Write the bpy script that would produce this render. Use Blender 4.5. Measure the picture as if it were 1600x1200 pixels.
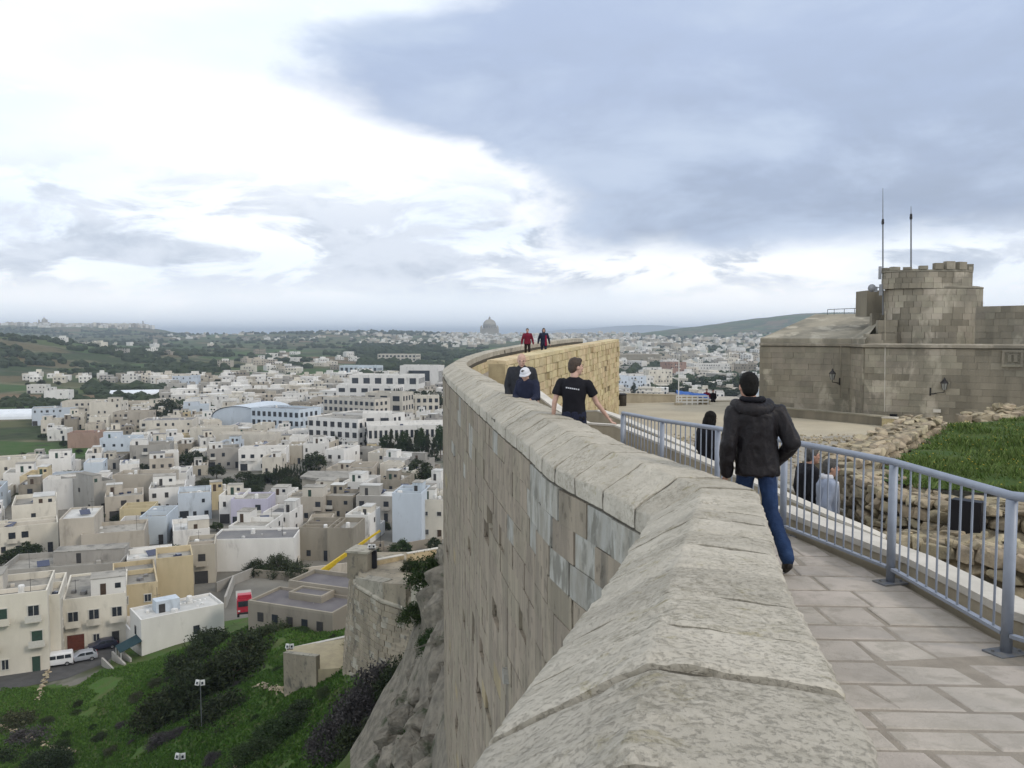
import bpy, bmesh, math, random
import numpy as np
from mathutils import Vector, Matrix, noise as mnoise
random.seed(11); np.random.seed(11)
R = math.radians
sc = bpy.context.scene
for o in list(bpy.data.objects): bpy.data.objects.remove(o)
COL = sc.collection

# ------------------------------------------------------------------ camera
F = 1280.0                                   # focal length in pixels of the 1600 px photograph
PITCH = math.atan(80.0 / F)
cam = bpy.data.cameras.new('camera'); camo = bpy.data.objects.new('camera', cam); COL.objects.link(camo)
cam.sensor_width = 36.0; cam.lens = 36.0 * F / 1600.0
cam.clip_start = 0.05; cam.clip_end = 90000.0
camo.location = (0, 0, 0); camo.rotation_euler = (math.pi/2 - PITCH, 0, 0)
sc.camera = camo

# ------------------------------------------------------------------ exposure
sc.view_settings.view_transform = 'Standard'; sc.view_settings.look = 'None'
sc.view_settings.exposure = 0.0; sc.view_settings.gamma = 1.0; sc.view_settings.use_curve_mapping = False
sc.render.engine = 'CYCLES'
cy = sc.cycles
cy.use_denoising = True
cy.max_bounces = 5; cy.diffuse_bounces = 3; cy.glossy_bounces = 2; cy.transmission_bounces = 2; cy.volume_bounces = 0
cy.caustics_reflective = False; cy.caustics_refractive = False
cy.use_adaptive_sampling = True; cy.adaptive_threshold = 0.015

# ------------------------------------------------------------------ sun
SUN_AZ, SUN_EL = R(118), R(38)               # clockwise from +Y (the view direction)
sun = bpy.data.lights.new('sun', 'SUN'); suno = bpy.data.objects.new('sun', sun); COL.objects.link(suno)
sun.energy = 1.35; sun.angle = R(14); sun.color = (1.0, 0.90, 0.76)
sd = Vector((math.sin(SUN_AZ)*math.cos(SUN_EL), math.cos(SUN_AZ)*math.cos(SUN_EL), math.sin(SUN_EL)))
suno.rotation_euler = sd.to_track_quat('Z', 'Y').to_euler()

# ------------------------------------------------------------------ world: sky with clouds
class NT:
    def __init__(s, nt): s.nt = nt
    def n(s, t, **k):
        nd = s.nt.nodes.new(t)
        for a, b in k.items(): setattr(nd, a, b)
        return nd
    def set(s, sock, v):
        if isinstance(v, bpy.types.NodeSocket): s.nt.links.new(v, sock)
        elif v is not None:
            if hasattr(sock, 'default_value'):
                if sock.type == 'RGBA' and len(v) == 3: v = (*v, 1.0)
                sock.default_value = v
    def m(s, op, a, b=None, c=None, clamp=False):
        nd = s.n('ShaderNodeMath', operation=op, use_clamp=clamp)
        s.set(nd.inputs[0], a)
        if b is not None: s.set(nd.inputs[1], b)
        if c is not None: s.set(nd.inputs[2], c)
        return nd.outputs[0]
    def ss(s, x, a, b):                       # smoothstep
        nd = s.n('ShaderNodeMapRange', interpolation_type='SMOOTHSTEP')
        s.set(nd.inputs['Value'], x); s.set(nd.inputs['From Min'], a); s.set(nd.inputs['From Max'], b)
        nd.inputs['To Min'].default_value = 0; nd.inputs['To Max'].default_value = 1
        return nd.outputs[0]
    def mix(s, f, a, b, mode='MIX'):
        nd = s.n('ShaderNodeMix', data_type='RGBA', blend_type=mode)
        s.set(nd.inputs[0], f); s.set(nd.inputs[6], a); s.set(nd.inputs[7], b)
        return nd.outputs[2]
    def noise(s, vec, scale, detail=5, rough=.55, dist=0.0, out='Fac'):
        nd = s.n('ShaderNodeTexNoise')
        if vec is not None: s.set(nd.inputs['Vector'], vec)
        nd.inputs['Scale'].default_value = scale; nd.inputs['Detail'].default_value = detail
        nd.inputs['Roughness'].default_value = rough; nd.inputs['Distortion'].default_value = dist
        return nd.outputs[out]
    def vscale(s, vec, v, off=(0, 0, 0)):
        nd = s.n('ShaderNodeMapping'); s.set(nd.inputs['Vector'], vec)
        nd.inputs['Scale'].default_value = v; nd.inputs['Location'].default_value = off
        return nd.outputs[0]

world = bpy.data.worlds.new('World'); sc.world = world; world.use_nodes = True
wn = world.node_tree; wn.nodes.clear(); W = NT(wn)
tc = W.n('ShaderNodeTexCoord'); D = tc.outputs['Generated']
sp = W.n('ShaderNodeSeparateXYZ'); W.set(sp.inputs[0], D)
az = W.m('ARCTAN2', sp.outputs[0], sp.outputs[1]); el = W.m('ARCSINE', sp.outputs[2])
sky = W.n('ShaderNodeTexSky', sky_type='NISHITA', sun_disc=False)
sky.sun_elevation = SUN_EL; sky.sun_rotation = SUN_AZ; sky.dust_density = 2.0
skyc = W.mix(1.0, sky.outputs[0], (0.10, 0.10, 0.10), 'MULTIPLY')
Vs = W.vscale(D, (1, 1, 2.6))
n1 = W.noise(Vs, 4.2, 9, .58, .25)            # cloud bodies
n2 = W.noise(W.vscale(D, (1, 1, 2.2), (3.1, 1.7, .4)), 11.0, 7, .6, .2)
n3 = W.noise(W.vscale(D, (1, 1, 3.4), (7.3, 2.2, 1.9)), 1.9, 4, .5)
n4 = W.noise(W.vscale(D, (1, 1, 3.0), (1.3, 5.2, 2.9)), 6.5, 9, .6, .5)
nn = W.m('ADD', W.m('MULTIPLY', W.m('SUBTRACT', n1, .5), .62), W.m('MULTIPLY', W.m('SUBTRACT', n2, .5), .30))
# white veil with pale blue breaks
veil = W.mix(W.ss(n3, .40, .68), (1.0, 1.01, 1.03), (.80, .87, .96))
veil = W.mix(W.ss(n1, .56, .72), veil, (1.12, 1.12, 1.12))
base = W.mix(.88, skyc, veil)
# low grey cumulus bands
band = W.m('MULTIPLY', W.ss(el, .03, .075), W.m('SUBTRACT', 1.0, W.ss(el, .12, .22)))
cum = W.m('MULTIPLY', band, W.ss(W.m('ADD', n4, W.m('MULTIPLY', W.m('SUBTRACT', n2, .5), .25)), .445, .56))
cumc = W.mix(W.ss(n2, .35, .62), (.43, .49, .585), (.62, .67, .75))
base = W.mix(W.m('MULTIPLY', cum, .92), base, cumc)
# horizon veil
base = W.mix(W.m('MULTIPLY', W.m('SUBTRACT', 1.0, W.ss(el, .0, .055)), .75), base, (.74, .81, .90))
# the big grey rain cloud
fc = W.n('ShaderNodeFloatCurve'); W.set(fc.inputs['Value'], W.m('MULTIPLY', el, 1/1.5708))
cv = fc.mapping.curves[0]; CP = [(0.0, .10), (.09, .065), (.172, .035), (.215, -.045), (.24, -.145), (.27, -.235), (.302, -.262), (.335, -.225), (.375, -.06), (.45, .05), (1.5708, 0)]
cv.points[0].location = (0, .64); cv.points[1].location = (1, .5)
for e_, a_ in CP[1:-1]: cv.points.new(e_/1.5708, a_ + .5)
fc.mapping.update()
lead = W.m('SUBTRACT', fc.outputs[0], .52)
da = W.ss(W.m('ADD', W.m('SUBTRACT', az, lead), W.m('MULTIPLY', nn, .48)), -.045, .11)
db = W.ss(W.m('ADD', W.m('SUBTRACT', el, W.m('ADD', .088, W.m('MULTIPLY', W.m('MAXIMUM', az, 0.0), .03))), W.m('MULTIPLY', nn, .10)), -.012, .03)
dc = W.m('SUBTRACT', 1.0, W.ss(az, 1.5, 2.4)); dd = W.m('SUBTRACT', 1.0, W.ss(el, .85, 1.25))
dark = W.m('MULTIPLY', W.m('MULTIPLY', da, db), W.m('MULTIPLY', dc, dd))
shade = W.ss(W.m('ADD', W.m('MULTIPLY', el, 1.5), W.m('MULTIPLY', nn, .8)), -.02, .55)
darkc = W.mix(shade, (.275, .33, .43), (.36, .44, .605))
darkc = W.mix(W.m('MULTIPLY', W.m('MULTIPLY', W.ss(n1, .42, .66), W.ss(n3, .30, .55)), .85), darkc, (.45, .53, .665))
rim = W.m('MULTIPLY', W.m('MULTIPLY', da, W.m('SUBTRACT', 1.0, da)), W.m('MULTIPLY', db, W.m('MULTIPLY', W.ss(n2, .38, .62), W.m('MULTIPLY', W.m('SUBTRACT', 1.0, W.ss(el, .22, .30)), 2.2))), clamp=True)
sky_all = W.mix(W.m('MULTIPLY', dark, .95), base, darkc)
sky_all = W.mix(rim, sky_all, (1.06, 1.06, 1.06))
bg = W.n('ShaderNodeBackground'); W.set(bg.inputs[0], sky_all); bg.inputs[1].default_value = 1.28
wo = W.n('ShaderNodeOutputWorld'); wn.links.new(bg.outputs[0], wo.inputs[0])

# ------------------------------------------------------------------ helpers
def P(px, py, d):
    """world point on the photograph's line of sight through (px, py) at forward distance d"""
    cx = (px - 800) / F; cyu = (600 - py) / F
    y = math.cos(PITCH) + cyu*math.sin(PITCH); z = -math.sin(PITCH) + cyu*math.cos(PITCH)
    t = d / y
    return Vector((cx*t, d, z*t))
def Gz(px, py, z):
    cx = (px - 800) / F; cyu = (600 - py) / F
    y = math.cos(PITCH) + cyu*math.sin(PITCH); zz = -math.sin(PITCH) + cyu*math.cos(PITCH)
    t = z / zz
    return Vector((cx*t, y*t, z))
def proj(p):
    yc = p[1]*math.cos(PITCH) - p[2]*math.sin(PITCH); zc = p[1]*math.sin(PITCH) + p[2]*math.cos(PITCH)
    return 800 + F*p[0]/yc, 600 - F*zc/yc
def lerp(a, b, t): return a + (b - a)*t
def interp(x, pts):
    if x <= pts[0][0]: return pts[0][1]
    for (a, va), (b, vb) in zip(pts, pts[1:]):
        if x <= b: return va + (vb - va)*(x - a)/(b - a)
    return pts[-1][1]

def link(name, data, parent=None):
    o = bpy.data.objects.new(name, data); COL.objects.link(o)
    if parent is not None: o.parent = parent
    return o
def tag(o, label=None, cat=None, group=None, kind=None):
    if label: o['label'] = label
    if cat: o['category'] = cat
    if group: o['group'] = group
    if kind: o['kind'] = kind
    return o
def empty(name, loc=(0, 0, 0), rz=0, parent=None):
    o = link(name, None, parent); o.empty_display_size = .2
    o.location = loc; o.rotation_euler = (0, 0, rz)
    return o
def copy_tree(o, parent=None):
    c = o.copy(); COL.objects.link(c); c.parent = parent
    for ch in list(o.children): copy_tree(ch, c)
    return c

class MB:
    def __init__(s): s.v = []; s.f = []; s.mi = []
    def add(s, verts, faces, mi=0):
        o = len(s.v); s.v += [tuple(v) for v in verts]
        s.f += [tuple(i + o for i in f) for f in faces]; s.mi += [mi]*len(faces); return s
    def box(s, c, size, rz=0, mi=0, M=None):
        hx, hy, hz = size[0]/2, size[1]/2, size[2]/2
        vs = [Vector((x*hx, y*hy, z*hz)) for z in (-1, 1) for y in (-1, 1) for x in (-1, 1)]
        Rm = M if M is not None else Matrix.Rotation(rz, 3, 'Z')
        vs = [Rm @ v + Vector(c) for v in vs]
        return s.add(vs, [(0, 2, 3, 1), (4, 5, 7, 6), (0, 1, 5, 4), (2, 6, 7, 3), (0, 4, 6, 2), (1, 3, 7, 5)], mi)
    def hexa(s, b, t, mi=0):                  # 4 bottom and 4 top corners, counter-clockwise from above
        return s.add(list(b) + list(t), [(3, 2, 1, 0), (4, 5, 6, 7), (0, 1, 5, 4), (1, 2, 6, 5), (2, 3, 7, 6), (3, 0, 4, 7)], mi)
    def prism(s, poly, z0, z1, mi=0):
        n = len(poly)
        g = lambda z, p: z(p) if callable(z) else z
        vs = [(p[0], p[1], g(z0, p)) for p in poly] + [(p[0], p[1], g(z1, p)) for p in poly]
        fs = [tuple(range(n - 1, -1, -1)), tuple(range(n, 2*n))] + [(i, (i + 1) % n, n + (i + 1) % n, n + i) for i in range(n)]
        return s.add(vs, fs, mi)
    def tube(s, p0, p1, r0, r1=None, n=8, caps=True, mi=0):
        r1 = r0 if r1 is None else r1
        p0 = Vector(p0); p1 = Vector(p1); d = p1 - p0
        if d.length < 1e-6: return s
        q = d.to_track_quat('Z', 'Y').to_matrix()
        vs = []
        for p, r in ((p0, r0), (p1, r1)):
            vs += [p + q @ Vector((r*math.cos(2*math.pi*i/n), r*math.sin(2*math.pi*i/n), 0)) for i in range(n)]
        fs = [(i, (i + 1) % n, n + (i + 1) % n, n + i) for i in range(n)]
        if caps: fs += [tuple(range(n - 1, -1, -1)), tuple(range(n, 2*n))]
        return s.add(vs, fs, mi)
    def lathe(s, c, prof, n=16, mi=0, sx=1, sy=1):
        vs = []; fs = []
        for (r, z) in prof:
            vs += [(c[0] + sx*r*math.cos(2*math.pi*i/n), c[1] + sy*r*math.sin(2*math.pi*i/n), c[2] + z) for i in range(n)]
        for k in range(len(prof) - 1):
            fs += [(k*n + i, k*n + (i + 1) % n, (k + 1)*n + (i + 1) % n, (k + 1)*n + i) for i in range(n)]
        fs += [tuple(range(n - 1, -1, -1)), tuple(range((len(prof) - 1)*n, len(prof)*n))]
        return s.add(vs, fs, mi)
    def ico(s, c, r, sub=1, sc3=(1, 1, 1), M=None, mi=0):
        vs, fs = ICO[sub]
        Rm = M if M is not None else Matrix.Identity(3)
        return s.add([Rm @ Vector((v[0]*sc3[0]*r, v[1]*sc3[1]*r, v[2]*sc3[2]*r)) + Vector(c) for v in vs], fs, mi)
    def mesh(s, name='mesh', mats=None, smooth=False):
        me = bpy.data.meshes.new(name); me.from_pydata(s.v, [], s.f); me.update()
        for m in (mats or []): me.materials.append(m)
        if mats and len(mats) > 1: me.polygons.foreach_set('material_index', s.mi)
        if smooth: me.polygons.foreach_set('use_smooth', [True]*len(me.polygons))
        return me
    def build(s, name, mat, parent=None, smooth=False):
        mats = mat if isinstance(mat, (list, tuple)) else [mat]
        return link(name, s.mesh(name, mats, smooth), parent)
ICO = {}
for _s in (1, 2, 3, 4, 5):
    _b = bmesh.new(); bmesh.ops.create_icosphere(_b, subdivisions=_s, radius=1.0)
    _b.verts.ensure_lookup_table()
    ICO[_s] = ([tuple(v.co) for v in _b.verts], [tuple(v.index for v in f.verts) for f in _b.faces]); _b.free()
def bevel_mesh(me, w, seg=1):
    b = bmesh.new(); b.from_mesh(me)
    bmesh.ops.bevel(b, geom=b.edges[:], offset=w, segments=seg, affect='EDGES', profile=.6)
    b.to_mesh(me); b.free(); return me
def fbm(p, s=1.0, o=4): return mnoise.fractal(Vector(p)*s, 1.0, 2.0, o)

# ------------------------------------------------------------------ materials
MATS = {}
def mat(name, c1, c2=None, scale=3.0, rough=.9, bump=.25, bscale=25, rnd=0.0, stretch=(1, 1, 1), c3=None, c3s=1.2, c3a=(.55, .7),
        spec=.25, metal=0.0, bdist=.02, hue=0.0, pits=0.0, pit_scale=(30, 30, 30)):
    if name in MATS: return MATS[name]
    m = bpy.data.materials.new(name); m.use_nodes = True; nt = m.node_tree; nt.nodes.clear(); N = NT(nt)
    geo = N.n('ShaderNodeNewGeometry'); pos = geo.outputs['Position']
    c2 = c2 or tuple(x*.75 for x in c1)
    pv = N.vscale(pos, stretch) if stretch != (1, 1, 1) else pos
    n1 = N.noise(pv, scale, 6, .6)
    col = N.mix(N.ss(n1, .32, .68), c1, c2)
    if c3: col = N.mix(N.ss(N.noise(pv, c3s, 5, .62, .3), c3a[0], c3a[1]), col, c3)
    if rnd or hue:
        oi = N.n('ShaderNodeObjectInfo')
        r = N.m('FRACT', N.m('ADD', oi.outputs['Random'], geo.outputs['Random Per Island']))
        hs = N.n('ShaderNodeHueSaturation'); N.set(hs.inputs['Color'], col)
        N.set(hs.inputs['Value'], N.m('ADD', 1.0 - rnd, N.m('MULTIPLY', r, 2*rnd)))
        if hue:
            r2 = N.m('FRACT', N.m('MULTIPLY', r, 7.31))
            N.set(hs.inputs['Hue'], N.m('ADD', .5 - hue, N.m('MULTIPLY', r2, 2*hue)))
        col = hs.outputs[0]
    b = N.n('ShaderNodeBsdfPrincipled')
    fine = N.noise(pos, bscale, 6, .65)
    h = fine
    if pits:
        pn = N.noise(N.vscale(pos, pit_scale), 1.0, 3, .5)
        pm = N.ss(pn, .30, .42)
        h = N.m('ADD', N.m('MULTIPLY', fine, .5), N.m('MULTIPLY', pm, pits))
        col = N.mix(N.m('MULTIPLY', N.m('SUBTRACT', 1.0, pm), .45), col, tuple(x*.45 for x in c2))
    N.set(b.inputs['Base Color'], col); b.inputs['Roughness'].default_value = rough
    b.inputs['Specular IOR Level'].default_value = spec; b.inputs['Metallic'].default_value = metal
    if bump:
        bp = N.n('ShaderNodeBump'); bp.inputs['Strength'].default_value = bump; bp.inputs['Distance'].default_value = bdist
        N.set(bp.inputs['Height'], h); N.set(b.inputs['Normal'], bp.outputs[0])
    out = N.n('ShaderNodeOutputMaterial'); nt.links.new(b.outputs[0], out.inputs[0])
    MATS[name] = m; return m

M_cope = mat('coping_limestone', (.52, .50, .445), (.42, .405, .35), 5, .95, .7, 45, .07, (1, 1, 1), (.27, .255, .20), 3.1, (.58, .76), bdist=.02, pits=.35, pit_scale=(16, 42, 50))
M_cope_joint = mat('coping_mortar', (.11, .10, .08), (.08, .074, .06), 9, .95, .6, 40)
def coping_mat():
    m = bpy.data.materials.new('coping_limestone_weathered'); m.use_nodes = True; nt = m.node_tree; nt.nodes.clear(); N = NT(nt)
    geo = N.n('ShaderNodeNewGeometry'); pos = geo.outputs['Position']; oi = N.n('ShaderNodeObjectInfo')
    pv = pos
    a = N.noise(pv, 2.6, 7, .66); b = N.noise(pv, 19.0, 9, .74, .3); c = N.noise(pos, 70, 4, .7); e = N.noise(N.vscale(pos, (1, 1, 1), (4, 9, 2)), 5.2, 9, .72, .3); f_ = N.noise(N.vscale(pos, (1, 1, 1), (1, 2, 3)), 52, 6, .70, .3)
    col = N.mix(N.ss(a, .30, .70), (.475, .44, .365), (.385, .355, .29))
    col = N.mix(N.m('MULTIPLY', N.m('MULTIPLY', N.ss(b, .44, .62), N.ss(N.noise(N.vscale(pos, (1, 1, 1), (2, 7, 4)), 2.4, 5, .6), .36, .62)), .9), col, (.265, .245, .19))
    col = N.mix(N.m('MULTIPLY', N.ss(f_, .56, .70), .32), col, (.20, .185, .145))
    col = N.mix(N.m('MULTIPLY', N.ss(e, .56, .68), .60), col, (.235, .205, .095))
    col = N.mix(N.m('MULTIPLY', N.ss(N.noise(N.vscale(pos, (1, 1, 1), (8, 1, 5)), 9.5, 8, .74), .58, .70), .6), col, (.55, .52, .44))
    hs = N.n('ShaderNodeHueSaturation'); N.set(hs.inputs['Color'], col); N.set(hs.inputs['Value'], N.m('ADD', .90, N.m('MULTIPLY', oi.outputs['Random'], .2))); hs.inputs['Saturation'].default_value = .92
    h = N.m('ADD', N.m('MULTIPLY', c, .25), N.m('ADD', N.m('MULTIPLY', b, -1.0), N.m('MULTIPLY', N.ss(f_, .5, .70), -.7)))
    bp = N.n('ShaderNodeBump'); bp.inputs['Strength'].default_value = .75; bp.inputs['Distance'].default_value = .010; N.set(bp.inputs['Height'], h)
    bs_ = N.n('ShaderNodeBsdfPrincipled'); N.set(bs_.inputs['Base Color'], hs.outputs[0]); bs_.inputs['Roughness'].default_value = .95; bs_.inputs['Specular IOR Level'].default_value = .15; N.set(bs_.inputs['Normal'], bp.outputs[0])
    out = N.n('ShaderNodeOutputMaterial'); nt.links.new(bs_.outputs[0], out.inputs[0]); return m
M_cope = coping_mat()
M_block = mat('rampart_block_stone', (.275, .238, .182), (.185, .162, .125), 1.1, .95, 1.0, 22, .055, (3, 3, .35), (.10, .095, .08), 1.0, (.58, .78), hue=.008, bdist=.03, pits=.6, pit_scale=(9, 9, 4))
M_block_pale = mat('rampart_pale_limewash', (.325, .325, .295), (.235, .222, .185), 2.5, .95, .6, 24, .10, (2, 2, .8), (.17, .165, .14), 2.2, (.5, .62))
M_block_ochre = mat('rampart_ochre_stone', (.30, .25, .15), (.22, .185, .12), 2, .95, .6, 24, .1, (3, 3, .4))
M_wallcore = mat('rampart_mortar', (.19, .168, .13), (.14, .125, .098), 2, .95, .6, 18, stretch=(2, 2, .5))
M_yblock = mat('yellow_limestone_block', (.56, .475, .30), (.45, .365, .215), 1.6, .95, .7, 26, .12, (1, 1, 1), (.27, .215, .13), 1.6, (.60, .75), hue=.012, pits=.5, pit_scale=(10, 10, 12))
M_ycore = mat('yellow_mortar', (.40, .33, .20), (.30, .245, .15), 3, .95, .6, 25)
M_render = mat('beige_cement_render', (.40, .355, .27), (.32, .285, .215), 2.2, .92, .25, 60, stretch=(1, 1, .6))
M_white_cope = mat('pale_smooth_stone', (.60, .57, .51), (.50, .475, .42), 3, .9, .3, 45)
M_slab = mat('grey_paving_slab', (.475, .43, .38), (.395, .36, .315), 2.2, .9, .5, 45, .07, (1, 1, 1), (.355, .325, .28), 5.5, (.45, .66), hue=.006)
M_slabj = mat('paving_joint_mortar', (.33, .295, .245), (.27, .24, .20), 6, .95, .6, 45)
M_rail = mat('blue_grey_painted_steel', (.255, .29, .355), (.22, .25, .305), 7, .42, .05, 80, spec=.5)
M_raildark = mat('dusty_steel_plate', (.14, .16, .20), (.20, .20, .19), 12, .6, .2, 60)
M_rubble = mat('rubble_limestone', (.42, .355, .24), (.27, .23, .165), 5, .95, .9, 30, .22, (1, 1, 1), (.17, .15, .11), 3.5, (.52, .68), hue=.012)
M_soil = mat('dry_soil', (.23, .195, .14), (.15, .13, .09), 3, .95, .9, 20)
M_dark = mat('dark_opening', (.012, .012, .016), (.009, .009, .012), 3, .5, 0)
M_fort = mat('fort_weathered_stone', (.315, .285, .225), (.18, .168, .135), .5, .95, .7, 14, .10, (1, 1, .55), (.40, .365, .295), .8, (.52, .66), hue=.01)
M_fortd = mat('fort_dark_stone', (.25, .225, .175), (.175, .16, .125), .9, .95, .7, 14, .12, (1.4, 1.4, .3))
M_fortcore = mat('fort_mortar', (.26, .24, .19), (.19, .175, .14), 1.4, .95, .5, 16)
M_plaza = mat('plaza_beige_gravel', (.43, .385, .29), (.37, .33, .25), .5, .95, .5, 12)
M_cobble = mat('stony_ground', (.36, .335, .28), (.22, .20, .165), 5, .95, 1.0, 14, c3=(.17, .155, .12), c3s=7, c3a=(.55, .68))
M_grass = mat('lawn_soil_green', (.035, .075, .012), (.06, .085, .02), 2, .95, .8, 20)
M_glass = mat('dark_window_glass', (.035, .04, .05), (.02, .024, .03), 2, .15, 0, spec=.5)
M_iron = mat('black_iron', (.02, .02, .022), (.03, .028, .026), 10, .5, .1)
M_white = mat('white_paint', (.72, .72, .70), (.64, .64, .62), 5, .6, .05)
M_trunk = mat('brown_bark', (.10, .075, .05), (.06, .045, .03), 8, .95, .8, 20)
# ================================================================== TERRAIN, SEA
TZ = -48.0
CTRL = []
for (px, py, d) in [(690, 1190, 28), (665, 1198, 32), (650, 1165, 36), (640, 1075, 48), (610, 1205, 39), (560, 1215, 47), (655, 1010, 57), (672, 955, 56), (688, 900, 53), (690, 980, 43), (690, 1100, 35),
                    (600, 1150, 58), (590, 1120, 63), (560, 1160, 59), (520, 1190, 58), (620, 1060, 69), (640, 1045, 69), (560, 1058, 73), (600, 1062, 70), (530, 1062, 75), (660, 1000, 66), (690, 960, 66), (660, 940, 76), (600, 1000, 84), (560, 1000, 86),
                    (400, 1192, 64), (300, 1192, 74), (150, 1192, 87), (20, 1192, 93), (-200, 1190, 96), (100, 1062, 113), (0, 1085, 109), (-200, 1100, 110), (260, 1040, 104), (300, 1018, 107), (350, 1005, 104), (330, 1100, 87),
                    (480, 1046, 82), (430, 992, 100), (525, 985, 105), (540, 950, 112), (420, 1100, 79), (500, 1120, 70), (220, 1110, 96), (100, 1130, 99), (380, 1060, 92), (60, 1120, 102), (160, 1060, 108), (200, 1045, 110),
                    (400, 1320, 50), (300, 1320, 58), (150, 1320, 68), (20, 1320, 74), (-200, 1320, 74), (560, 1330, 38), (610, 1300, 33), (500, 1320, 44), (660, 1290, 28), (700, 1290, 24), (400, 1600, 32), (150, 1600, 42), (-200, 1600, 46), (600, 1600, 22), (500, 1600, 27)]:
    p = P(px, py, d); CTRL.append((p.x, p.y, p.z))
for x in range(-260, 80, 20):
    CTRL.append((x, 150, TZ)); CTRL.append((x, 175, TZ)); CTRL.append((x, 200, TZ))
for x in range(-260, -80, 20):
    for y in (118, 130): CTRL.append((x, y, TZ))
for (px, d) in [(0, 118), (60, 119), (110, 121), (160, 123), (200, 125), (240, 128), (300, 130), (360, 136), (420, 140), (500, 142), (600, 143), (690, 143)]:
    CTRL.append(((px - 800)/F*d, d, TZ))
for x in (5, 25, 50): CTRL += [(x, 20, -16), (x, 60, -18), (x, 90, -35), (x, 120, -48)]
CTRL = np.array(CTRL)
_dm = np.sqrt(((CTRL[:, None, :2] - CTRL[None, :, :2])**2).sum(-1) + 4.0)
_w = np.linalg.solve(_dm + np.eye(len(CTRL))*.02, CTRL[:, 2] - TZ)
def near_z(x, y):
    return max(TZ, TZ + float((np.sqrt((CTRL[:, 0] - x)**2 + (CTRL[:, 1] - y)**2 + 4.0)*_w).sum()))
def smst(a, b, x):
    t = min(1, max(0, (x - a)/(b - a))); return t*t*(3 - 2*t)
def far_z(x, y):
    r = math.hypot(x, y)
    z = interp(r, [(0, TZ), (900, TZ), (1400, -43), (2000, -35), (3000, -21), (3600, -10), (4300, -14), (5600, -60), (7500, -140), (14000, -150)])
    az_ = x/max(y, 1)*F + 800                 # bearing
    z += 37*math.exp(-((x + 780)/205)**2 - ((y - 1120)/330)**2)
    z += 8*math.exp(-((x + 1150)/420)**2 - ((y - 1500)/420)**2)
    z += 58*smst(330, 205, az_)*math.exp(-((r - 4700)/620)**2)*(1 if az_ < 900 else 0)
    z += 13*math.exp(-((az_ - 560)/150)**2)*math.exp(-((r - 3700)/500)**2)
    z += 112*smst(920, 1300, az_)*math.exp(-((r - 4300)/560)**2)
    if r > 700:
        k = smst(700, 1600, r)
        z += k*5*fbm((x, y, 0), 1/260, 4) + k*2.0*fbm((x, y, 5), 1/70, 3)
    return z
def gz(x, y):
    r = math.hypot(x, y)
    if r > 190: return far_z(x, y)
    zn = near_z(x, y)
    if r < 135 and zn > TZ + .4:
        k = min(1, (zn - TZ)/6)
        zn += k*(.45*fbm((x, y, 2), 1/6, 4) + .9*fbm((x, y, 8), 1/17, 3))
        steep = smst(-32, -14, zn)*smst(70, 55, y)
        zn += steep*1.6*mnoise.turbulence(Vector((x, y, zn))/4.0, 4, False)
    t = smst(140, 190, r)
    return lerp(zn, TZ, t)

NTH = 420; th = np.linspace(R(-72), R(72), NTH)
rr = np.concatenate([np.linspace(22, 135, 190)[:-1], np.geomspace(135, 900, 75)[:-1], np.geomspace(900, 14000, 120)])
vs = []; 
for r in rr:
    for t in th:
        x, y = r*math.sin(t), r*math.cos(t); vs.append((x, y, gz(x, y)))
fs = []; mi = []
def field_kind(x, y, r):
    px = x/y*F + 800
    if r < 142:
        zc_ = near_z(x, y)
        if zc_ > TZ + .15 or y < 109:
            dx = .8; sl = abs(near_z(x + dx, y) - zc_)/dx + abs(near_z(x, y + dx) - zc_)/dx
            return 3 if (sl > 1.1 and y < 70 and px > 540) else 0
        return 1
    py = 520 - (TZ)*F/max(y, 1)
    if py > 720: return 1
    if px < 250 and py < 800 - max(0, px)*.25: return 2
    if r < 860: return 1
    return 2
for i in range(len(rr) - 1):
    for j in range(NTH - 1):
        a = i*NTH + j; fs.append((a, a + 1, a + NTH + 1, a + NTH))
        x = (vs[a][0] + vs[a + NTH + 1][0])/2; y = (vs[a][1] + vs[a + NTH + 1][1])/2
        mi.append(field_kind(x, y, rr[i]))
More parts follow.
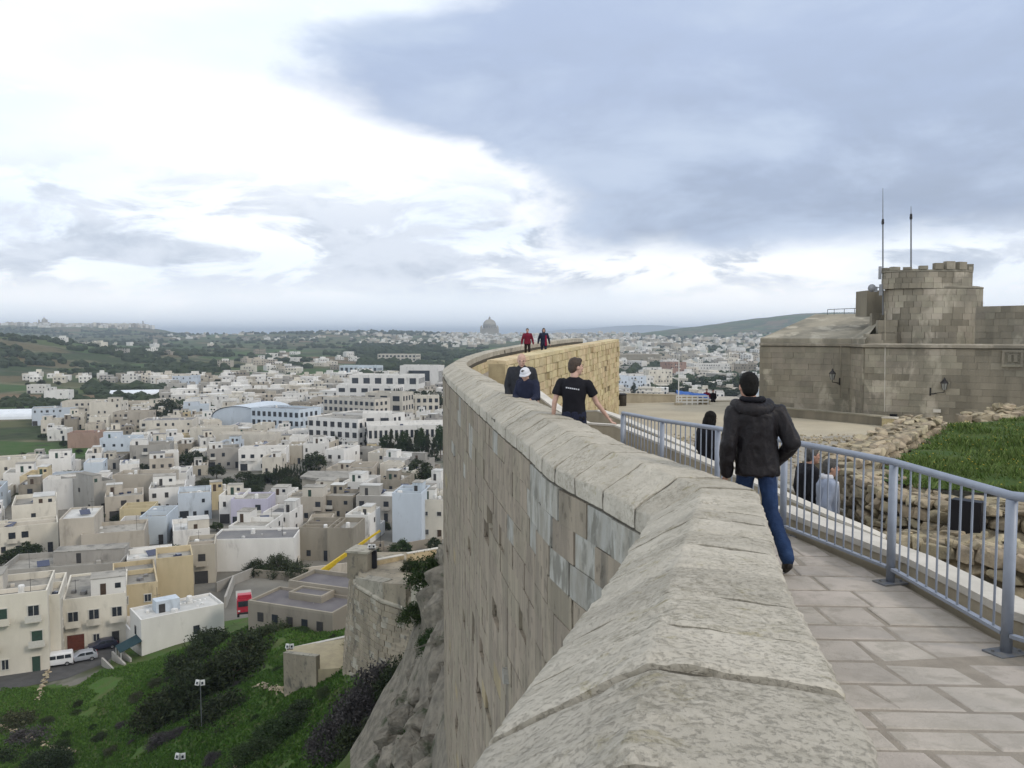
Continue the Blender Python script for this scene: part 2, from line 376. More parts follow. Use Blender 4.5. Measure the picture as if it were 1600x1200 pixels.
# fields: a patchwork of green, stubble and ploughed plots
def field_mat():
    m = bpy.data.materials.new('patchwork_fields'); m.use_nodes = True; nt = m.node_tree; nt.nodes.clear(); N = NT(nt)
    pos = N.n('ShaderNodeNewGeometry').outputs['Position']
    v1 = N.n('ShaderNodeTexVoronoi', feature='F1'); N.set(v1.inputs['Vector'], N.vscale(pos, (1/120, 1/75, 0))); v1.inputs['Scale'].default_value = 1; v1.inputs['Randomness'].default_value = .8
    s = N.n('ShaderNodeSeparateColor'); N.set(s.inputs[0], v1.outputs['Color'])
    ramp = N.n('ShaderNodeValToRGB'); N.set(ramp.inputs[0], s.outputs[0])
    cr = ramp.color_ramp; cr.interpolation = 'CONSTANT'
    cols = [(0, (.040, .085, .020)), (.24, (.062, .090, .028)), (.42, (.030, .052, .018)), (.58, (.110, .090, .048)), (.70, (.048, .098, .024)), (.82, (.080, .085, .036)), (.92, (.150, .105, .062))]
    cr.elements[0].color = (*cols[0][1], 1); cr.elements[1].position = cols[1][0]; cr.elements[1].color = (*cols[1][1], 1)
    for p_, c_ in cols[2:]:
        e = cr.elements.new(p_); e.color = (*c_, 1)
    v2 = N.n('ShaderNodeTexVoronoi', feature='DISTANCE_TO_EDGE'); N.set(v2.inputs['Vector'], N.vscale(pos, (1/120, 1/75, 0))); v2.inputs['Scale'].default_value = 1; v2.inputs['Randomness'].default_value = .8
    edge = N.m('SUBTRACT', 1.0, N.ss(v2.outputs['Distance'], .03, .075))
    en = N.noise(pos, 1/45, 3, .5)
    ecol = N.mix(N.ss(en, .45, .6), (.022, .034, .016), (.17, .15, .10))
    col = N.mix(N.m('MULTIPLY', edge, .75), ramp.outputs[0], ecol)
    sn = N.noise(pos, 1/18, 7, .65); sn2 = N.noise(pos, 1/130, 5, .6, .5)
    col = N.mix(N.ss(sn, .55, .68), col, (.026, .040, .018))
    col = N.mix(N.ss(sn2, .58, .68), col, (.022, .034, .016))
    col = N.mix(N.m('MULTIPLY', N.ss(N.noise(pos, 1/5, 4, .6), .3, .7), .30), col, (.10, .10, .06))
    b = N.n('ShaderNodeBsdfPrincipled'); N.set(b.inputs['Base Color'], col); b.inputs['Roughness'].default_value = 1; b.inputs['Specular IOR Level'].default_value = .1
    out = N.n('ShaderNodeOutputMaterial'); nt.links.new(b.outputs[0], out.inputs[0]); return m
M_field = field_mat()
M_hill = mat('hillside_grass_ground', (.050, .110, .018), (.075, .092, .030), .5, .95, .9, 3, c3=(.050, .045, .026), c3s=.16, c3a=(.56, .72), bdist=.15)
M_town = mat('dusty_town_ground', (.20, .19, .165), (.13, .125, .11), .08, .95, .4, 1.5, c3=(.055, .065, .03), c3s=.035, c3a=(.56, .64))
M_rock = mat('grey_cliff_rock', (.235, .212, .17), (.13, .12, .098), 1.8, .95, 1.0, 3.5, .12, (1, 1, 1), (.045, .055, .03), .5, (.56, .68), bdist=.12)
g = bpy.data.meshes.new('ground'); g.from_pydata(vs, [], fs); g.update()
for m_ in (M_hill, M_town, M_field, M_rock): g.materials.append(m_)
g.polygons.foreach_set('material_index', mi); g.polygons.foreach_set('use_smooth', [True]*len(fs))
tag(link('ground', g), 'green hillside, dusty town ground and patchwork fields', None, None, 'structure')

M_sea = mat('pale_sea', (.10, .16, .22), (.12, .18, .24), .002, .25, 0, spec=.5)
mb = MB(); n = 48
mb.add([(45000*math.sin(lerp(R(-80), R(80), i/n)), 45000*math.cos(lerp(R(-80), R(80), i/n)), -142) for i in range(n + 1)] + [(0, 3000, -142)],
       [(i + 1, i, n + 1) for i in range(n)])
tag(mb.build('sea', M_sea), None, None, None, 'structure')
# islands across the channel
M_isle = mat('far_island_scrub', (.10, .105, .07), (.14, .13, .10), .002, 1, 0)
for nm, az0, az1, r0, hts in (('hills', 800, 1120, 14500, [20, 110, 165, 180, 230, 250, 240, 200, 60]), ('hills', 620, 860, 10500, [5, 40, 62, 66, 60, 50, 10]), ('hills', 280, 420, 16000, [5, 60, 80, 70, 5])):
    mb = MB(); k = 60; v_ = []; f_ = []
    for i in range(k + 1):
        t = i/k; a = lerp(az0, az1, t); h = np.interp(t, np.linspace(0, 1, len(hts)), hts) + 9*fbm((i*.21, r0, 0))
        u = (a - 800)/F
        for (dr, zz) in ((0, -145), (500, -142 + (h + 20)*.7), (1200, -142 + h + 40), (2600, -145)):
            v_.append((u*(r0 + dr), r0 + dr, zz))
    for i in range(k):
        for j in range(3): f_.append((i*4 + j, (i + 1)*4 + j, (i + 1)*4 + j + 1, i*4 + j + 1))
    mb.add(v_, f_); tag(mb.build(nm, M_isle, smooth=True), None, None, None, 'structure')
# ================================================================== RAMPART (parapet with coping, outer face, walkway)
RIDGE = [(-.62, -1.8, -.50), (-.15, 0.0, -.62), (.305, 1.8, -.78), (.70, 3.4, -1.00), (1.15, 5.1, -1.16), (1.57, 6.7, -1.27),
         (1.22, 7.9, -1.25), (.84, 9.2, -1.23), (.53, 11.2, -1.20), (.28, 12.6, -1.19), (-.25, 16, -1.16), (-1.0, 21, -1.13), (-1.72, 26, -1.10),
         (-2.05, 29.2, -1.1), (-2.2, 33, -1.1), (-2.0, 38, -1.05), (-1.3, 43, -.92), (-.1, 48, -.78), (1.6, 54, -.60), (3.9, 60, -.42), (5.2, 65, -.42)]
KINK = 5
def catmull(pts, n=8):
    out = []
    for i in range(len(pts) - 1):
        p0 = Vector(pts[max(i - 1, 0)]); p1 = Vector(pts[i]); p2 = Vector(pts[i + 1]); p3 = Vector(pts[min(i + 2, len(pts) - 1)])
        for k in range(n):
            t = k/n
            out.append(.5*((2*p1) + (p2 - p0)*t + (2*p0 - 5*p1 + 4*p2 - p3)*t*t + (3*p1 - p0 - 3*p2 + p3)*t**3))
    out.append(Vector(pts[-1])); return out
segA = catmull(RIDGE[:KINK + 1], 6); segB = catmull(RIDGE[KINK:], 10)
PATH = segA[:-1] + segB
KI = len(segA) - 1
SARC = [0.0]
for a, b in zip(PATH, PATH[1:]): SARC.append(SARC[-1] + (b - a).length)
SK = SARC[KI]
NRM = []                                       # inward normals (towards the walkway, right of travel), mitred
for i in range(len(PATH)):
    ds = []
    if i > 0: ds.append((PATH[i] - PATH[i - 1]).xy.normalized())
    if i < len(PATH) - 1: ds.append((PATH[i + 1] - PATH[i]).xy.normalized())
    ns = [Vector((d.y, -d.x)) for d in ds]
    nm = sum(ns, Vector((0, 0))).normalized(); NRM.append(nm/max(.5, nm.dot(ns[0])))
def at_s(s):
    import bisect
    s = min(max(s, 0), SARC[-1] - 1e-4); i = bisect.bisect_right(SARC, s) - 1; i = min(i, len(PATH) - 2)
    t = (s - SARC[i])/(SARC[i + 1] - SARC[i])
    return PATH[i].lerp(PATH[i + 1], t), NRM[i].lerp(NRM[i + 1], t)
def off(s, o, dz=0):
    p, n_ = at_s(s); return Vector((p.x + n_.x*o, p.y + n_.y*o, p.z + dz))
def s_of_y(y):
    for i in range(len(PATH) - 1):
        if PATH[i].y <= y <= PATH[i + 1].y: return lerp(SARC[i], SARC[i + 1], (y - PATH[i].y)/(PATH[i + 1].y - PATH[i].y))
    return SARC[-1]
ramp = empty('rampart_wall', (PATH[KI].x, PATH[KI].y, -2.2))
tag(ramp, 'long curving limestone rampart with weathered sloping coping and a sheer outer face', 'wall')
def child(mb, name, m, smooth=False, parent=None):
    par = parent or ramp
    o = mb.build(name, m, par, smooth); o.matrix_parent_inverse = par.matrix_basis.inverted(); return o
def reparent(o, par): o.parent = par; o.matrix_parent_inverse = par.matrix_basis.inverted(); return o

# --- core: solid wall behind the facing blocks
mb = MB(); S = [SARC[-1]*i/260 for i in range(261)]; S += [SK]; S = sorted(set(S))
prof = lambda s: [off(s, -.315, -.38), off(s, .40, -.40), off(s, .40, -3.2), off(s, .40, -26), off(s, -.315 - .0, -26)]
for i, s in enumerate(S):
    q = prof(s); o_ = len(mb.v); mb.v += [tuple(p) for p in q]
    if i:
        for k in range(5):
            a, b = o_ - 5 + k, o_ - 5 + (k + 1) % 5
            mb.f.append((a, o_ + k, o_ + (k + 1) % 5, b)); mb.mi.append(1 if (k == 1) else 0)
child(mb, 'wall_core', [M_wallcore, M_render])

# --- coping stones, each with its own eroded surface
PROFILE = [(-.37, -.44), (-.415, -.43), (-.42, -.34), (-.42, -.262), (-.408, -.244), (-.36, -.213), (-.28, -.164), (-.20, -.116), (-.12, -.069), (-.05, -.028), (-.012, -.004),
           (.012, .001), (.06, 0), (.14, -.005), (.22, -.011), (.30, -.017), (.38, -.024), (.43, -.031), (.448, -.046), (.452, -.12), (.45, -.28), (.43, -.42)]
stone_edges = []
s = 0.3
while s < SARC[-1] - .3:
    L = random.uniform(.42, .72) if s < 40 else random.uniform(.7, 1.2)
    if s < SK < s + L + .25: L = SK - s
    e = min(s + L, SARC[-1]); stone_edges.append((s, e)); s = e
for (s0, s1) in stone_edges:
    d = at_s(s0)[0].y
    na = 20 if d < 7.5 else (9 if d < 14 else 4)
    pr = PROFILE if d < 25 else PROFILE[::2]
    if d < 9:
        pr = [PROFILE[0]]
        for a, b in zip(PROFILE, PROFILE[1:]): pr += [((a[0] + b[0])/2, (a[1] + b[1])/2), b]
    gap = .013 if d < 20 else .012
    jz, jo = random.uniform(-.003, .006), random.uniform(-.008, .008); tilt = random.uniform(-.005, .005)
    seed = random.uniform(0, 99); amp = .011 if d < 25 else .010
    vs = []
    for i in range(na + 1):
        t = i/na; ss_ = lerp(s0 + gap, s1 - gap, t); edge = min(t, 1 - t)*(s1 - s0)
        rnd_ = .007*max(0, 1 - edge/.03)
        for (o_, z_) in pr:
            k = 1.0 if z_ > -.30 else .4
            q = off(ss_, o_ + jo, z_ + jz + tilt*(t - .5)*2)
            nz = amp*k*(.7*fbm((q.x, q.y, q.z + seed), 3.5, 3) + .6*fbm((q.x*1.0, q.y*1.0, seed), 13, 3))
            pit = mnoise.noise(Vector((q.x*11, q.y*11, seed))); nz -= .016*k*max(0, pit - .34)*2.2
            # erosion of the outer lip
            lip = max(0, 1 - abs(z_ + .27)/.12)
            nz -= lip*.03*max(0, fbm((q.x, q.y, seed + 7), 2.2, 3))
            c = off(ss_, 0, -.25); v = (q - c).normalized()
            vs.append(q + v*(nz - rnd_*1.0))
    np_ = len(pr); fs = []
    for i in range(na):
        for k in range(np_ - 1):
            a = i*np_ + k; fs.append((a, a + 1, a + np_ + 1, a + np_))
        fs.append((i*np_ + np_ - 1, i*np_, (i + 1)*np_, (i + 1)*np_ + np_ - 1))
    fs.append(tuple(range(np_ - 1, -1, -1))); fs.append(tuple(na*np_ + k for k in range(np_)))
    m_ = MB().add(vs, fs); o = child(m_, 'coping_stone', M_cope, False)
    me = o.data; me.polygons.foreach_set('use_smooth', [True]*len(me.polygons))
    a_ = [ (p_.normal.length > 0 and len(p_.vertices) > 4) for p_ in me.polygons]
    me.polygons.foreach_set('use_smooth', [not x for x in a_]); me.set_sharp_from_angle(angle=R(24))
# mortar bed just under the stones so joints are not see-through
mb = MB(); pr = [(a*.955, b - .019) for a, b in PROFILE]
for i, s in enumerate(S):
    o_ = len(mb.v); mb.v += [tuple(off(s, a, b)) for a, b in pr]; nb_ = len(pr)
    if i:
        for k in range(nb_ - 1): mb.f.append((o_ - nb_ + k, o_ - nb_ + k + 1, o_ + k + 1, o_ + k)); mb.mi.append(0)
child(mb, 'mortar_bed', M_cope_joint)

# --- shared block mesh, and placement of facing blocks
def unit_block(bev, jit):
    m_ = MB().box((0, 0, 0), (1, 1, 1)).mesh('block')
    b = bmesh.new(); b.from_mesh(m_)
    for v in b.verts: v.co += Vector((random.uniform(-jit, jit), random.uniform(-jit, jit), random.uniform(-jit, jit)))
    bmesh.ops.bevel(b, geom=b.edges[:], offset=bev, segments=1, affect='EDGES'); b.to_mesh(m_); b.free(); return m_
UB = [unit_block(.012, .006) for _ in range(5)]
UBV = [([v.co.copy() for v in m_.vertices], [tuple(p.vertices) for p in m_.polygons]) for m_ in UB]
def lay_blocks(items, parent, name, mats, maxparts=300, stuffname='far_block', min_px=0):
    """items: (centre, direction angle, size(l, t, h), material index); the largest ones become parts, the rest one mesh"""
    sc_ = []
    for k, (c, a, sz, mi_) in enumerate(items):
        d_ = c.length; view = c.normalized(); nrm = Vector((math.sin(a), -math.cos(a), 0))
        sc_.append((-(sz[0]*sz[2])*abs(view.dot(nrm))/d_**2, k))
    sc_.sort(); big = set(k for _, k in sc_[:maxparts])
    variants = {}
    rest = MB()
    for k, (c, a, sz, mi_) in enumerate(items):
        vi = k % 5
        if k in big:
            key = (vi, mi_)
            if key not in variants:
                me = UB[vi].copy(); me.materials.clear(); me.materials.append(mats[mi_]); variants[key] = me
            o = link(name, variants[key]); o.location = c
            o.rotation_euler = (random.uniform(-.006, .006), random.uniform(-.004, .004), a + random.uniform(-.008, .008)); o.scale = sz
            reparent(o, parent)
        else:
            Rm = Matrix.Rotation(a, 3, 'Z'); vs_, fs_ = UBV[vi]
            rest.add([Rm @ Vector((v.x*sz[0], v.y*sz[1], v.z*sz[2])) + c for v in vs_], fs_, mi_)
    if rest.v:
        o = child(rest, stuffname, mats, parent=parent); o['kind'] = 'stuff'; return o

items = []
CH = .36; ztop = -.455
s_lo, s_hi = 1.0, s_of_y(36.5)
for c_ in range(56):
    s = s_lo - random.uniform(0, .6)
    while s < s_hi:
        L = random.uniform(.5, .95)
        if s < SK < s + L: L = max(.25, SK - s)
        if s + L < SK - 2.5: s += L; continue
        mid = s + L/2; p = off(mid, 0); zc_ = p.z + ztop - (c_ + .5)*CH
        a = off(max(mid - .1, SK + .001) if mid > SK else mid - .1, 0); b = off(mid + .1, 0) if mid > SK else off(min(mid + .1, SK), 0)
        ang = math.atan2(b.y - a.y, b.x - a.x)
        proud = random.gauss(0, .005); r_ = random.random()
        depth_ = c_*CH
        if r_ < .05 and c_ > 3: proud -= random.uniform(.05, .10)
        batter = 0.012*max(0, depth_ - 6)
        q = off(mid, -.335 - proud - batter*0.0, 0)
        mi_ = 0
        fy = q.y
        blot = fbm((mid*.55, depth_*.6, 3), 1.0, 3)
        if c_ <= 1 and blot > .10 and random.random() < .35: mi_ = 1
        elif c_ <= 4 and blot > .32 and random.random() < .3: mi_ = 1
        if 7.2 < fy < 9.8 and c_ in (0, 1): mi_ = 1 if random.random() < .45 else 0
        if 7.6 < fy < 8.9 and c_ == 2: mi_ = 1
        if random.random() < .025 and c_ > 4: mi_ = 2
        if 8.0 < fy < 9.4 and c_ == 8: mi_ = 2
        if random.random() < .14 and c_ > 2: L_ = L - random.uniform(.03, .08)
        else: L_ = L
        items.append((Vector((q.x, q.y, zc_)), ang, (L_ - random.uniform(.001, .005), .16, CH - random.uniform(.001, .004)), mi_))
        s += L
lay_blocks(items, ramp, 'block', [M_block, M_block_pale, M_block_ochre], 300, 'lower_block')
# weep spout and rusty drip on the outer face
sp_ = off(s_of_y(12.2), -.33, -4.0); mb = MB()
nrm = Vector((-1, -.12, 0)).normalized()
mb.tube(sp_ - nrm*.1, sp_ + nrm*.16, .13, .12, 12); mb.tube(sp_ + nrm*.161, sp_ + nrm*.165, .09, .09, 12)
child(mb, 'drain_spout', M_block_pale)

# far parapet, inner face in yellow blocks
items = []
for c_ in range(5):
    s = s_of_y(33)
    while s < s_of_y(66):
        L = random.uniform(.45, .9); q = off(s + L/2, .42); a = off(s, .4); b = off(s + L, .4)
        items.append((Vector((q.x, q.y, q.z - .44 - (c_ + .5)*.29)), math.atan2(b.y - a.y, b.x - a.x), (L - .02, .12 + random.uniform(-.02, .02), .275), 0)); s += L
lay_blocks(items, ramp, 'inner_block', [M_yblock], 150, 'far_inner_block')

# ------------------------------------------------------------------ walkway
ZG = [(-2, -1.55), (2, -1.78), (4.3, -2.01), (5.3, -2.12), (7, -2.16), (8.8, -2.19), (13, -2.22), (16, -2.16), (26, -2.13), (40, -1.95), (46, -1.50), (54, -1.30), (62, -1.3), (70, -1.3)]
def zg(y): return interp(y, ZG)
RAILPTS = [(4.05, 2.6), (3.66, 3.65), (3.27, 5.3), (3.29 - .02, 6.96), (2.93, 8.75), (2.64, 10.45), (2.22, 12.05), (1.86, 13.7)]
def rail_x(y):
    return interp(y, sorted([(b, a) for a, b in RAILPTS]))
def inner_x(y):
    s = s_of_y(y); p, n_ = at_s(s); return p.x + n_.x*.40
W2A, W2B = Vector((-.22, 26, 0)), Vector((6.55, 50.5, 0))
def right_x(y):
    if y < 13.7: return rail_x(y) + .10
    if y < 17: return lerp(1.96, 1.55, (y - 13.7)/3.3)
    if y < 26: return lerp(1.55, W2A.x + .1, (y - 17)/9)
    if y < 50: return lerp(W2A.x, W2B.x, (y - 26)/24.5)
    return min(W2B.x - .2 + (y - 50.5)*.05, inner_x(y) + 2.6)
mb = MB(); ys = [(-2 + .5*i) for i in range(145)]
for y in ys: mb.v += [(inner_x(y) - .1, y, zg(y) - .008), (right_x(y) + (.0), y, zg(y) - .008), (right_x(y), y, zg(y) - 4.0), (inner_x(y) - .1, y, zg(y) - 4.0)]
for i in range(len(ys) - 1):
    for k in range(4): mb.f.append((i*4 + k, i*4 + (k + 1) % 4, i*4 + 4 + (k + 1) % 4, i*4 + 4 + k)); mb.mi.append(0)
wk = mb.build('walkway', M_slabj); tag(wk, 'stone paved wall walk with mortar joints', None, None, 'structure')
# paving slabs: rows across the walk
y = 1.2; row = 0
while y < 26:
    dep = random.choice([.26, .31, .36, .44]) if y < 12 else random.uniform(.4, .7)
    xi = inner_x(y + dep/2) + .02; xr = right_x(y + dep/2) - .02
    skew = -.05
    # a narrow margin strip against the parapet
    xs = [xi + 0.0]
    m0 = xi + random.uniform(.10, .22)
    xs.append(m0)
    x = m0
    while x < xr:
        x += random.uniform(.38, .80); xs.append(min(x, xr))
    if len(xs) > 2 and xs[-1] - xs[-2] < .25: xs.pop(-2)
    g_ = random.uniform(.012, .018)
    for a, b in zip(xs, xs[1:]):
        if b - a < .06: continue
        A = lambda x_, y_: (x_, y_ + skew*(x_ - xi), zg(y_))
        j = lambda: random.uniform(-.008, .008)
        c4 = [(a + g_ + j(), y + g_ + j()), (b - g_ + j(), y + g_ + j()), (b - g_ + j(), y + dep - g_ + j()), (a + g_ + j(), y + dep - g_ + j())]
        if random.random() < .5: c4[1] = (c4[1][0] + random.uniform(-.06, .06), c4[1][1])
        up = random.uniform(-.003, .004); ins = .012
        cx_, cy_ = sum(q[0] for q in c4)/4, sum(q[1] for q in c4)/4
        bot = [Vector(A(*q)) + Vector((0, 0, -.05)) for q in c4]
        md = [Vector(A(*q)) + Vector((0, 0, up - .006)) for q in c4]
        tp = [Vector(A(q[0] + (ins if q[0] < cx_ else -ins), q[1] + (ins if q[1] < cy_ else -ins))) + Vector((0, 0, up)) for q in c4]
        vs = bot + md + tp
        fs = [(i, (i + 1) % 4, 4 + (i + 1) % 4, 4 + i) for i in range(4)] + [(4 + i, 4 + (i + 1) % 4, 8 + (i + 1) % 4, 8 + i) for i in range(4)] + [(8, 9, 10, 11)]
        MB().add(vs, fs).build('paving_slab', M_slab, wk)
    y += dep; row += 1

# ------------------------------------------------------------------ railing
rl = empty('metal_railing', (RAILPTS[2][0], RAILPTS[2][1], zg(RAILPTS[2][1])))
tag(rl, 'blue grey steel railing with thin upright bars along the paved wall walk', 'railing')
RB = [(2, -1.77), (5.3, -2.12), (7, -2.16), (8.75, -2.21), (10.45, -2.28), (12.05, -2.35), (13.7, -2.40)]
def rzb(y): return interp(y, RB)
def tops(x, y, h): return Vector((x, y, rzb(y) + h))
for (x, y) in RAILPTS:
    m_ = MB().tube((x, y, rzb(y)), (x, y, rzb(y) + 1.03), .036, .036, 14)
    po = child(m_, 'post', M_rail, True, rl)
    m_ = MB().box((x, y, rzb(y) + .008), (.24, .16, .014), .3)
    for sx in (-1, 1): m_.tube((x + sx*.09, y, rzb(y) + .01), (x + sx*.09, y, rzb(y) + .03), .011, .011, 6)
    m_.build('base_plate', M_raildark, po)
mt, mb2 = MB(), MB()
fine = []
for (a, b) in zip(RAILPTS, RAILPTS[1:]):
    for k in range(6): fine.append((lerp(a[0], b[0], k/6), lerp(a[1], b[1], k/6)))
fine.append(RAILPTS[-1])
def sweep(m_, pts, r, n=12):
    rings = []
    for i, p in enumerate(pts):
        d_ = (pts[min(i + 1, len(pts) - 1)] - pts[max(i - 1, 0)]).normalized(); side = d_.cross(Vector((0, 0, 1))).normalized(); up = side.cross(d_)
        rings.append([p + side*r*math.cos(2*math.pi*k/n) + up*r*math.sin(2*math.pi*k/n) for k in range(n)])
    vs = [v for r_ in rings for v in r_]; fs = []
    for i in range(len(pts) - 1):
        fs += [(i*n + k, i*n + (k + 1) % n, (i + 1)*n + (k + 1) % n, (i + 1)*n + k) for k in range(n)]
    fs += [tuple(range(n - 1, -1, -1)), tuple((len(pts) - 1)*n + k for k in range(n))]
    m_.add(vs, fs)
sweep(mt, [tops(x, y, 1.055) for x, y in fine], .031); child(mt, 'top_rail', M_rail, True, rl)
for (a, b) in zip(RAILPTS, RAILPTS[1:]):
    A, B = tops(*a, .13), tops(*b, .13); d_ = (B - A).normalized()
    m_ = MB(); side = d_.cross(Vector((0, 0, 1))).normalized()*.022; u_ = Vector((0, 0, .012))
    A2, B2 = A + d_*.04, B - d_*.04
    m_.hexa([A2 + side - u_, B2 + side - u_, B2 - side - u_, A2 - side - u_], [A2 + side + u_, B2 + side + u_, B2 - side + u_, A2 - side + u_])
    child(m_, 'bottom_rail', M_rail, False, rl)
    L = (B - A).length; nb = max(4, round(L/.145))
    for k in range(1, nb):
        t = k/nb; x, y = lerp(a[0], b[0], t), lerp(a[1], b[1], t)
        m_ = MB().tube((x, y, lerp(A.z, B.z, t) + .0125), (x, y, rzb(y) + 1.03), .0085, .0085, 7, False); child(m_, 'baluster', M_rail, True, rl)

# ------------------------------------------------------------------ kerb wall outside the railing, and the two walls of the lower ramp
def ribbon_wall(name, label, pts, width, zbot, m_face, m_top, top_th=.06, over=.015, cat='wall'):
    """pts: (x, y, ztop) of the near top edge; a wall body with a separate cap strip laid on it"""
    root = empty(name, (pts[0][0], pts[0][1], zbot(pts[0]))); tag(root, label, cat)
    P3 = [Vector(p) for p in pts]; ns = []
    for i in range(len(P3)):
        d_ = (P3[min(i + 1, len(P3) - 1)] - P3[max(i - 1, 0)]).xy.normalized(); ns.append(Vector((d_.y, -d_.x, 0)))
    for nm, m_, e, zt, zb in (('wall_body', m_face, 0, -top_th, None), ('coping', m_top, over, 0, -top_th + .0)):
        mb = MB()
        for i, p in enumerate(P3):
            a = p - ns[i]*e; b = p + ns[i]*(width + e)
            z0 = zbot(p) if zb is None else p.z + zb + .001
            mb.v += [tuple(Vector((a.x, a.y, p.z + zt))), tuple(Vector((b.x, b.y, p.z + zt))), (b.x, b.y, z0), (a.x, a.y, z0)]
            if i:
                o_ = i*4
                for k in range(4): mb.f.append((o_ - 4 + k, o_ - 4 + (k + 1) % 4, o_ + (k + 1) % 4, o_ + k)); mb.mi.append(0)
        mb.f += [(0, 1, 2, 3), tuple(len(mb.v) - 4 + k for k in (3, 2, 1, 0))]; mb.mi += [0, 0]
        child(mb, nm, m_, False, root)
    return root
kerb = [(rail_x(y) + .16 + .0*y, y, zg(y) + lerp(.24, .21, (y - 3)/6)) for y in (2.4, 3.2, 4.0, 4.8, 5.5, 6.2, 7, 7.8, 8.5, 9.3)]
ribbon_wall('kerb_wall', 'low kerb wall with broad pale stone top just outside the railing', kerb, .22, lambda p: p.z - 2.2 if hasattr(p, 'z') else p[2] - 2.2, M_render, M_white_cope)
def px_pts(l): return [tuple(P(a, b, d)) for a, b, d in l]
nearw = px_pts([(922, 660, 16.2), (973, 663, 14.6), (1020, 681, 13.2), (1060, 697, 12.2), (1108, 717, 11.3), (1150, 735, 10.7), (1214, 762, 10.25), (1298, 799, 9.75), (1345, 818, 9.5), (1385, 836, 9.35)])
ribbon_wall('ramp_parapet', 'thin beige rendered parapet of the lower ramp, directly behind the railing', [(p[0], p[1], p[2]) for p in nearw], .16, lambda p: -4.6, M_render, M_white_cope, .035, .012)
farw = px_pts([(918, 641, 19.2), (942, 640, 18.6), (967, 648, 17.8), (1020, 670, 16.2), (1083, 697, 14.6), (1150, 724, 13.6), (1214, 750, 13.0), (1290, 781, 12.5), (1345, 803, 12.2)])
ribbon_wall('ramp_parapet', 'beige rendered wall on the far side of the lower ramp, behind the dark haired woman', farw, .16, lambda p: -4.9, M_render, M_white_cope, .035, .012)
# ramp top wall beside the bald man: slopes down from the walk to the lower ramp
slope = px_pts([(842, 609, 20.0), (862, 624, 18.6), (882, 639, 17.4), (905, 652, 16.6), (922, 660, 16.2)])
ribbon_wall('ramp_parapet', 'sloping beige parapet at the head of the ramp, beside the bald man', slope, .18, lambda p: -4.4, M_render, M_white_cope, .04, .012)
mb = MB()                                       # lower ramp floor
LR = [(17.5, -2.35), (14.5, -2.75), (12.5, -3.1), (11.2, -3.42), (9.8, -3.6), (8.5, -3.7)]
LRX = [(17.5, 1.6, 2.6), (14.5, 2.0, 3.6), (12.5, 2.5, 4.6), (11.2, 2.9, 5.2), (9.8, 3.7, 6.0), (8.5, 4.2, 7.0)]
for (y, z), (_, xa, xb) in zip(LR, LRX): mb.v += [(xa, y, z), (xb, y, z)]
for i in range(len(LR) - 1): mb.f.append((i*2, i*2 + 1, i*2 + 3, i*2 + 2)); mb.mi.append(0)
tag(mb.build('ramp_path', M_plaza), 'beige lower ramp path', None, None, 'structure')

# ------------------------------------------------------------------ yellow retaining wall of the raised walk
rw = empty('retaining_wall', (W2A.x, W2A.y, -4)); tag(rw, 'tall yellow limestone block wall carrying the raised walk, with sharp right corner', 'wall')
d_ = (W2B - W2A).normalized(); nr = Vector((d_.y, -d_.x, 0)); Lw = (W2B - W2A).length
def w2top(t): return lerp(-.87, -.37, t**.9)
mb = MB(); k = 24
for i in range(k + 1):
    t = i/k; a = W2A.lerp(W2B, t); b = a - nr*.55; z = w2top(t) - .12
    mb.v += [(a.x, a.y, z), (b.x, b.y, z), (b.x, b.y, -9), (a.x, a.y, -9)]
    if i:
        o_ = i*4
        for q in range(4): mb.f.append((o_ - 4 + q, o_ - 4 + (q + 1) % 4, o_ + (q + 1) % 4, o_ + q)); mb.mi.append(0)
mb.f += [(0, 1, 2, 3), tuple(k*4 + q for q in (3, 2, 1, 0))]; mb.mi += [0, 0]
child(mb, 'wall_core', M_ycore, False, rw)
t = 0.0
while t < 1:
    dt = random.uniform(.8, 1.3)/Lw; t1 = min(1, t + dt)
    a, b = W2A.lerp(W2B, t), W2A.lerp(W2B, t1); m_ = MB(); g_ = d_*.006
    za, zb = w2top(t), w2top(t1); i_, o_ = nr*.05, nr*-.60
    q = lambda p, z: Vector((p.x, p.y, z))
    m_.hexa([q(a + g_ + i_, za - .16), q(b - g_ + i_, zb - .16), q(b - g_ + o_, zb - .16), q(a + g_ + o_, za - .16)], [q(a + g_ + i_*.7, za - .02), q(b - g_ + i_*.7, zb - .02), q(b - g_ + o_, zb), q(a + g_ + o_, za)])
    child(m_, 'coping_stone', M_yblock, False, rw); t = t1
items = []; ang = math.atan2(d_.y, d_.x)
for c_ in range(20):
    u = -random.uniform(0, .4)
    while u < Lw:
        L = random.uniform(.42, .85); u1 = min(u + L, Lw); u0 = max(u, 0)
        if u1 - u0 > .12:
            mid = (u0 + u1)/2; zc_ = w2top(mid/Lw) - .17 - (c_ + .5)*.30; p = W2A + d_*mid + nr*(random.gauss(0, .018) - (random.uniform(.04, .08) if random.random() < .08 else 0))
            if zc_ > -6.2: items.append((Vector((p.x, p.y, zc_)), ang, (u1 - u0 - .016, .14, .285), 0))
        u = u1 if u1 > u else u + L
lay_blocks(items, rw, 'block', [M_yblock], 300, 'lower_block')
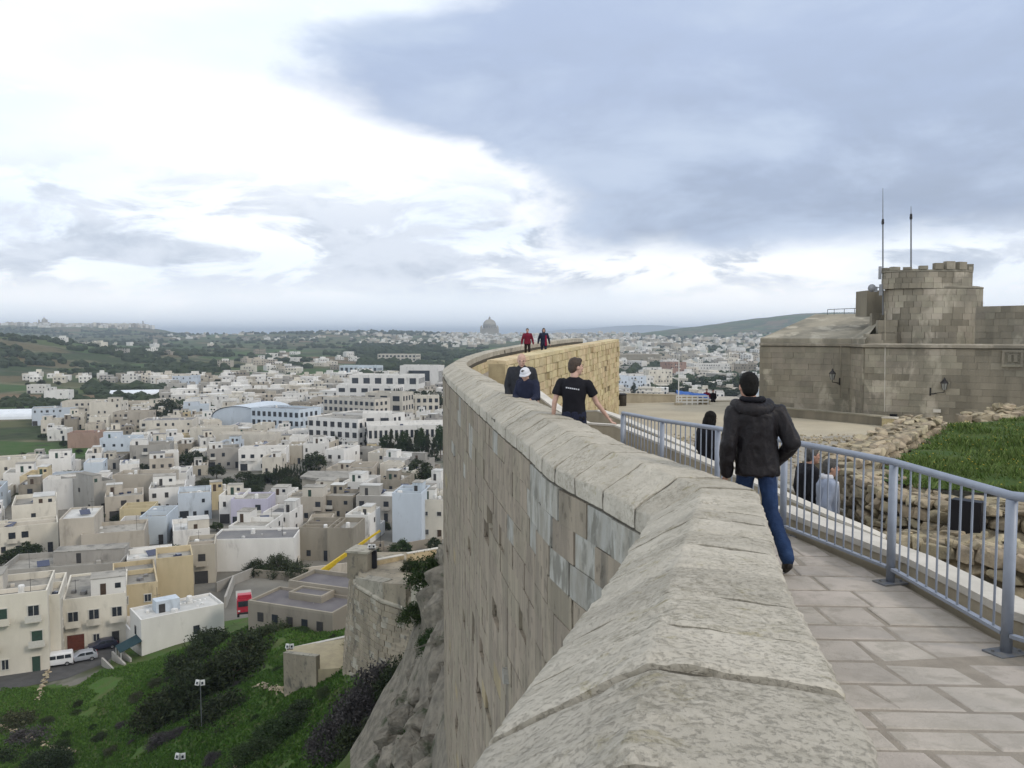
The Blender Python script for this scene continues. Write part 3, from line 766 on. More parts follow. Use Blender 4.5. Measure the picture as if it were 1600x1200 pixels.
# ================================================================== RUBBLE RUINS, LAWN, PLAZA, FORT
def stone_mesh(seed, flat=.75):
    random.seed(seed*13 + 1); b_ = bmesh.new()
    for _ in range(15):
        v = [random.uniform(-.5, .5), random.uniform(-.42, .42), random.uniform(-.36, .36)]; ax = random.randrange(3); v[ax] = math.copysign((.5, .42, .36)[ax]*random.uniform(.85, 1), v[ax]); b_.verts.new(v)
    bmesh.ops.convex_hull(b_, input=b_.verts[:]); bmesh.ops.delete(b_, geom=[v for v in b_.verts if not v.link_faces], context='VERTS')
    bmesh.ops.bevel(b_, geom=b_.edges[:], offset=.03, segments=1, affect='EDGES'); m_ = bpy.data.meshes.new('stone'); b_.to_mesh(m_); b_.free(); m_.materials.append(M_rubble); return m_
    vs, fs = ICO[2]; out = []
    sx, sy, sz = random.uniform(.85, 1.1), random.uniform(.7, .95), random.uniform(.55, .85)*flat/.75
    for v in vs:
        p = Vector(v); q = Vector([math.copysign(abs(c)**.65, c) for c in p])     # boxy
        q = q*(1 + .30*mnoise.noise(p*1.3 + Vector((seed*3.1, 0, 0))) + .16*mnoise.noise(p*3.1 + Vector((0, seed*2.3, 0))))
        out.append((q.x*sx*.5, q.y*sy*.5, q.z*sz*.5))
    m_ = MB().add(out, fs).mesh('stone', [M_rubble]); return m_
STONES = [stone_mesh(s) for s in range(12)]
random.seed(21)
def rubble_wall(name, label, line, height, thick, zt, size=.26, rows=None, top=True, both=False, sides=(1,)):
    """line: list of (x, y); dry stone wall: a core plus one object per stone"""
    root = empty(name, (line[0][0], line[0][1], zt(0) - height)); tag(root, label, 'wall')
    pts = [Vector((a, b, 0)) for a, b in line]; Ls = [(b - a).length for a, b in zip(pts, pts[1:])]; T = sum(Ls)
    def at(u):
        for i, L in enumerate(Ls):
            if u <= L or i == len(Ls) - 1:
                d_ = (pts[i + 1] - pts[i]).normalized(); return pts[i] + d_*u, d_
            u -= L
    core = MB(); n_ = max(2, int(T/.3))
    for i in range(n_ + 1):
        p, d_ = at(T*i/n_); nn_ = Vector((d_.y, -d_.x, 0)); z = zt(i/n_)
        a = p + nn_*(-.05 if 1 in sides else 0) ; b = p - nn_*(thick - .05)
        core.v += [(a.x, a.y, z - .05), (b.x, b.y, z - .05), (b.x, b.y, z - height - .3), (a.x, a.y, z - height - .3)]
        if i:
            o_ = i*4
            for q in range(4): core.f.append((o_ - 4 + q, o_ - 4 + (q + 1) % 4, o_ + (q + 1) % 4, o_ + q)); core.mi.append(0)
    core.f += [(0, 1, 2, 3), tuple(n_*4 + q for q in (3, 2, 1, 0))]; core.mi += [0, 0]
    child(core, 'wall_core', M_soil, False, root)
    def put(c, d_, s3, tilt=.15):
        o = link('stone', random.choice(STONES)); o.location = c
        o.rotation_euler = (random.uniform(-tilt, tilt), random.uniform(-tilt, tilt), math.atan2(d_.y, d_.x) + random.uniform(-.25, .25) + random.choice((0, math.pi)))
        o.scale = s3; reparent(o, root)
    for sd_ in sides:
        z = 0
        while z < height:
            h = size*random.uniform(.6, .95); u = random.uniform(-.1, .1)
            while u < T:
                L = size*random.uniform(.7, 1.75); p, d_ = at(min(max(u + L/2, 0), T)); nn_ = Vector((d_.y, -d_.x, 0))
                c = p - nn_*(0 if sd_ == 1 else thick) + Vector((0, 0, zt(min(1, max(0, u/T))) - z - h/2)) + nn_*random.uniform(-.03, .03)
                put(c, d_, (L*1.08, size*1.1, h*1.35), .1); u += L
            z += h*.95
    if top:
        nr_ = max(1, int(thick/(size*.8)))
        for r_ in range(nr_):
            u = random.uniform(0, .2)
            while u < T:
                L = size*random.uniform(.6, 1.4); p, d_ = at(min(u + L/2, T)); nn_ = Vector((d_.y, -d_.x, 0))
                c = p - nn_*((r_ + .5)/nr_*thick + random.uniform(-.05, .05)) + Vector((0, 0, zt(min(1, u/T)) - .06 + random.uniform(-.03, .04)))
                put(c, d_, (L, size*random.uniform(.7, 1.2), size*.55), .22); u += L*.95
    return root
def PX(px, py, d): p = P(px, py, d); return (p.x, p.y)
def zline(*zs): return lambda t: float(np.interp(t, np.linspace(0, 1, len(zs)), zs))
# front wall with the dark square opening
fw = [P(1319, 728, 11.6), P(1394, 771, 10.2), P(1487, 785, 9.5), P(1600, 793, 9.1), P(1760, 812, 8.7)]
fwl = [(p.x, p.y) for p in fw]; fwz = zline(*[p.z for p in fw])
rubble_wall('rubble_wall', 'low dry-stone wall with a dark square opening below the lawn', fwl, .62, .62, fwz, .19)
a, b = P(1490, 806, 9.40), P(1537, 806, 9.18)
mb = MB(); dd_ = (b - a).normalized(); nn_ = Vector((dd_.y, -dd_.x, 0))
c = (a + b)/2 + nn_*.035; mb.box((c.x, c.y, c.z), ((b - a).length, .16, .375), math.atan2(dd_.y, dd_.x))
o = mb.build('opening_fill', M_dark); tag(o, 'flat black square filling the dark opening in the dry-stone wall', 'wall opening')  # solid black box: the opening's dark inside is put in as colour
# tumbled rubble between kerb and wall
lw = [P(1385, 826, 9.5), P(1450, 842, 8.9), P(1530, 852, 8.5), P(1600, 866, 8.2), P(1720, 900, 7.6)]
rubble_wall('rubble_wall', 'tumbled heap of loose limestone rubble beside the pale kerb', [(p.x, p.y) for p in lw], .75, .85, zline(*[p.z for p in lw]), .25)
# boundary wall of the lawn running to the fort
bw = [P(1328, 722, 12.2), P(1372, 700, 14), P(1420, 676, 16), P(1466, 650, 18.6)]
rubble_wall('rubble_wall', 'long dry-stone wall edging the lawn, running back to the fort', [(p.x + .0, p.y) for p in bw], .8, .75, zline(*[p.z for p in bw]), .24)
rw_ = [P(1466, 664, 18.6), P(1540, 662, 18.2), P(1640, 664, 17.8)]
rubble_wall('rubble_wall', 'stepped dry-stone wall behind the lawn, lower course', [(p.x, p.y) for p in rw_], .5, .9, zline(*[p.z for p in rw_]), .25)
rw_ = [P(1505, 648, 19.8), P(1560, 645, 19.6), P(1650, 646, 19.2)]
rubble_wall('rubble_wall', 'stepped dry-stone wall behind the lawn, upper course', [(p.x, p.y) for p in rw_], .5, .8, zline(*[p.z for p in rw_]), .26)
hp = P(1572, 640, 20.6); root = empty('stone_heap', (hp.x, hp.y, hp.z - .5)); tag(root, 'small heap of piled stones on top of the back ruin', 'stone heap')
for k in range(26):
    r_ = random.uniform(0, .75)*random.random(); a = random.uniform(0, 6.28)
    o = link('stone', random.choice(STONES)); o.location = (hp.x + 1.1*r_*math.cos(a), hp.y + r_*math.sin(a), hp.z - .25 + .30*(1 - r_/.7) + random.uniform(-.05, .05)); o.rotation_euler = [random.uniform(-.4, .4) for _ in range(3)]
    s_ = random.uniform(.22, .42); o.scale = (s_*1.3, s_, s_*.7); reparent(o, root)
# lawn
lawn = [(bw[0].x + .3, bw[0].y - .4), (fw[1].x + .35, fw[1].y + .85), (fw[2].x + .1, fw[2].y + .85), (fw[4].x, fw[4].y + .85), (17, 10), (17, 18.6), (bw[3].x + .2, bw[3].y - .3), (bw[2].x + .4, bw[2].y - .2), (bw[1].x + .35, bw[1].y - .3)]
def lawn_z(x, y): return lerp(-1.98, -2.12, (y - 9.5)/9) + .07*fbm((x, y, 0), .8, 3) + .05*max(0, x - 8)
def inside(x, y, poly):
    c = False; j = len(poly) - 1
    for i in range(len(poly)):
        if (poly[i][1] > y) != (poly[j][1] > y) and x < (poly[j][0] - poly[i][0])*(y - poly[i][1])/(poly[j][1] - poly[i][1]) + poly[i][0]: c = not c
        j = i
    return c
mb = MB(); n_ = 40; x0, x1, y0, y1 = 4.4, 17, 9, 18.8; idx = {}
for i in range(n_ + 1):
    for j in range(n_ + 1):
        x, y = lerp(x0, x1, i/n_), lerp(y0, y1, j/n_); idx[i, j] = len(mb.v); mb.v.append((x, y, lawn_z(x, y)))
for i in range(n_):
    for j in range(n_):
        if inside(lerp(x0, x1, (i + .5)/n_), lerp(y0, y1, (j + .5)/n_), lawn): mb.f.append((idx[i, j], idx[i + 1, j], idx[i + 1, j + 1], idx[i, j + 1])); mb.mi.append(0)
tag(mb.build('lawn_ground', M_grass, smooth=True), 'ground under the lawn', None, None, 'structure')
def leafmat(name, c1, c2, rnd=.35, hue=.02, tr=.25, rough=.7):
    m = bpy.data.materials.new(name); m.use_nodes = True; nt = m.node_tree; nt.nodes.clear(); N = NT(nt)
    geo = N.n('ShaderNodeNewGeometry'); oi = N.n('ShaderNodeObjectInfo'); r = geo.outputs['Random Per Island']
    col = N.mix(r, c1, c2); hs = N.n('ShaderNodeHueSaturation'); N.set(hs.inputs['Color'], col)
    N.set(hs.inputs['Value'], N.m('ADD', 1 - rnd, N.m('MULTIPLY', N.m('FRACT', N.m('MULTIPLY', r, 9.7)), 2*rnd)))
    N.set(hs.inputs['Hue'], N.m('ADD', .5 - hue, N.m('MULTIPLY', oi.outputs['Random'], 2*hue)))
    b = N.n('ShaderNodeBsdfPrincipled'); N.set(b.inputs['Base Color'], hs.outputs[0]); b.inputs['Roughness'].default_value = rough; b.inputs['Specular IOR Level'].default_value = .2
    t = N.n('ShaderNodeBsdfTranslucent'); N.set(t.inputs[0], hs.outputs[0])
    mx = N.n('ShaderNodeMixShader'); mx.inputs[0].default_value = tr; nt.links.new(b.outputs[0], mx.inputs[1]); nt.links.new(t.outputs[0], mx.inputs[2])
    out = N.n('ShaderNodeOutputMaterial'); nt.links.new(mx.outputs[0], out.inputs[0]); return m
M_blade = leafmat('grass_blade', (.075, .125, .026), (.13, .17, .05), .35)
M_flower = mat('yellow_petal', (.50, .38, .05), (.42, .32, .05), 5, .8, 0)
mb = MB(); fl = MB(); random.seed(5)
for k in range(52000):
    y = 9.2 + 9.4*random.random()**1.35; x = random.uniform(4.6, 15)
    if not inside(x, y, lawn) or (x/y*F + 800) > 1720: continue
    dens = fbm((x, y, 9), .9, 3)
    if random.random() > .70 + dens*1.6: continue
    h = random.uniform(.04, .10)*(1 + 1.1*max(0, dens)); w = random.uniform(.008, .016); a = random.uniform(0, 6.28); l = random.uniform(-.07, .07)
    z = lawn_z(x, y) - .01; ca, sa = math.cos(a)*w, math.sin(a)*w
    mb.add([(x - ca, y - sa, z), (x + ca, y + sa, z), (x + l + ca*.4, y + l*.7 + sa*.4, z + h*.75), (x + l*1.8, y + l*1.2, z + h)], [(0, 1, 2), (0, 2, 3)])
    if random.random() < .016:
        r_ = random.uniform(.010, .017); zz = z + h + .02
        fl.add([(x + r_*math.cos(q), y + r_*math.sin(q), zz + .4*r_*math.sin(2*q)) for q in (0, 1.05, 2.1, 3.14, 4.2, 5.2)], [(0, 1, 2, 3, 4, 5)])
tag(mb.build('grass', M_blade), 'green lawn grass between the dry-stone walls', 'grass', None, 'stuff')
tag(fl.build('flower_litter', M_flower), 'tiny yellow wild flowers scattered over the lawn', 'flowers', None, 'stuff')

# ------------------------------------------------------------------ plaza
PZ = [(8, -3.9), (14, -3.3), (20, -3.25), (27, -3.6), (34, -4.4), (40, -4.85), (50, -4.98), (60, -5.15), (66, -5.3)]
def plz(x, y): return interp(y, PZ) - .0
mb = MB(); nx, ny = 70, 80; M2 = []
for j in range(ny + 1):
    y = lerp(9, 64, j/ny)
    for i in range(nx + 1):
        xl = min(right_x(y) - .15, 7.0) if 26 < y < 50.4 else (6.4 if y >= 50.4 else (lerp(2.4, -.3, (y - 17.5)/8.5) if y > 17.5 else (2.4 if y > 14 else 5.0)))
        x = lerp(xl, 42, i/nx); mb.v.append((x, y, plz(x, y) + .04*fbm((x, y, 1), .7, 3)*(1 if y < 36 else .3)))
for j in range(ny):
    for i in range(nx):
        a = j*(nx + 1) + i; mb.f.append((a, a + 1, a + nx + 2, a + nx + 1))
        y = lerp(9, 64, (j + .5)/ny); x = mb.v[a][0]
        mb.mi.append(0 if y > 33 + .18*x + 1.2*fbm((x, y, 0), .5, 2) else 1)
plz_o = mb.build('plaza', [M_plaza, M_cobble], smooth=True); tag(plz_o, 'beige plaza and stony ground inside the citadel', None, None, 'structure')
mb = MB(); random.seed(8)                      # loose stones on the ground
for k in range(2600):
    y = random.uniform(15, 37); x = random.uniform(3.5, 16); 
    if x/y*F + 800 > 1500: continue
    s_ = random.uniform(.02, .09); vs_, fs_ = ICO[1]
    M_ = Matrix.Rotation(random.uniform(0, 3), 3, Vector((random.random(), random.random(), 1)).normalized())
    mb.ico((x, y, plz(x, y) + s_*.2), s_, 1, (1, .8, .5), M_)
tag(mb.build('gravel', M_rubble), 'loose stones strewn over the ground behind the railing', 'stones', None, 'stuff')
# low wall at the plaza's edge
def straight_wall(name, label, a, b, th, z0, z1a, z1b, m_, cap=None):
    root = empty(name, (a[0], a[1], z0)); tag(root, label, 'wall')
    A, B = Vector((a[0], a[1], 0)), Vector((b[0], b[1], 0)); d_ = (B - A).normalized(); n_ = Vector((d_.y, -d_.x, 0))*th/2
    q = lambda p, z: Vector((p.x, p.y, z)); c = .08 if cap else 0
    child(MB().hexa([q(A + n_, z0), q(B + n_, z0), q(B - n_, z0), q(A - n_, z0)], [q(A + n_, z1a - c), q(B + n_, z1b - c), q(B - n_, z1b - c), q(A - n_, z1a - c)]), 'wall_body', m_, False, root)
    if cap:
        n2 = n_*1.12; child(MB().hexa([q(A + n2, z1a - c + .002), q(B + n2, z1b - c + .002), q(B - n2, z1b - c + .002), q(A - n2, z1a - c + .002)], [q(A + n2, z1a), q(B + n2, z1b), q(B - n2, z1b), q(A - n2, z1a)]), 'coping', cap, False, root)
    return root
p0, p1, p2 = P(962, 636, 60), P(1088, 634, 62), P(1200, 634, 62)
straight_wall('plaza_wall', 'low beige wall at the far edge of the plaza, behind the litter bin', p0, p1, .5, -6.5, P(962, 614, 60).z, P(1088, 617, 62).z, M_render, M_render)
straight_wall('plaza_wall', 'low wall at the far edge of the plaza where two visitors sit', p1, (p2.x + 6, p2.y), .5, -6.5, P(1100, 626, 62).z, P(1200, 626, 62).z, M_render, M_render)
# litter bin
b_ = P(972, 636, 57); root = empty('litter_bin', (b_.x, b_.y, plz(b_.x, b_.y))); tag(root, 'dark brown cylindrical litter bin by the plaza wall', 'bin')
M_bin = mat('dark_brown_slats', (.035, .03, .024), (.05, .042, .032), 6, .7, .2)
MB().lathe((0, 0, 0), [(.28, 0), (.30, .05), (.31, .6), (.30, .78)], 16).build('bin_body', M_bin, root, True)
MB().lathe((0, 0, .78), [(.33, 0), (.33, .05), (.2, .11)], 16).build('rim', M_iron, root)
# flagpole, blue covered boat-shaped stall, block
b_ = P(1060, 634, 58); root = empty('flagpole', (b_.x, b_.y, plz(b_.x, b_.y))); tag(root, 'thin white flagpole standing in front of the plaza wall', 'flagpole')
MB().tube((0, 0, 0), (0, 0, 3.5), .045, .03, 10).build('pole', M_white, root); MB().box((0, 0, .08), (.5, .5, .16)).build('base', M_render, root); MB().ico((0, 0, 3.53), .06, 2).build('finial', M_white, root)
M_tarp = mat('blue_tarpaulin', (.03, .10, .34), (.05, .14, .42), 2.5, .55, .5, 6, bdist=.06)
a, b = P(1052, 632, 59), P(1098, 632, 60); root = empty('covered_stall', ((a.x + b.x)/2, a.y, plz(a.x, a.y))); tag(root, 'low white barrier stand covered with a rumpled blue tarpaulin', 'stall')
wv = b.x - a.x
mb = MB()
for i in range(13):
    for j in range(7):
        x = lerp(-.42, .56, i/12)*wv; y = lerp(-.55, .55, j/6); mb.v.append((x, y, .98 - .34*(i/12)**1.6 - .25*abs(j - 3)/3 + .07*fbm((x, y, 3), 2.2, 3)))
for i in range(12):
    for j in range(6): a_ = i*7 + j; mb.f.append((a_, a_ + 1, a_ + 8, a_ + 7)); mb.mi.append(0)
mb.build('tarpaulin', M_tarp, root, True)
for k in range(7): MB().box((lerp(-.46, .5, k/6)*wv, -.62, .33), (.07, .05, .66)).build('post', M_white, root)
for z in (.2, .42, .62): MB().box((0.02*wv, -.62, z), (wv*.98, .03, .09)).build('rail', M_white, root)
b_ = P(1100, 634, 59); o = MB().box((b_.x, b_.y, plz(b_.x, b_.y) + .25), (.7, .5, .5)).build('stone_block', M_rubble); bevel_mesh(o.data, .05, 2); tag(o, 'small rough stone block beside the blue tarpaulin stand', 'stone block')

# ------------------------------------------------------------------ fort
FZ = -6.2
fort = empty('stone_fort', (19, 46, FZ)); tag(fort, 'weathered stone fort with round battlemented turret and sloping roof', 'fort')
def fchild(mb, name, m_, smooth=False): return child(mb, name, m_, smooth, fort)
Pl = P(1188, 533, 50.5); P1 = P(1331, 532, 47.5); P2 = P(1352, 541, 44.6); P3 = P(1660, 539, 40.0)
corn = -.62
V2 = lambda p: Vector((p.x, p.y, 0))
ptsF = [V2(Pl), V2(P1), V2(P2), V2(P3)]; back = [Vector((P3.x + 10, P3.y + 28, 0)), Vector((Pl.x + 11, Pl.y + 26, 0))]
core = MB().prism([(p.x, p.y) for p in ptsF + back], FZ, corn - .05); fchild(core, 'wall_core', M_fortcore)
# ashlar facing
items = []
CHF = .34
for fi, (a, b) in enumerate(zip(ptsF, ptsF[1:])):
    d_ = (b - a).normalized(); n_ = Vector((d_.y, -d_.x, 0)); L0 = (b - a).length; ang = math.atan2(d_.y, d_.x)
    for c_ in range(17):
        u = -random.uniform(0, .5)
        while u < L0:
            L = random.uniform(.45, .85); u0, u1 = max(u, 0), min(u + L, L0)
            if u1 - u0 > .1:
                z = corn - .22 - (c_ + .5)*CHF; p = a + d_*(u0 + u1)/2 + n_*random.gauss(0.02, .008)
                st = fbm((p.x*.35, z*.5, fi*7), 1.0, 3)
                mi_ = 1 if (st > .28 or (fi == 2 and st > .05 and c_ < 5) or (fi == 2 and u0 > 3.3 and st > -.05)) else 0
                items.append((Vector((p.x, p.y, z)), ang, (u1 - u0 - .005, .12, CHF - .005), mi_))
            u += L
# cornice courses
def cornice(z, h, proj_, name='cornice'):
    mb = MB(); q = []
    for i, p in enumerate(ptsF):
        ns = []
        if i > 0: d_ = (p - ptsF[i - 1]).normalized(); ns.append(Vector((d_.y, -d_.x, 0)))
        if i < 3: d_ = (ptsF[i + 1] - p).normalized(); ns.append(Vector((d_.y, -d_.x, 0)))
        nm = sum(ns, Vector()).normalized(); nm = nm/max(.5, nm.dot(ns[0])); q.append((p + nm*proj_, p - nm*.3))
    prof_ = [(0, 0), (1, .25), (1, .75), (0, 1)]
    for (o_, i_) in q:
        mb.v += [(i_.x, i_.y, z), (o_.x, o_.y, z + h*.2), (o_.x, o_.y, z + h*.75), (i_.x, i_.y, z + h)]
    for i in range(3):
        for k in range(3): mb.f.append((i*4 + k, (i + 1)*4 + k, (i + 1)*4 + k + 1, i*4 + k + 1)); mb.mi.append(0)
    mb.f.append((0, 1, 2, 3)); mb.mi.append(0)
    fchild(mb, name, M_fort)
cornice(corn - .21, .26, .20); 
# left sloping roof
Ptop0 = P(1274, 491, 56); Ptop1 = P(1386, 490, 53)
e0, e1, e2 = Vector((Pl.x, Pl.y, corn + .28)), Vector((P1.x, P1.y, corn + .28)), Vector((P2.x, P2.y, corn + .28))
mb = MB()
low0, low1, low2 = Vector((Pl.x, Pl.y, corn)), Vector((P1.x, P1.y, corn)), Vector((P2.x, P2.y, corn))
tp = P(1385, 488, 49)
mb.v += [low0, low1, low2, e0, e1, e2, Ptop0, Ptop1, tp, Vector((Pl.x + 11, Pl.y + 26, corn)), Vector((Pl.x + 11, Pl.y + 26, corn + .3)), Vector((Ptop1.x + 8, Ptop1.y + 12, Ptop1.z))]
mb.v = [tuple(v) for v in mb.v]
mb.f += [(0, 1, 4, 3), (1, 2, 5, 4), (3, 4, 6), (4, 7, 6), (4, 5, 8, 7), (0, 3, 10, 9), (3, 6, 10), (6, 7, 11), (6, 11, 10)]; mb.mi += [0]*9
fchild(mb, 'sloping_roof', M_fort)
# courses on the sloping roof: thin stone slabs
# central upper wall rising to the turret
TW = P(1452, 536, 46.5)
wA, wB = P(1386, 536, 45.2), P(1535, 536, 43.4)
zdr = P(1450, 447, 45).z; ztu = P(1450, 421, 45).z
ctr = Vector((P(1457, 500, 46.6).x, 46.6, 0)); ESY = .5; RX = (P(1531, 500, 46.4).x - P(1385, 500, 46.4).x)/2
mb = MB(); mb.lathe((ctr.x, ctr.y, 0), [(RX, corn - .1), (RX, zdr - .12), (RX + .10, zdr - .08), (RX + .10, zdr), (RX - .15, zdr + .05)], 40, sx=1, sy=ESY); fchild(mb, 'turret_drum', M_fortcore)
nblk = 46
def ring_blocks(cx_, cy_, rad, z0, z1, n_, ch, arc=(math.pi*.95, math.pi*2.1), m=0):
    z = z1; k = 0
    while z > z0 + .05:
        a = arc[0] + random.uniform(0, .1)
        while a < arc[1]:
            da = random.uniform(.8, 1.3)*2*math.pi/n_; am = a + da/2; st = fbm((am*1.6, z*.6, 33), 1.0, 3)
            p = Vector((cx_ + rad*math.cos(am), cy_ + ESY*rad*math.sin(am), z - ch/2)); tg = Vector((-math.sin(am), ESY*math.cos(am)))
            items.append((p, math.atan2(tg.y, tg.x), (rad*da*tg.length - .006, .12, ch - .006), 1 if st > .05 + (0 if m else .12) else 0)); a += da
        z -= ch
ring_blocks(ctr.x, ctr.y, RX + .01, corn - .05, zdr - .12, 30, .34)
ctr2 = Vector((P(1448, 430, 46.5).x, 46.5, 0)); RX2 = (P(1516, 430, 46.4).x - P(1381, 430, 46.4).x)/2
mb = MB(); mb.lathe((ctr2.x, ctr2.y, 0), [(RX2 - .02, zdr - .02), (RX2 - .02, ztu - .1), (RX2 + .10, ztu - .08), (RX2 + .10, ztu + .02), (RX2 - .4, ztu + .03)], 40, sx=1, sy=ESY); fchild(mb, 'turret_top', M_fortcore)
ring_blocks(ctr2.x, ctr2.y, RX2 - .01, zdr + .03, ztu - .1, 28, .30, m=1)
for k, (a, w, h) in enumerate([(3.30, .5, .12), (3.62, .45, .16), (4.0, .45, .14), (4.38, .42, .20), (4.72, .45, .34), (5.0, .5, .44), (5.36, .55, .42), (5.72, .40, .18), (6.15, .42, .36), (.45, .5, .3), (1.0, .5, .3), (1.6, .5, .2), (2.2, .5, .3), (2.7, .5, .2)]):
    p = (ctr2.x + (RX2 - .1)*math.cos(a), ctr2.y + ESY*(RX2 - .1)*math.sin(a), ztu + .03 + h/2)
    fchild(MB().box(p, (w, .32, h), math.atan2(ESY*math.cos(a), -math.sin(a))), 'merlon', M_fort if k % 2 else M_fortd)
# upper walls left and right of the turret
def wall_quad(a, b, z0, z1, th=.5):
    A, B = V2(a), V2(b); d_ = (B - A).normalized(); n_ = Vector((d_.y, -d_.x, 0)); L0 = (B - A).length; ang = math.atan2(d_.y, d_.x)
    q = lambda p, z: Vector((p.x, p.y, z))
    fchild(MB().hexa([q(A, z0), q(B, z0), q(B - n_*th, z0), q(A - n_*th, z0)], [q(A, z1), q(B, z1), q(B - n_*th, z1), q(A - n_*th, z1)]), 'upper_wall', M_fortcore)
    z = z1; 
    while z > z0 + .1:
        u = -random.uniform(0, .4)
        while u < L0:
            L = random.uniform(.45, .85); u0, u1 = max(0, u), min(L0, u + L)
            if u1 - u0 > .1:
                p = A + d_*(u0 + u1)/2 + n_*random.gauss(0.02, .008); st = fbm((p.x*.5, z*.5, 50), 1.0, 3)
                items.append((Vector((p.x, p.y, z - .17)), ang, (u1 - u0 - .006, .12, .334), 1 if st > .02 else 0))
            u += L
        z -= .34
zr = P(1560, 478, 43).z
wall_quad(P(1525, 500, 44.0), P(1665, 500, 40.6), corn + .02, zr)
# step the left shoulder of the upper wall up against the sloping roof
wall_quad(P(1353, 500, 45.2), P(1400, 500, 44.9), corn + .02, P(1353, 522, 45).z)
wall_quad(P(1372, 500, 45.6), P(1402, 500, 45.4), corn + .02, P(1372, 500, 45).z)
wall_quad(P(1362, 500, 47.6), P(1392, 500, 47.4), corn - .1, P(1385, 489, 47).z)
lay_blocks(items, fort, 'block', [M_fort, M_fortd], 300, 'small_block')
bx0 = P(1352, 490, 49); bx1 = P(1386, 458, 49)
fchild(MB().box(((bx0.x + bx1.x)/2 + .1, 49.6, (bx0.z + bx1.z)/2), (bx1.x - bx0.x + .2, 1.6, bx1.z - bx0.z + .3)), 'roof_hut', M_fortd)
# downpipe, conduits, crest panel, vent, plates
def fline(px0, py0, px1, py1, d, r, m_, name):
    return fchild(MB().tube(P(px0, py0, d), P(px1, py1, d), r, r, 8), name, m_)
fline(1383, 486, 1383, 532, 44.55, .024, M_fort, 'downpipe'); fline(1383, 541, 1382, 650, 44.0, .024, M_white_cope, 'downpipe')
fline(1314, 540, 1313, 622, 47.6, .03, M_fortd, 'cable_conduit')
pc = P(1582, 560, 41.0); ang3 = math.atan2(P3.y - P2.y, P3.x - P2.x); Rz = Matrix.Rotation(ang3, 3, 'Z')
cr = fchild(MB().box(pc, (.92, .16, .86), ang3), 'crest_panel', M_fort)
def on(dx, dz, dy=-.10): return pc + Rz @ Vector((dx, dy, dz))
for dx, dz, w, h in ((0, .36, .92, .13), (0, -.36, .92, .13), (-.40, 0, .12, .60), (.40, 0, .12, .60), (-.13, .0, .16, .36), (.13, .0, .16, .36), (0, .2, .5, .07)):
    child(MB().box(on(dx, dz), (w, .10, h), ang3), 'carved_relief', M_fort, False, fort)
v_ = P(1396, 649, 43.6); fchild(MB().box(v_, (.36, .2, .14), ang3), 'vent', M_dark)
v_ = P(1464, 642, 42.6); fchild(MB().box(v_, (.36, .06, .17), ang3), 'name_plate', M_white_cope)
# low apron wall along the fort's foot
straight_wall('apron_wall', 'low grey apron wall along the foot of the fort, ending in a yellow block', P(1200, 640, 49.5), P(1386, 672, 42.8), .4, FZ, P(1200, 634, 49.5).z, P(1386, 650, 42.8).z, M_fortd, M_fort)
a, b = P(1384, 672, 42.6), P(1405, 672, 41.6)
straight_wall('apron_wall', 'short yellowish stone end block of the apron wall', a, b, .5, FZ, P(1384, 651, 42.6).z, P(1405, 652, 41.6).z, M_yblock, M_white_cope)
sg = P(1357.5, 653, 43.55); dA = math.atan2(P(1386, 672, 42.8).y - P(1200, 640, 49.5).y, P(1386, 672, 42.8).x - P(1200, 640, 49.5).x)
root = empty('sign_plate', (sg.x, sg.y - .02, sg.z), dA); tag(root, 'small white lettered plate fixed to the low apron wall', 'sign')
MB().box((0, 0, 0), (.36, .03, .16)).build('plate', M_white, root)
for k in range(5): MB().box((-.13 + .065*k, -.018, .0), (.035, .006, .055)).build('letter', M_iron, root)
# lanterns
def lantern(name, label, px, py, d, side):
    w = P(px, py, d); root = empty(name, w); tag(root, label, 'lantern', 'iron lanterns on the fort wall')
    s_ = side
    m_ = MB(); m_.box((0, .02, 0), (.07, .05, .42)); m_.tube((0, 0, -.1), (s_*.55, -.3, -.02), .022, .022, 6); m_.tube((0, 0, -.18), (s_*.3, -.16, -.06), .016, .016, 6); m_.tube((s_*.55, -.3, -.02), (s_*.55, -.3, .12), .02, .02, 6); m_.build('bracket', M_iron, root)
    c = Vector((s_*.55, -.3, .12))
    gl = MB(); gl.lathe(c, [(.09, 0), (.17, .34)], 6); gl.build('glass', mat('lantern_glass', (.30, .31, .30), (.24, .25, .24), 5, .2, 0, spec=.5), root)
    fr = MB()
    for k in range(6):
        a = k*math.pi/3; fr.tube(c + Vector((.095*math.cos(a), .095*math.sin(a), 0)), c + Vector((.178*math.cos(a), .178*math.sin(a), .34)), .014, .014, 5)
    fr.build('frame', M_iron, root)
    MB().lathe(c + Vector((0, 0, .34)), [(.21, 0), (.20, .03), (.10, .15), (.06, .17), (.05, .24), (.015, .30)], 8).build('cap', M_iron, root)
lantern('wall_lantern', 'black iron lantern on the fort wall with its arm pointing left', 1312, 596, 47.4, -1)
lantern('wall_lantern', 'black iron lantern on the fort wall with its arm pointing right', 1454, 612, 42.7, 1)
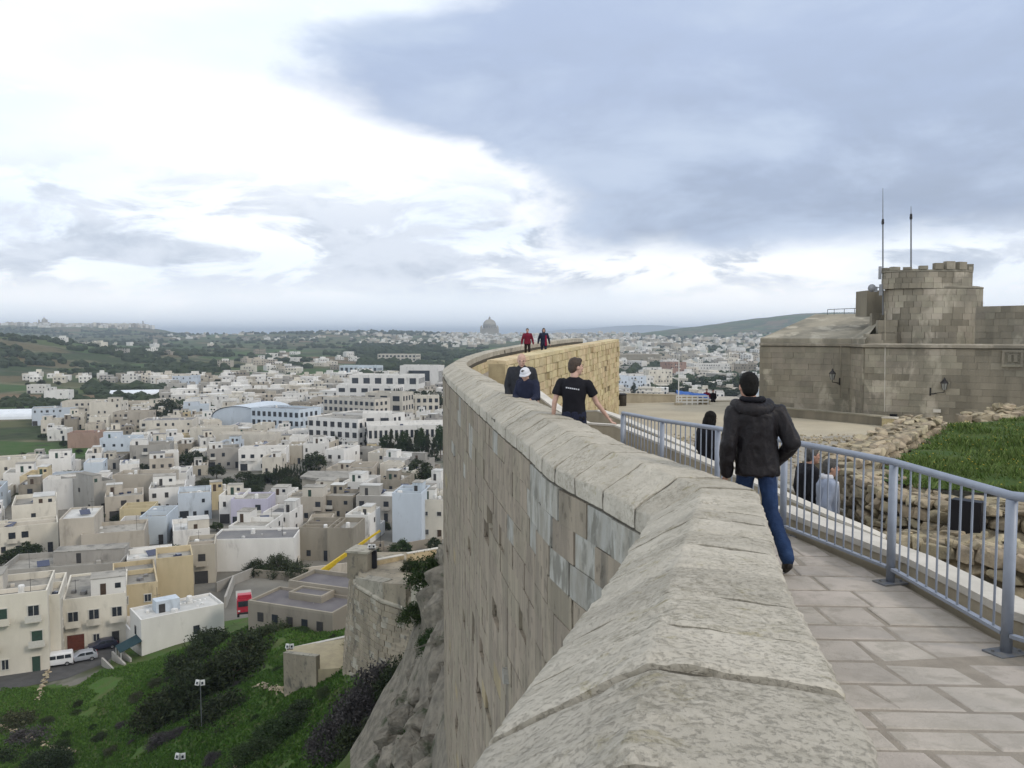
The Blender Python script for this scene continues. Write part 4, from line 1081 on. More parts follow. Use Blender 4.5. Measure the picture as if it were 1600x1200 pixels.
# antennas, dish, roof rail
def mast(px, py0, py1, pym, d, label):
    a, b = P(px, py0, d), P(px, py1, d); mid = P(px, pym, d); root = empty('antenna_mast', a); tag(root, label, 'antenna')
    MB().tube((0, 0, 0), mid - a, .045, .04, 8).build('pole', mat('grey_mast', (.16, .17, .18), (.13, .14, .15), 5, .5, 0), root)
    MB().tube(mid - a, b - a, .028, .012, 6).build('whip', MATS['grey_mast'], root)
    MB().lathe(mid - a, [(.07, -.2), (.08, -.1), (.06, .1)], 8).build('joint', M_iron, root)
mast(1379.5, 492, 294, 345, 46.6, 'taller thin antenna mast at the left edge of the turret')
mast(1423.5, 420, 322, 337, 46, 'shorter thin antenna mast on the turret battlements')
c = P(1362, 450, 46.4); root = empty('satellite_dish', c); tag(root, 'small round satellite dish on a bracket beside the turret', 'dish')
Mdish = mat('grey_dish', (.30, .31, .33), (.25, .26, .28), 4, .6, 0)
m_ = MB(); m_.lathe((0, 0, 0), [(.02, -.06), (.14, -.04), (.22, 0), (.225, .02)], 20); M_ = Matrix.Rotation(R(100), 3, 'X') @ Matrix.Identity(3)
m_.v = [tuple(M_ @ Vector(v)) for v in m_.v]; m_.build('reflector', Mdish, root, True)
MB().tube((0, .1, 0), (.58, .2, .05), .03, .03, 6).build('arm', Mdish, root)
c = P(1377, 432, 46.5); root = empty('panel_antenna', c); tag(root, 'pale upright panel antenna clamped to the taller mast', 'antenna')
MB().box((-.10, -.05, .2), (.14, .1, .72)).build('panel', Mdish, root); MB().box((-.02, -.03, -.75), (.16, .1, .62)).build('lower_panel', Mdish, root); MB().box((-.3, -.02, -.72), (.18, .09, .3), .4).build('side_panel', Mdish, root)
a, b = P(1293, 492, 55), P(1352, 490, 53); root = empty('roof_rail', a); tag(root, 'thin pipe guard rail on the fort roof', 'rail')
m_ = MB(); m_.tube((0, 0, .36), (b - a) + Vector((0, 0, .36)), .025, .025, 6); m_.build('top_rail', MATS['grey_mast'], root)
for t in (0, .18, .45, .72, 1): MB().tube((b - a)*t, (b - a)*t + Vector((0, 0, .36)), .022, .022, 6).build('post', MATS['grey_mast'], root)
# ================================================================== TOWN
random.seed(77)
def wallmat(n, c, k=.84): return mat(n, c, tuple(x*k for x in c), .3, .95, .3, 3, .10, (1, 1, .35), tuple(x*.62 for x in c), .45, (.54, .74), hue=.006)
HC = {'cream': wallmat('house_cream', (.60, .565, .49)), 'white': wallmat('house_white', (.68, .67, .64), .9), 'beige': wallmat('house_beige', (.45, .41, .345)),
      'grey': wallmat('house_grey', (.36, .345, .315)), 'pale blue': wallmat('house_pale_blue', (.50, .56, .62), .92), 'yellow': wallmat('house_yellow', (.55, .465, .30)),
      'stone': wallmat('house_old_stone', (.30, .27, .22)), 'lilac': wallmat('house_lilac', (.46, .45, .55)), 'pink': wallmat('house_rust', (.32, .22, .18))}
M_roof = [mat('roof_cement', (.33, .315, .28), (.24, .23, .205), .3, .95, .4, 3, .15, c3=(.17, .165, .15), c3s=.5, c3a=(.52, .66)), mat('roof_white', (.55, .55, .53), (.42, .42, .40), .3, .95, .3, 3, .1),
          mat('roof_dark', (.15, .15, .155), (.20, .195, .19), .3, .95, .3, 3, .1)]
M_shut = [mat('shutter_brown', (.07, .045, .03), (.05, .035, .025), 4, .7, 0), mat('shutter_green', (.03, .07, .05), (.03, .05, .04), 4, .7, 0), mat('shutter_dark', (.035, .035, .038), (.05, .048, .045), 4, .5, 0)]
M_frame = mat('window_frame_pale', (.55, .54, .50), (.48, .47, .43), 5, .7, 0)
M_tank = mat('white_water_tank', (.68, .68, .66), (.58, .58, .56), 3, .6, 0)
M_panel = mat('solar_panel', (.03, .04, .08), (.04, .05, .10), 4, .15, 0, spec=.6)
M_rust = mat('red_brown_door', (.13, .04, .025), (.10, .03, .02), 3, .6, .2)
HOUSES = []                                   # (root, x, y, radius, info)
def house(name, c, w, d, h, yaw, colour, detail=1, storeys=None, roofroom=None, seed=None, roof=0, doors=True, openings=True, left=True, balcony=False, right=True, yard=True):
    """c: centre of the front wall foot (front = local -Y); builds wall shell with parapet, recessed roof, windows, roof room, tank"""
    rs = random.Random(seed if seed is not None else random.random())
    root = empty(name, c, yaw); st = storeys or max(1, round(h/3.3)); base = -2.0
    m_ = HC[colour]; pt = .22; ph = rs.choice([.5, .8, 1.0, 1.0, .35])
    mb = MB(); zr = h - ph
    mb.add([(-w/2, 0, base), (w/2, 0, base), (w/2, d, base), (-w/2, d, base), (-w/2, 0, h), (w/2, 0, h), (w/2, d, h), (-w/2, d, h),
            (-w/2 + pt, pt, h), (w/2 - pt, pt, h), (w/2 - pt, d - pt, h), (-w/2 + pt, d - pt, h), (-w/2 + pt, pt, zr), (w/2 - pt, pt, zr), (w/2 - pt, d - pt, zr), (-w/2 + pt, d - pt, zr)],
           [(0, 1, 5, 4), (1, 2, 6, 5), (2, 3, 7, 6), (3, 0, 4, 7), (4, 5, 9, 8), (5, 6, 10, 9), (6, 7, 11, 10), (7, 4, 8, 11), (8, 9, 13, 12), (9, 10, 14, 13), (10, 11, 15, 14), (11, 8, 12, 15)])
    mb.build('wall', m_, root)
    MB().add([(-w/2 + pt, pt, zr), (w/2 - pt, pt, zr), (w/2 - pt, d - pt, zr), (-w/2 + pt, d - pt, zr)], [(0, 1, 2, 3)]).build('roof', M_roof[roof], root)
    if roofroom is None: roofroom = rs.random() < .62
    zt = h
    if roofroom:
        rw_, rd, rh = w*rs.uniform(.35, .65), d*rs.uniform(.25, .45), rs.uniform(2.2, 2.8)
        x = rs.choice((-1, 1))*(w/2 - rw_/2 - .02 - pt*rs.choice((0, 1, 3))); y = rs.uniform(rd/2 + .3, d - rd/2 - .3)
        rr_ = MB().box((x, y, zr + rh/2), (rw_, rd, rh)); ro = rr_.build('roof_room', HC[rs.choice(['white', colour, colour, 'cream'])], root)
        MB().box((x, y, zr + rh + .06), (rw_ + .15, rd + .15, .1)).build('slab', M_roof[roof if rs.random() < .6 else 1], ro)
        MB().box((x - rw_*.15, y - rd/2 - .012, zr + .95), (.8, .05, 1.9)).build('door', rs.choice(M_shut), ro)
        if rs.random() < .6: MB().box((x + rw_*.28, y - rd/2 - .012, zr + 1.4), (.8, .05, .8)).build('window', M_glass, ro)
    for k in range(rs.choice([0, 1, 1, 2])):
        x, y = rs.uniform(-w*.38, w*.38), rs.uniform(d*.15, d*.85); MB().lathe((x, y, zr + .25), [(.42, 0), (.45, .1), (.45, .7), (.36, .85), (.1, .9)], 10).add([(x - .4, y - .4, zr), (x + .4, y - .4, zr), (x + .4, y + .4, zr), (x - .4, y + .4, zr), (x - .4, y - .4, zr + .26), (x + .4, y - .4, zr + .26), (x + .4, y + .4, zr + .26), (x - .4, y + .4, zr + .26)], [(4, 5, 6, 7), (0, 1, 5, 4), (1, 2, 6, 5), (2, 3, 7, 6), (3, 0, 4, 7)]).build('water_tank', M_tank, root)
    if rs.random() < .22:
        x, y = rs.uniform(-w*.25, w*.25), rs.uniform(d*.3, d*.7)
        M_ = Matrix.Rotation(R(rs.choice([-40, 20, 150])), 3, 'Z') @ Matrix.Rotation(R(28), 3, 'X'); MB().box((x, y, zr + .7), (2.0, 1.6, .06), M=M_).build('solar_panel', M_panel, root)
    # low partition walls, clutter and a walled back yard
    for k in range(rs.choice([0, 1, 1, 2])):
        y = rs.uniform(.25, .8)*d; MB().box((0, y, zr + .45), (w - 2*pt - .02, .2, rs.uniform(.6, 1.3))).build('roof_partition', m_, root)
    cl = MB()
    for k in range(rs.randint(1, 5)):
        x, y, s_ = rs.uniform(-.4, .4)*w, rs.uniform(.1, .9)*d, rs.uniform(.3, .8); cl.box((x, y, zr + s_*.35), (s_*rs.uniform(.7, 1.6), s_, s_*.7), rs.uniform(0, 3))
    o = cl.build('roof_clutter', rs.choice([M_tank, M_roof[1], M_roof[2], M_panel, m_]), root); o['kind'] = 'stuff'
    if rs.random() < .5:
        x, y = rs.uniform(-.35, .35)*w, rs.uniform(.2, .8)*d; am = MB().tube((x, y, zr), (x, y, zr + rs.uniform(2, 3.4)), .04, .03, 5); am.tube((x - .5, y, zr + 2), (x + .5, y, zr + 2), .025, .025, 4); am.build('aerial', M_shut[2], root)
    if yard and rs.random() < .7:
        yd, yh = rs.uniform(3, 7), rs.uniform(2.2, 3.6); ym = MB()
        for cx_, cy_, sx, sy in ((-w/2 + .12, d + yd/2, .24, yd), (w/2 - .12, d + yd/2, .24, yd), (0, d + yd, w, .24)): ym.box((cx_, cy_, yh/2 - .5), (sx, sy, yh + 1))
        ym.build('yard_wall', HC[rs.choice(['beige', 'stone', colour])], root)
    if openings:
        near = detail >= 2
        wm = MB()
        def opening(face, u, z, ww, hh, door=False):
            # face 0 front, 1 right side, 3 left side
            if face == 0: cx_, cy_, a = u, -.01, 0
            elif face == 1: cx_, cy_, a = w/2 + .01, u, math.pi/2
            else: cx_, cy_, a = -w/2 - .01, u, -math.pi/2
            if near:
                mm = (M_rust if door == 'garage' else rs.choice(M_shut)) if door or rs.random() < .35 else M_glass
                nm = 'garage_door' if door == 'garage' else ('door' if door else 'window')
                o = MB().box((cx_, cy_, z), (ww, .10, hh), a).build(nm, mm, root)
                f = MB(); Rm = Matrix.Rotation(a, 3, 'Z')
                for dx, dz, sx, sz in ((0, hh/2 + .06, ww + .3, .12), (-ww/2 - .06, 0, .1, hh), (ww/2 + .06, 0, .1, hh), (0, -hh/2 - .05, ww + .3, .1)):
                    q = Rm @ Vector((dx, -.03, 0)); f.box((cx_ + q.x, cy_ + q.y, z + dz), (sx, .14, sz), a)
                if not door and mm is M_glass:
                    q = Rm @ Vector((0, -.045, 0)); f.box((cx_ + q.x, cy_ + q.y, z), (.06, .05, hh), a)
                f.build('frame', m_ if door else M_frame, o)
            else: wm.box((cx_, cy_, z), (ww, .10, hh), a)
        sh = h/st if st else h
        sh = (h - .5)/st
        for s in range(st):
            nb = max(1, int(w/rs.uniform(2.3, 3.2)))
            for k in range(nb):
                u = (k + .5)/nb*w - w/2 + rs.uniform(-.2, .2); z0 = s*sh
                if s == 0 and doors and k == 0 and w > 5: opening(0, u, 1.25, min(2.4, w/nb*.8), 2.4, 'garage')
                elif s == 0 and k == nb - 1: opening(0, u, 1.1, 1.0, 2.2, True)
                elif rs.random() < (.85 if near else .62):
                    if s > 0 and (balcony or rs.random() < .3):
                        opening(0, u, z0 + 1.15, 1.3, 2.1)
                        bal = MB().box((u, -.45, z0 + .05), (2.0, .9, .12)); bo = bal.build('balcony', m_, root)
                        MB().box((u, -.87, z0 + .55), (2.0, .08, .9)).build('balustrade', m_ if rs.random() < .6 else M_frame, bo)
                    else: opening(0, u, z0 + 1.6, rs.uniform(.7, 1.05), rs.uniform(.9, 1.4))
            for face, ok in ((1, right), (3, left)):
                if not ok: continue
                for k in range(int(d/5)):
                    if rs.random() < .5: opening(face, (k + .5)/max(1, int(d/5))*d, s*sh + 1.7, .9, 1.1)
        if wm.v: o = wm.build('window', M_glass if rs.random() < .6 else M_shut[2], root); o['kind'] = 'stuff'
    return root
def reg(root, c, w, d, yaw, info):
    ctr_ = Vector((c[0], c[1])) + Vector((-math.sin(yaw), math.cos(yaw)))*d/2
    HOUSES.append((root, ctr_.x, ctr_.y, w, d, yaw, info))
def clash(c, w, d, yaw, gap=.6):
    ctr_ = Vector((c[0], c[1])) + Vector((-math.sin(yaw), math.cos(yaw)))*d/2
    def corners(cx_, cy_, w_, d_, a): return [(cx_ + sx*w_/2*math.cos(a) - sy*d_/2*math.sin(a), cy_ + sx*w_/2*math.sin(a) + sy*d_/2*math.cos(a)) for sx, sy in ((-1, -1), (1, -1), (1, 1), (-1, 1))]
    A = corners(ctr_.x, ctr_.y, w + gap, d + gap, yaw)
    for (_, x, y, w2, d2, a2, _) in HOUSES:
        if (x - ctr_.x)**2 + (y - ctr_.y)**2 > ((w + d + w2 + d2)*.6)**2: continue
        B = corners(x, y, w2, d2, a2); sep = False
        for ang in (yaw, yaw + math.pi/2, a2, a2 + math.pi/2):
            ax = (math.cos(ang), math.sin(ang)); pa = [p[0]*ax[0] + p[1]*ax[1] for p in A]; pb = [p[0]*ax[0] + p[1]*ax[1] for p in B]
            if max(pa) <= min(pb) or max(pb) <= min(pa): sep = True; break
        if not sep: return True
    return False
def B(px, py, w, d, h, yaw, colour, label, z=TZ, name='town_house', **k):
    c = Gz(px, py, z); zz = gz(c.x, c.y) if z == TZ else z
    r_ = house(name, (c.x, c.y, z), w, d, h, R(yaw), colour, seed=px*31 + py, **k); tag(r_, label, k.pop('cat', 'house')); reg(r_, c, w, d, R(yaw), 'manual'); return r_
# ---- houses that can be told apart, nearest first (yaw > 0 turns the front towards the right)
B(8, 1056, 11, 11, 11.5, 24, 'cream', 'cream three-storey house with stone balconies at the lower left edge', detail=2, storeys=3, balcony=True, roofroom=True)
B(66, 1040, 5.0, 12, 10.2, 24, 'cream', 'narrow cream house with a corner balcony, behind the white van', detail=2, storeys=3, doors=False, balcony=True, roofroom=False)
B(150, 1012, 8.6, 14, 8.0, 24, 'cream', 'cream two-storey house with brown garage door and long balcony', detail=2, storeys=2, balcony=True, roofroom=True)
B(214, 985, 6.6, 15, 7.6, 26, 'yellow', 'yellowish house with cornice, between the cream garage house and the white house', detail=2, storeys=2, roofroom=False)
B(275, 945, 6.0, 8, 8.6, 24, 'yellow', 'house with tall blank yellow side wall in the lower rows', detail=1, openings=False, roofroom=False)
B(95, 938, 20, 11, 6.2, 14, 'grey', 'long low house with blank grey back wall and solar heaters', detail=1, openings=False, roofroom=True)
B(236, 920, 8, 9, 6, 24, 'white', 'white house with a cluttered pale roof beside the blank yellow wall', detail=1, roof=1)
B(122, 880, 6.5, 12, 9.5, 18, 'beige', 'beige house with tall roof room and pale blue roof', detail=1, openings=False, roofroom=False, roof=1)
B(178, 878, 12, 11, 6.3, 20, 'beige', 'wide beige house with bare walled roof terrace', detail=1, openings=False, roofroom=False)
B(30, 868, 15, 8, 6.4, 30, 'cream', 'long cream terrace with balconies at the left edge of the town', detail=1, balcony=True)
B(315, 912, 5.2, 8, 7.6, 18, 'beige', 'small beige house beside the walled yard with stairs', detail=1, roofroom=False)
B(395, 892, 16.5, 9, 6.6, 5, 'white', 'house with long blank white wall and patched roofs', detail=1, openings=False, roofroom=False, roof=2)
B(495, 876, 7.5, 10, 7.0, -4, 'stone', 'old ruined-looking stone house with a dark upper opening', detail=1, storeys=2, doors=False, roofroom=False)
B(532, 878, 5.5, 10, 7.2, -4, 'stone', 'narrow old stone house beside the yellow crane boom', detail=1, openings=False, roofroom=False)
B(558, 852, 5.4, 9, 7.0, -8, 'white', 'small white house with a dome-like tank behind the crane boom tip', detail=1)
B(636, 848, 6.8, 10, 11.5, -6, 'pale blue', 'tall house with a blank pale blue wall near the rampart', detail=1, openings=False, roofroom=True)
B(676, 842, 6.0, 9, 9.2, -6, 'cream', 'cream house with dark windows between the blue wall and the rampart', detail=2, storeys=2, doors=False)
B(585, 815, 9.5, 9, 6.6, -6, 'grey', 'grey house with arched windows and a white roof', detail=1, roof=1, storeys=2)
B(528, 812, 8, 9, 6.2, -5, 'stone', 'low old stone house left of the grey arched house', detail=1)
B(478, 815, 9, 9, 6.4, -3, 'beige', 'beige house with a wide dark terrace opening', detail=1)
B(390, 822, 9, 9, 6.8, 4, 'lilac', 'house with a lilac front in the middle rows', detail=1)
B(362, 818, 6, 9, 7.2, 6, 'white', 'white house with a rust red terrace strip', detail=1)
B(305, 812, 8, 10, 7.0, 20, 'pale blue', 'blue and white house with tall windows in the middle rows', detail=1, storeys=2)
B(262, 800, 9, 12, 6.6, 20, 'white', 'white walled terrace house left of the blue and white house', detail=1)
B(195, 812, 9, 11, 6.2, 24, 'beige', 'beige house with a white tilted roof panel', detail=1)
B(55, 840, 9, 14, 8.0, 28, 'cream', 'cream house with blank side wall above the left terrace', detail=1, roofroom=True)
B(120, 795, 16, 8, 8.4, 18, 'white', 'broad white house with twin windows above the front rows', detail=1)
B(165, 800, 6, 20, 8.4, 55, 'grey', 'long row of narrow grey street fronts running uphill', detail=1, storeys=2)
B(222, 790, 15, 8, 8.8, 4, 'beige', 'wide windowless beige house beside the steep street', detail=1, openings=False, roofroom=False)
B(20, 758, 13, 12, 8, 26, 'cream', 'large cream villa with white roof rooms at the left edge', detail=1)
B(85, 752, 10, 11, 7.4, 22, 'white', 'white house with two square roof rooms left of the street', detail=1, roofroom=True)
B(130, 700, 12, 10, 6.4, 10, 'pink', 'plain rusty brown walled building at the field edge', detail=1, openings=False, roofroom=False, roof=1)
B(185, 718, 13, 10, 8.2, 8, 'pale blue', 'pale blue house with white roof room behind the brown wall', detail=1)
B(235, 735, 13, 10, 9, 14, 'grey', 'grey unplastered house with several open balconies', detail=1, storeys=3)
B(260, 690, 22, 14, 9.5, 10, 'cream', 'large cream block with a dark red pipe-covered roof', detail=1, openings=True, roofroom=False, roof=2)
B(330, 700, 17, 10, 8.4, 4, 'cream', 'long cream block in front of the sports hall', detail=1, openings=False, roofroom=False)
B(385, 710, 22, 9, 8.0, -2, 'cream', 'cream walled house with an arched doorway below the sports hall', detail=1, openings=False)
B(410, 735, 16, 10, 7.5, 8, 'white', 'white house with corner balconies above the cypress hedge', detail=1, storeys=2)
B(350, 732, 11, 10, 7.2, 20, 'grey', 'grey house with pale sheds left of the balcony house', detail=1)
for (px, py, w, d, h, yaw, col, lab) in [
    (85, 664, 20, 12, 9, 26, 'pale blue', 'pale blue fronted block at the edge of the green field'),
    (130, 662, 20, 12, 12, 14, 'cream', 'three-storey cream flats with balconies beside the green field'),
    (165, 668, 15, 12, 13, 8, 'cream', 'tall cream flats with dark balconies, tallest by the field'),
    (205, 672, 17, 11, 9, 6, 'beige', 'beige house right of the tall cream flats'),
    (57, 615, 14, 10, 7, 10, 'white', 'small white farm house beside the green field track'),
    (88, 628, 16, 10, 8, 8, 'white', 'white farm house in front of the brown fields'),
    (290, 612, 20, 12, 13, 12, 'pale blue', 'pale blue detached house on the far edge of town'),
    (445, 570, 40, 18, 11, -8, 'white', 'large white villa standing alone among green terraces'),
    (490, 576, 30, 14, 8, -10, 'cream', 'long low house right of the lone white villa')]:
    B(px, py, w, d, h, yaw, col, lab, detail=1)
# institutions
def block(px, py, w, d, h, yaw, colour, label, rows, cols, roof=0, extra=None, cat='school'):
    c = Gz(px, py, TZ); r_ = house('school_building', (c.x, c.y, TZ), w, d, h, R(yaw), colour, 1, 3, False, px, roof, openings=False)
    m_ = MB()
    for r0 in range(rows):
        for k in range(cols):
            m_.box(((k + .5)/cols*w - w/2, -.02, (r0 + .55)/rows*(h - 1) + .2), (w/cols*.55, .12, (h - 1)/rows*.55))
    o = m_.build('window', M_glass, r_); o['kind'] = 'stuff'
    m_ = MB()
    for k in range(int(d/3.5)): 
        for r0 in range(rows): m_.box((w/2 + .02, (k + .5)*3.5, (r0 + .55)/rows*(h - 1) + .2), (.12, 1.7, (h - 1)/rows*.5)); m_.box((-w/2 - .02, (k + .5)*3.5, (r0 + .55)/rows*(h - 1) + .2), (.12, 1.7, (h - 1)/rows*.5))
    o = m_.build('side_window', M_glass, r_); o['kind'] = 'stuff'
    tag(r_, label, cat); reg(r_, c, w, d, R(yaw), 'manual'); return r_
block(520, 702, 26, 34, 13, -26, 'white', 'white school block with tall blue windows', 3, 7, 0)
block(430, 682, 28, 16, 13, -24, 'pale blue', 'blue glazed school wing left of the white block', 3, 9, 2)
block(545, 668, 34, 12, 15, -30, 'cream', 'cream school wing with four rows of small square windows', 4, 10)
block(600, 660, 22, 14, 16, -18, 'cream', 'pale cream school end block with a grey hipped roof', 3, 3)
block(648, 712, 36, 18, 12, 12, 'white', 'white ribbed building with tall narrow window strips near the rampart', 2, 18, 1)
block(590, 702, 12, 10, 15, 8, 'white', 'plain white cube tower joining the ribbed building', 2, 2, 1)
block(650, 655, 26, 18, 13, 8, 'cream', 'cream office block with a small tower behind the ribbed building', 3, 8, 1, cat='building')
block(600, 622, 52, 22, 17, -6, 'white', 'long white factory-like block on the upper edge of town', 2, 6, 1, cat='building')
block(570, 640, 38, 20, 15, -12, 'white', 'white flats block with few windows above the school', 3, 5, cat='building')
block(655, 608, 34, 20, 20, -10, 'white', 'bright white cube building beside the rampart edge', 1, 1, 1, cat='building')
block(620, 570, 60, 24, 16, -10, 'cream', 'pale multi-storey complex in front of the dark trees', 3, 10, cat='building')
block(560, 585, 46, 20, 10, -10, 'pale blue', 'low blue and white industrial hall at the upper town', 1, 8, 1, cat='building')
# sports hall with a vaulted roof
c = Gz(372, 676, TZ); root = empty('sports_hall', c, R(-14)); tag(root, 'sports hall with a broad vaulted pale blue roof', 'hall')
m_ = MB(); w, d, h = 28, 30, 7
for y in (0, d):
    m_.v += [(-w/2, y, -1), (w/2, y, -1)] + [(w/2*math.cos(a), y, h + 5.5*math.sin(a)) for a in [math.pi*k/16 for k in range(17)]]
m_.f = [tuple(range(18, -1, -1)), tuple(range(19, 38)), (0, 18, 37, 19), (1, 20, 21, 2)]; m_.mi = [0]*4; m_.build('wall', HC['pale blue'], root)
m_ = MB()
for y in (-.4, d + .4): m_.v += [((w/2 + .4)*math.cos(a), y, h + .15 + 5.7*math.sin(a)) for a in [math.pi*k/16 for k in range(17)]]
m_.f = [(k, k + 1, 18 + k, 17 + k) for k in range(16)]; m_.mi = [0]*16; m_.build('vaulted_roof', mat('hall_roof', (.52, .58, .64), (.46, .52, .58), .1, .6, 0), root, True)
reg(root, c, w, d, R(-14), 'manual')
# greenhouses: long white polytunnels
M_poly = mat('polythene', (.66, .70, .74), (.58, .62, .67), .2, .5, 0)
for (px, py, w, d, yaw, lab) in [(40, 655, 60, 9, 12, 'long white polytunnel along the left field edge'), (70, 650, 55, 9, 12, 'second long white polytunnel behind the cream flats'), (222, 618, 46, 14, 16, 'white greenhouse roof sloping at the town edge')]:
    c = Gz(px, py, TZ); root = empty('polytunnel', c, R(yaw)); tag(root, lab, 'greenhouse')
    m_ = MB(); n_ = 8
    for x in (-w/2, w/2): m_.v += [(x, d/2 + d/2*math.cos(math.pi*k/n_), 4.0*math.sin(math.pi*k/n_)) for k in range(n_ + 1)]
    m_.f = [(k, k + 1, n_ + 2 + k, n_ + 1 + k) for k in range(n_)] + [tuple(range(n_ + 1)), tuple(range(2*n_ + 1, n_, -1))]; m_.mi = [0]*(n_ + 2); m_.build('cover', M_poly, root, False)
    m_ = MB()
    for t in np.linspace(-.5, .5, 7): m_.tube((t*w, d/2 - d/2*1.01, 0), (t*w, d/2, 4.1), .12, .12, 4)
    m_.build('hoop_frame', M_frame, root); reg(root, c, w, d, R(yaw), 'manual')
# curved-front building above the cypress row
c = Gz(520, 775, TZ); root = empty('curved_building', c); tag(root, 'low building with a curved glazed front beside the cypresses', 'building')
arc = [(-9 + 1.0*k, -3.2*math.sin(math.pi*k/18)) for k in range(19)]
m_ = MB().prism(arc + [(9, 9), (-9, 9)], -1, 5.2); m_.build('wall', HC['beige'], root)
m_ = MB().prism([(x*1.05, y*1.1 - .4) for x, y in arc] + [(9.4, 9.4), (-9.4, 9.4)], 5.2, 5.9); m_.build('roof', M_roof[0], root)
for k in range(2, 17, 2): MB().box((arc[k][0], arc[k][1] - .05, 2.3), (1.3, .2, 2.6)).build('window', M_glass, root)
reg(root, c, 19, 12, 0, 'manual')
# flat-roofed grey building on the slope, with terraces on several levels
c = P(452, 990, 103); root = empty('flat_roof_building', (c.x, c.y, c.z), R(-22)); tag(root, 'low grey flat-roofed building with parapets on the slope below the bastion', 'building')
M_terr = mat('grey_roof_felt', (.115, .108, .115), (.15, .142, .145), .4, .9, .3, 4, c3=(.42, .42, .43), c3s=.30, c3a=(.66, .70))
def terrace(x0, x1, y0, y1, z, pz, wall=None):
    m_ = MB().box(((x0 + x1)/2, (y0 + y1)/2, z/2 - 3), (x1 - x0, y1 - y0, z + 6)); o = m_.build('wall', HC['stone'], root)
    MB().add([(x0 + .3, y0 + .3, z + .01), (x1 - .3, y0 + .3, z + .01), (x1 - .3, y1 - .3, z + .01), (x0 + .3, y1 - .3, z + .01)], [(0, 1, 2, 3)]).build('roof', M_terr, root)
    for a, b, sx, sy in (((x0 + x1)/2, y0 + .15, x1 - x0, .3), ((x0 + x1)/2, y1 - .15, x1 - x0, .3), (x0 + .15, (y0 + y1)/2, .3, y1 - y0 - .6), (x1 - .15, (y0 + y1)/2, .3, y1 - y0 - .6)):
        MB().box((a, b, z + pz/2), (sx, sy, pz)).build('parapet', HC['stone'], root)
terrace(-6.5, 6.6, 0, 6.5, 3.2, .35); terrace(-5.0, 5.0, 6.5, 12.5, 4.0, .55); terrace(-2.6, 2.6, 3.4, 6.4, 3.9, .25)
for k in range(5): MB().box((-4.5 + 2.3*k, -.03, 1.6), (.9, .1, 1.2)).build('window', M_glass if k % 2 else M_shut[2], root)
reg(root, c, 14, 13, R(-22), 'manual')
# white house with the awning, corner towards the camera
c = Gz(222, 1036, TZ); yaw = R(38)
r_ = house('town_house', (c.x + 6.0*math.cos(yaw), c.y + 6.0*math.sin(yaw), TZ), 12.0, 6.5, 6.4, yaw, 'white', 2, 2, False, 5, 1, doors=False, openings=False, left=True)
tag(r_, 'white corner house with a dark awning and white roof clutter, above the grass', 'house'); reg(r_, (c.x + 6.0*math.cos(yaw), c.y + 6.0*math.sin(yaw)), 12, 6.5, yaw, 'manual')
MB().box((-1.5, 3.6, 6.7), (3.4, 2.2, 2.2)).build('roof_room', HC['pale blue'], r_)
MB().box((-2.4, 2.46, 6.5), (.9, .06, 1.7)).build('door', M_shut[2], r_)
for k in range(6): MB().lathe((.8 + .75*k, 4.6, 5.4), [(.25, 0), (.28, .5), (.2, .8)], 8).build('water_tank', M_tank, r_)
m_ = MB().box((1.8, -.03, 3.2), (.9, .1, 1.3)); m_.build('window', M_glass, r_); MB().box((-6.03, 3.2, 4.0), (.1, .8, 1.3)).build('window', M_glass, r_)
M_aw = mat('dark_green_awning', (.012, .035, .045), (.016, .045, .055), 4, .8, .2)
m_ = MB(); m_.hexa([(-9.0, -.6, 2.4), (-6.05, -.6, 3.4), (-6.05, 2.6, 3.4), (-9.0, 2.6, 2.4)], [(-9.0, -.6, 2.48), (-6.05, -.6, 3.5), (-6.05, 2.6, 3.5), (-9.0, 2.6, 2.48)]); m_.build('awning', M_aw, r_)
for y in (-.5, 2.5): MB().tube((-8.9, y, -1), (-8.9, y, 2.4), .05, .05, 6).build('awning_post', M_white, r_)
M_ywall = HC['grey']
for k, (a, b, e) in enumerate([((186, 1028), (205, 1046), 1.6), ((176, 1032), (196, 1052), 1.4), ((160, 1040), (180, 1060), 1.2)]):
    p, q = Gz(*a, TZ), Gz(*b, TZ)
    straight_wall('yard_wall', ['grey yard wall nearest the white corner house', 'middle grey yard wall between the cars and the white house', 'grey yard wall beside the silver car'][k], p, q, .25, TZ - 1, TZ + e, TZ + e, M_ywall)

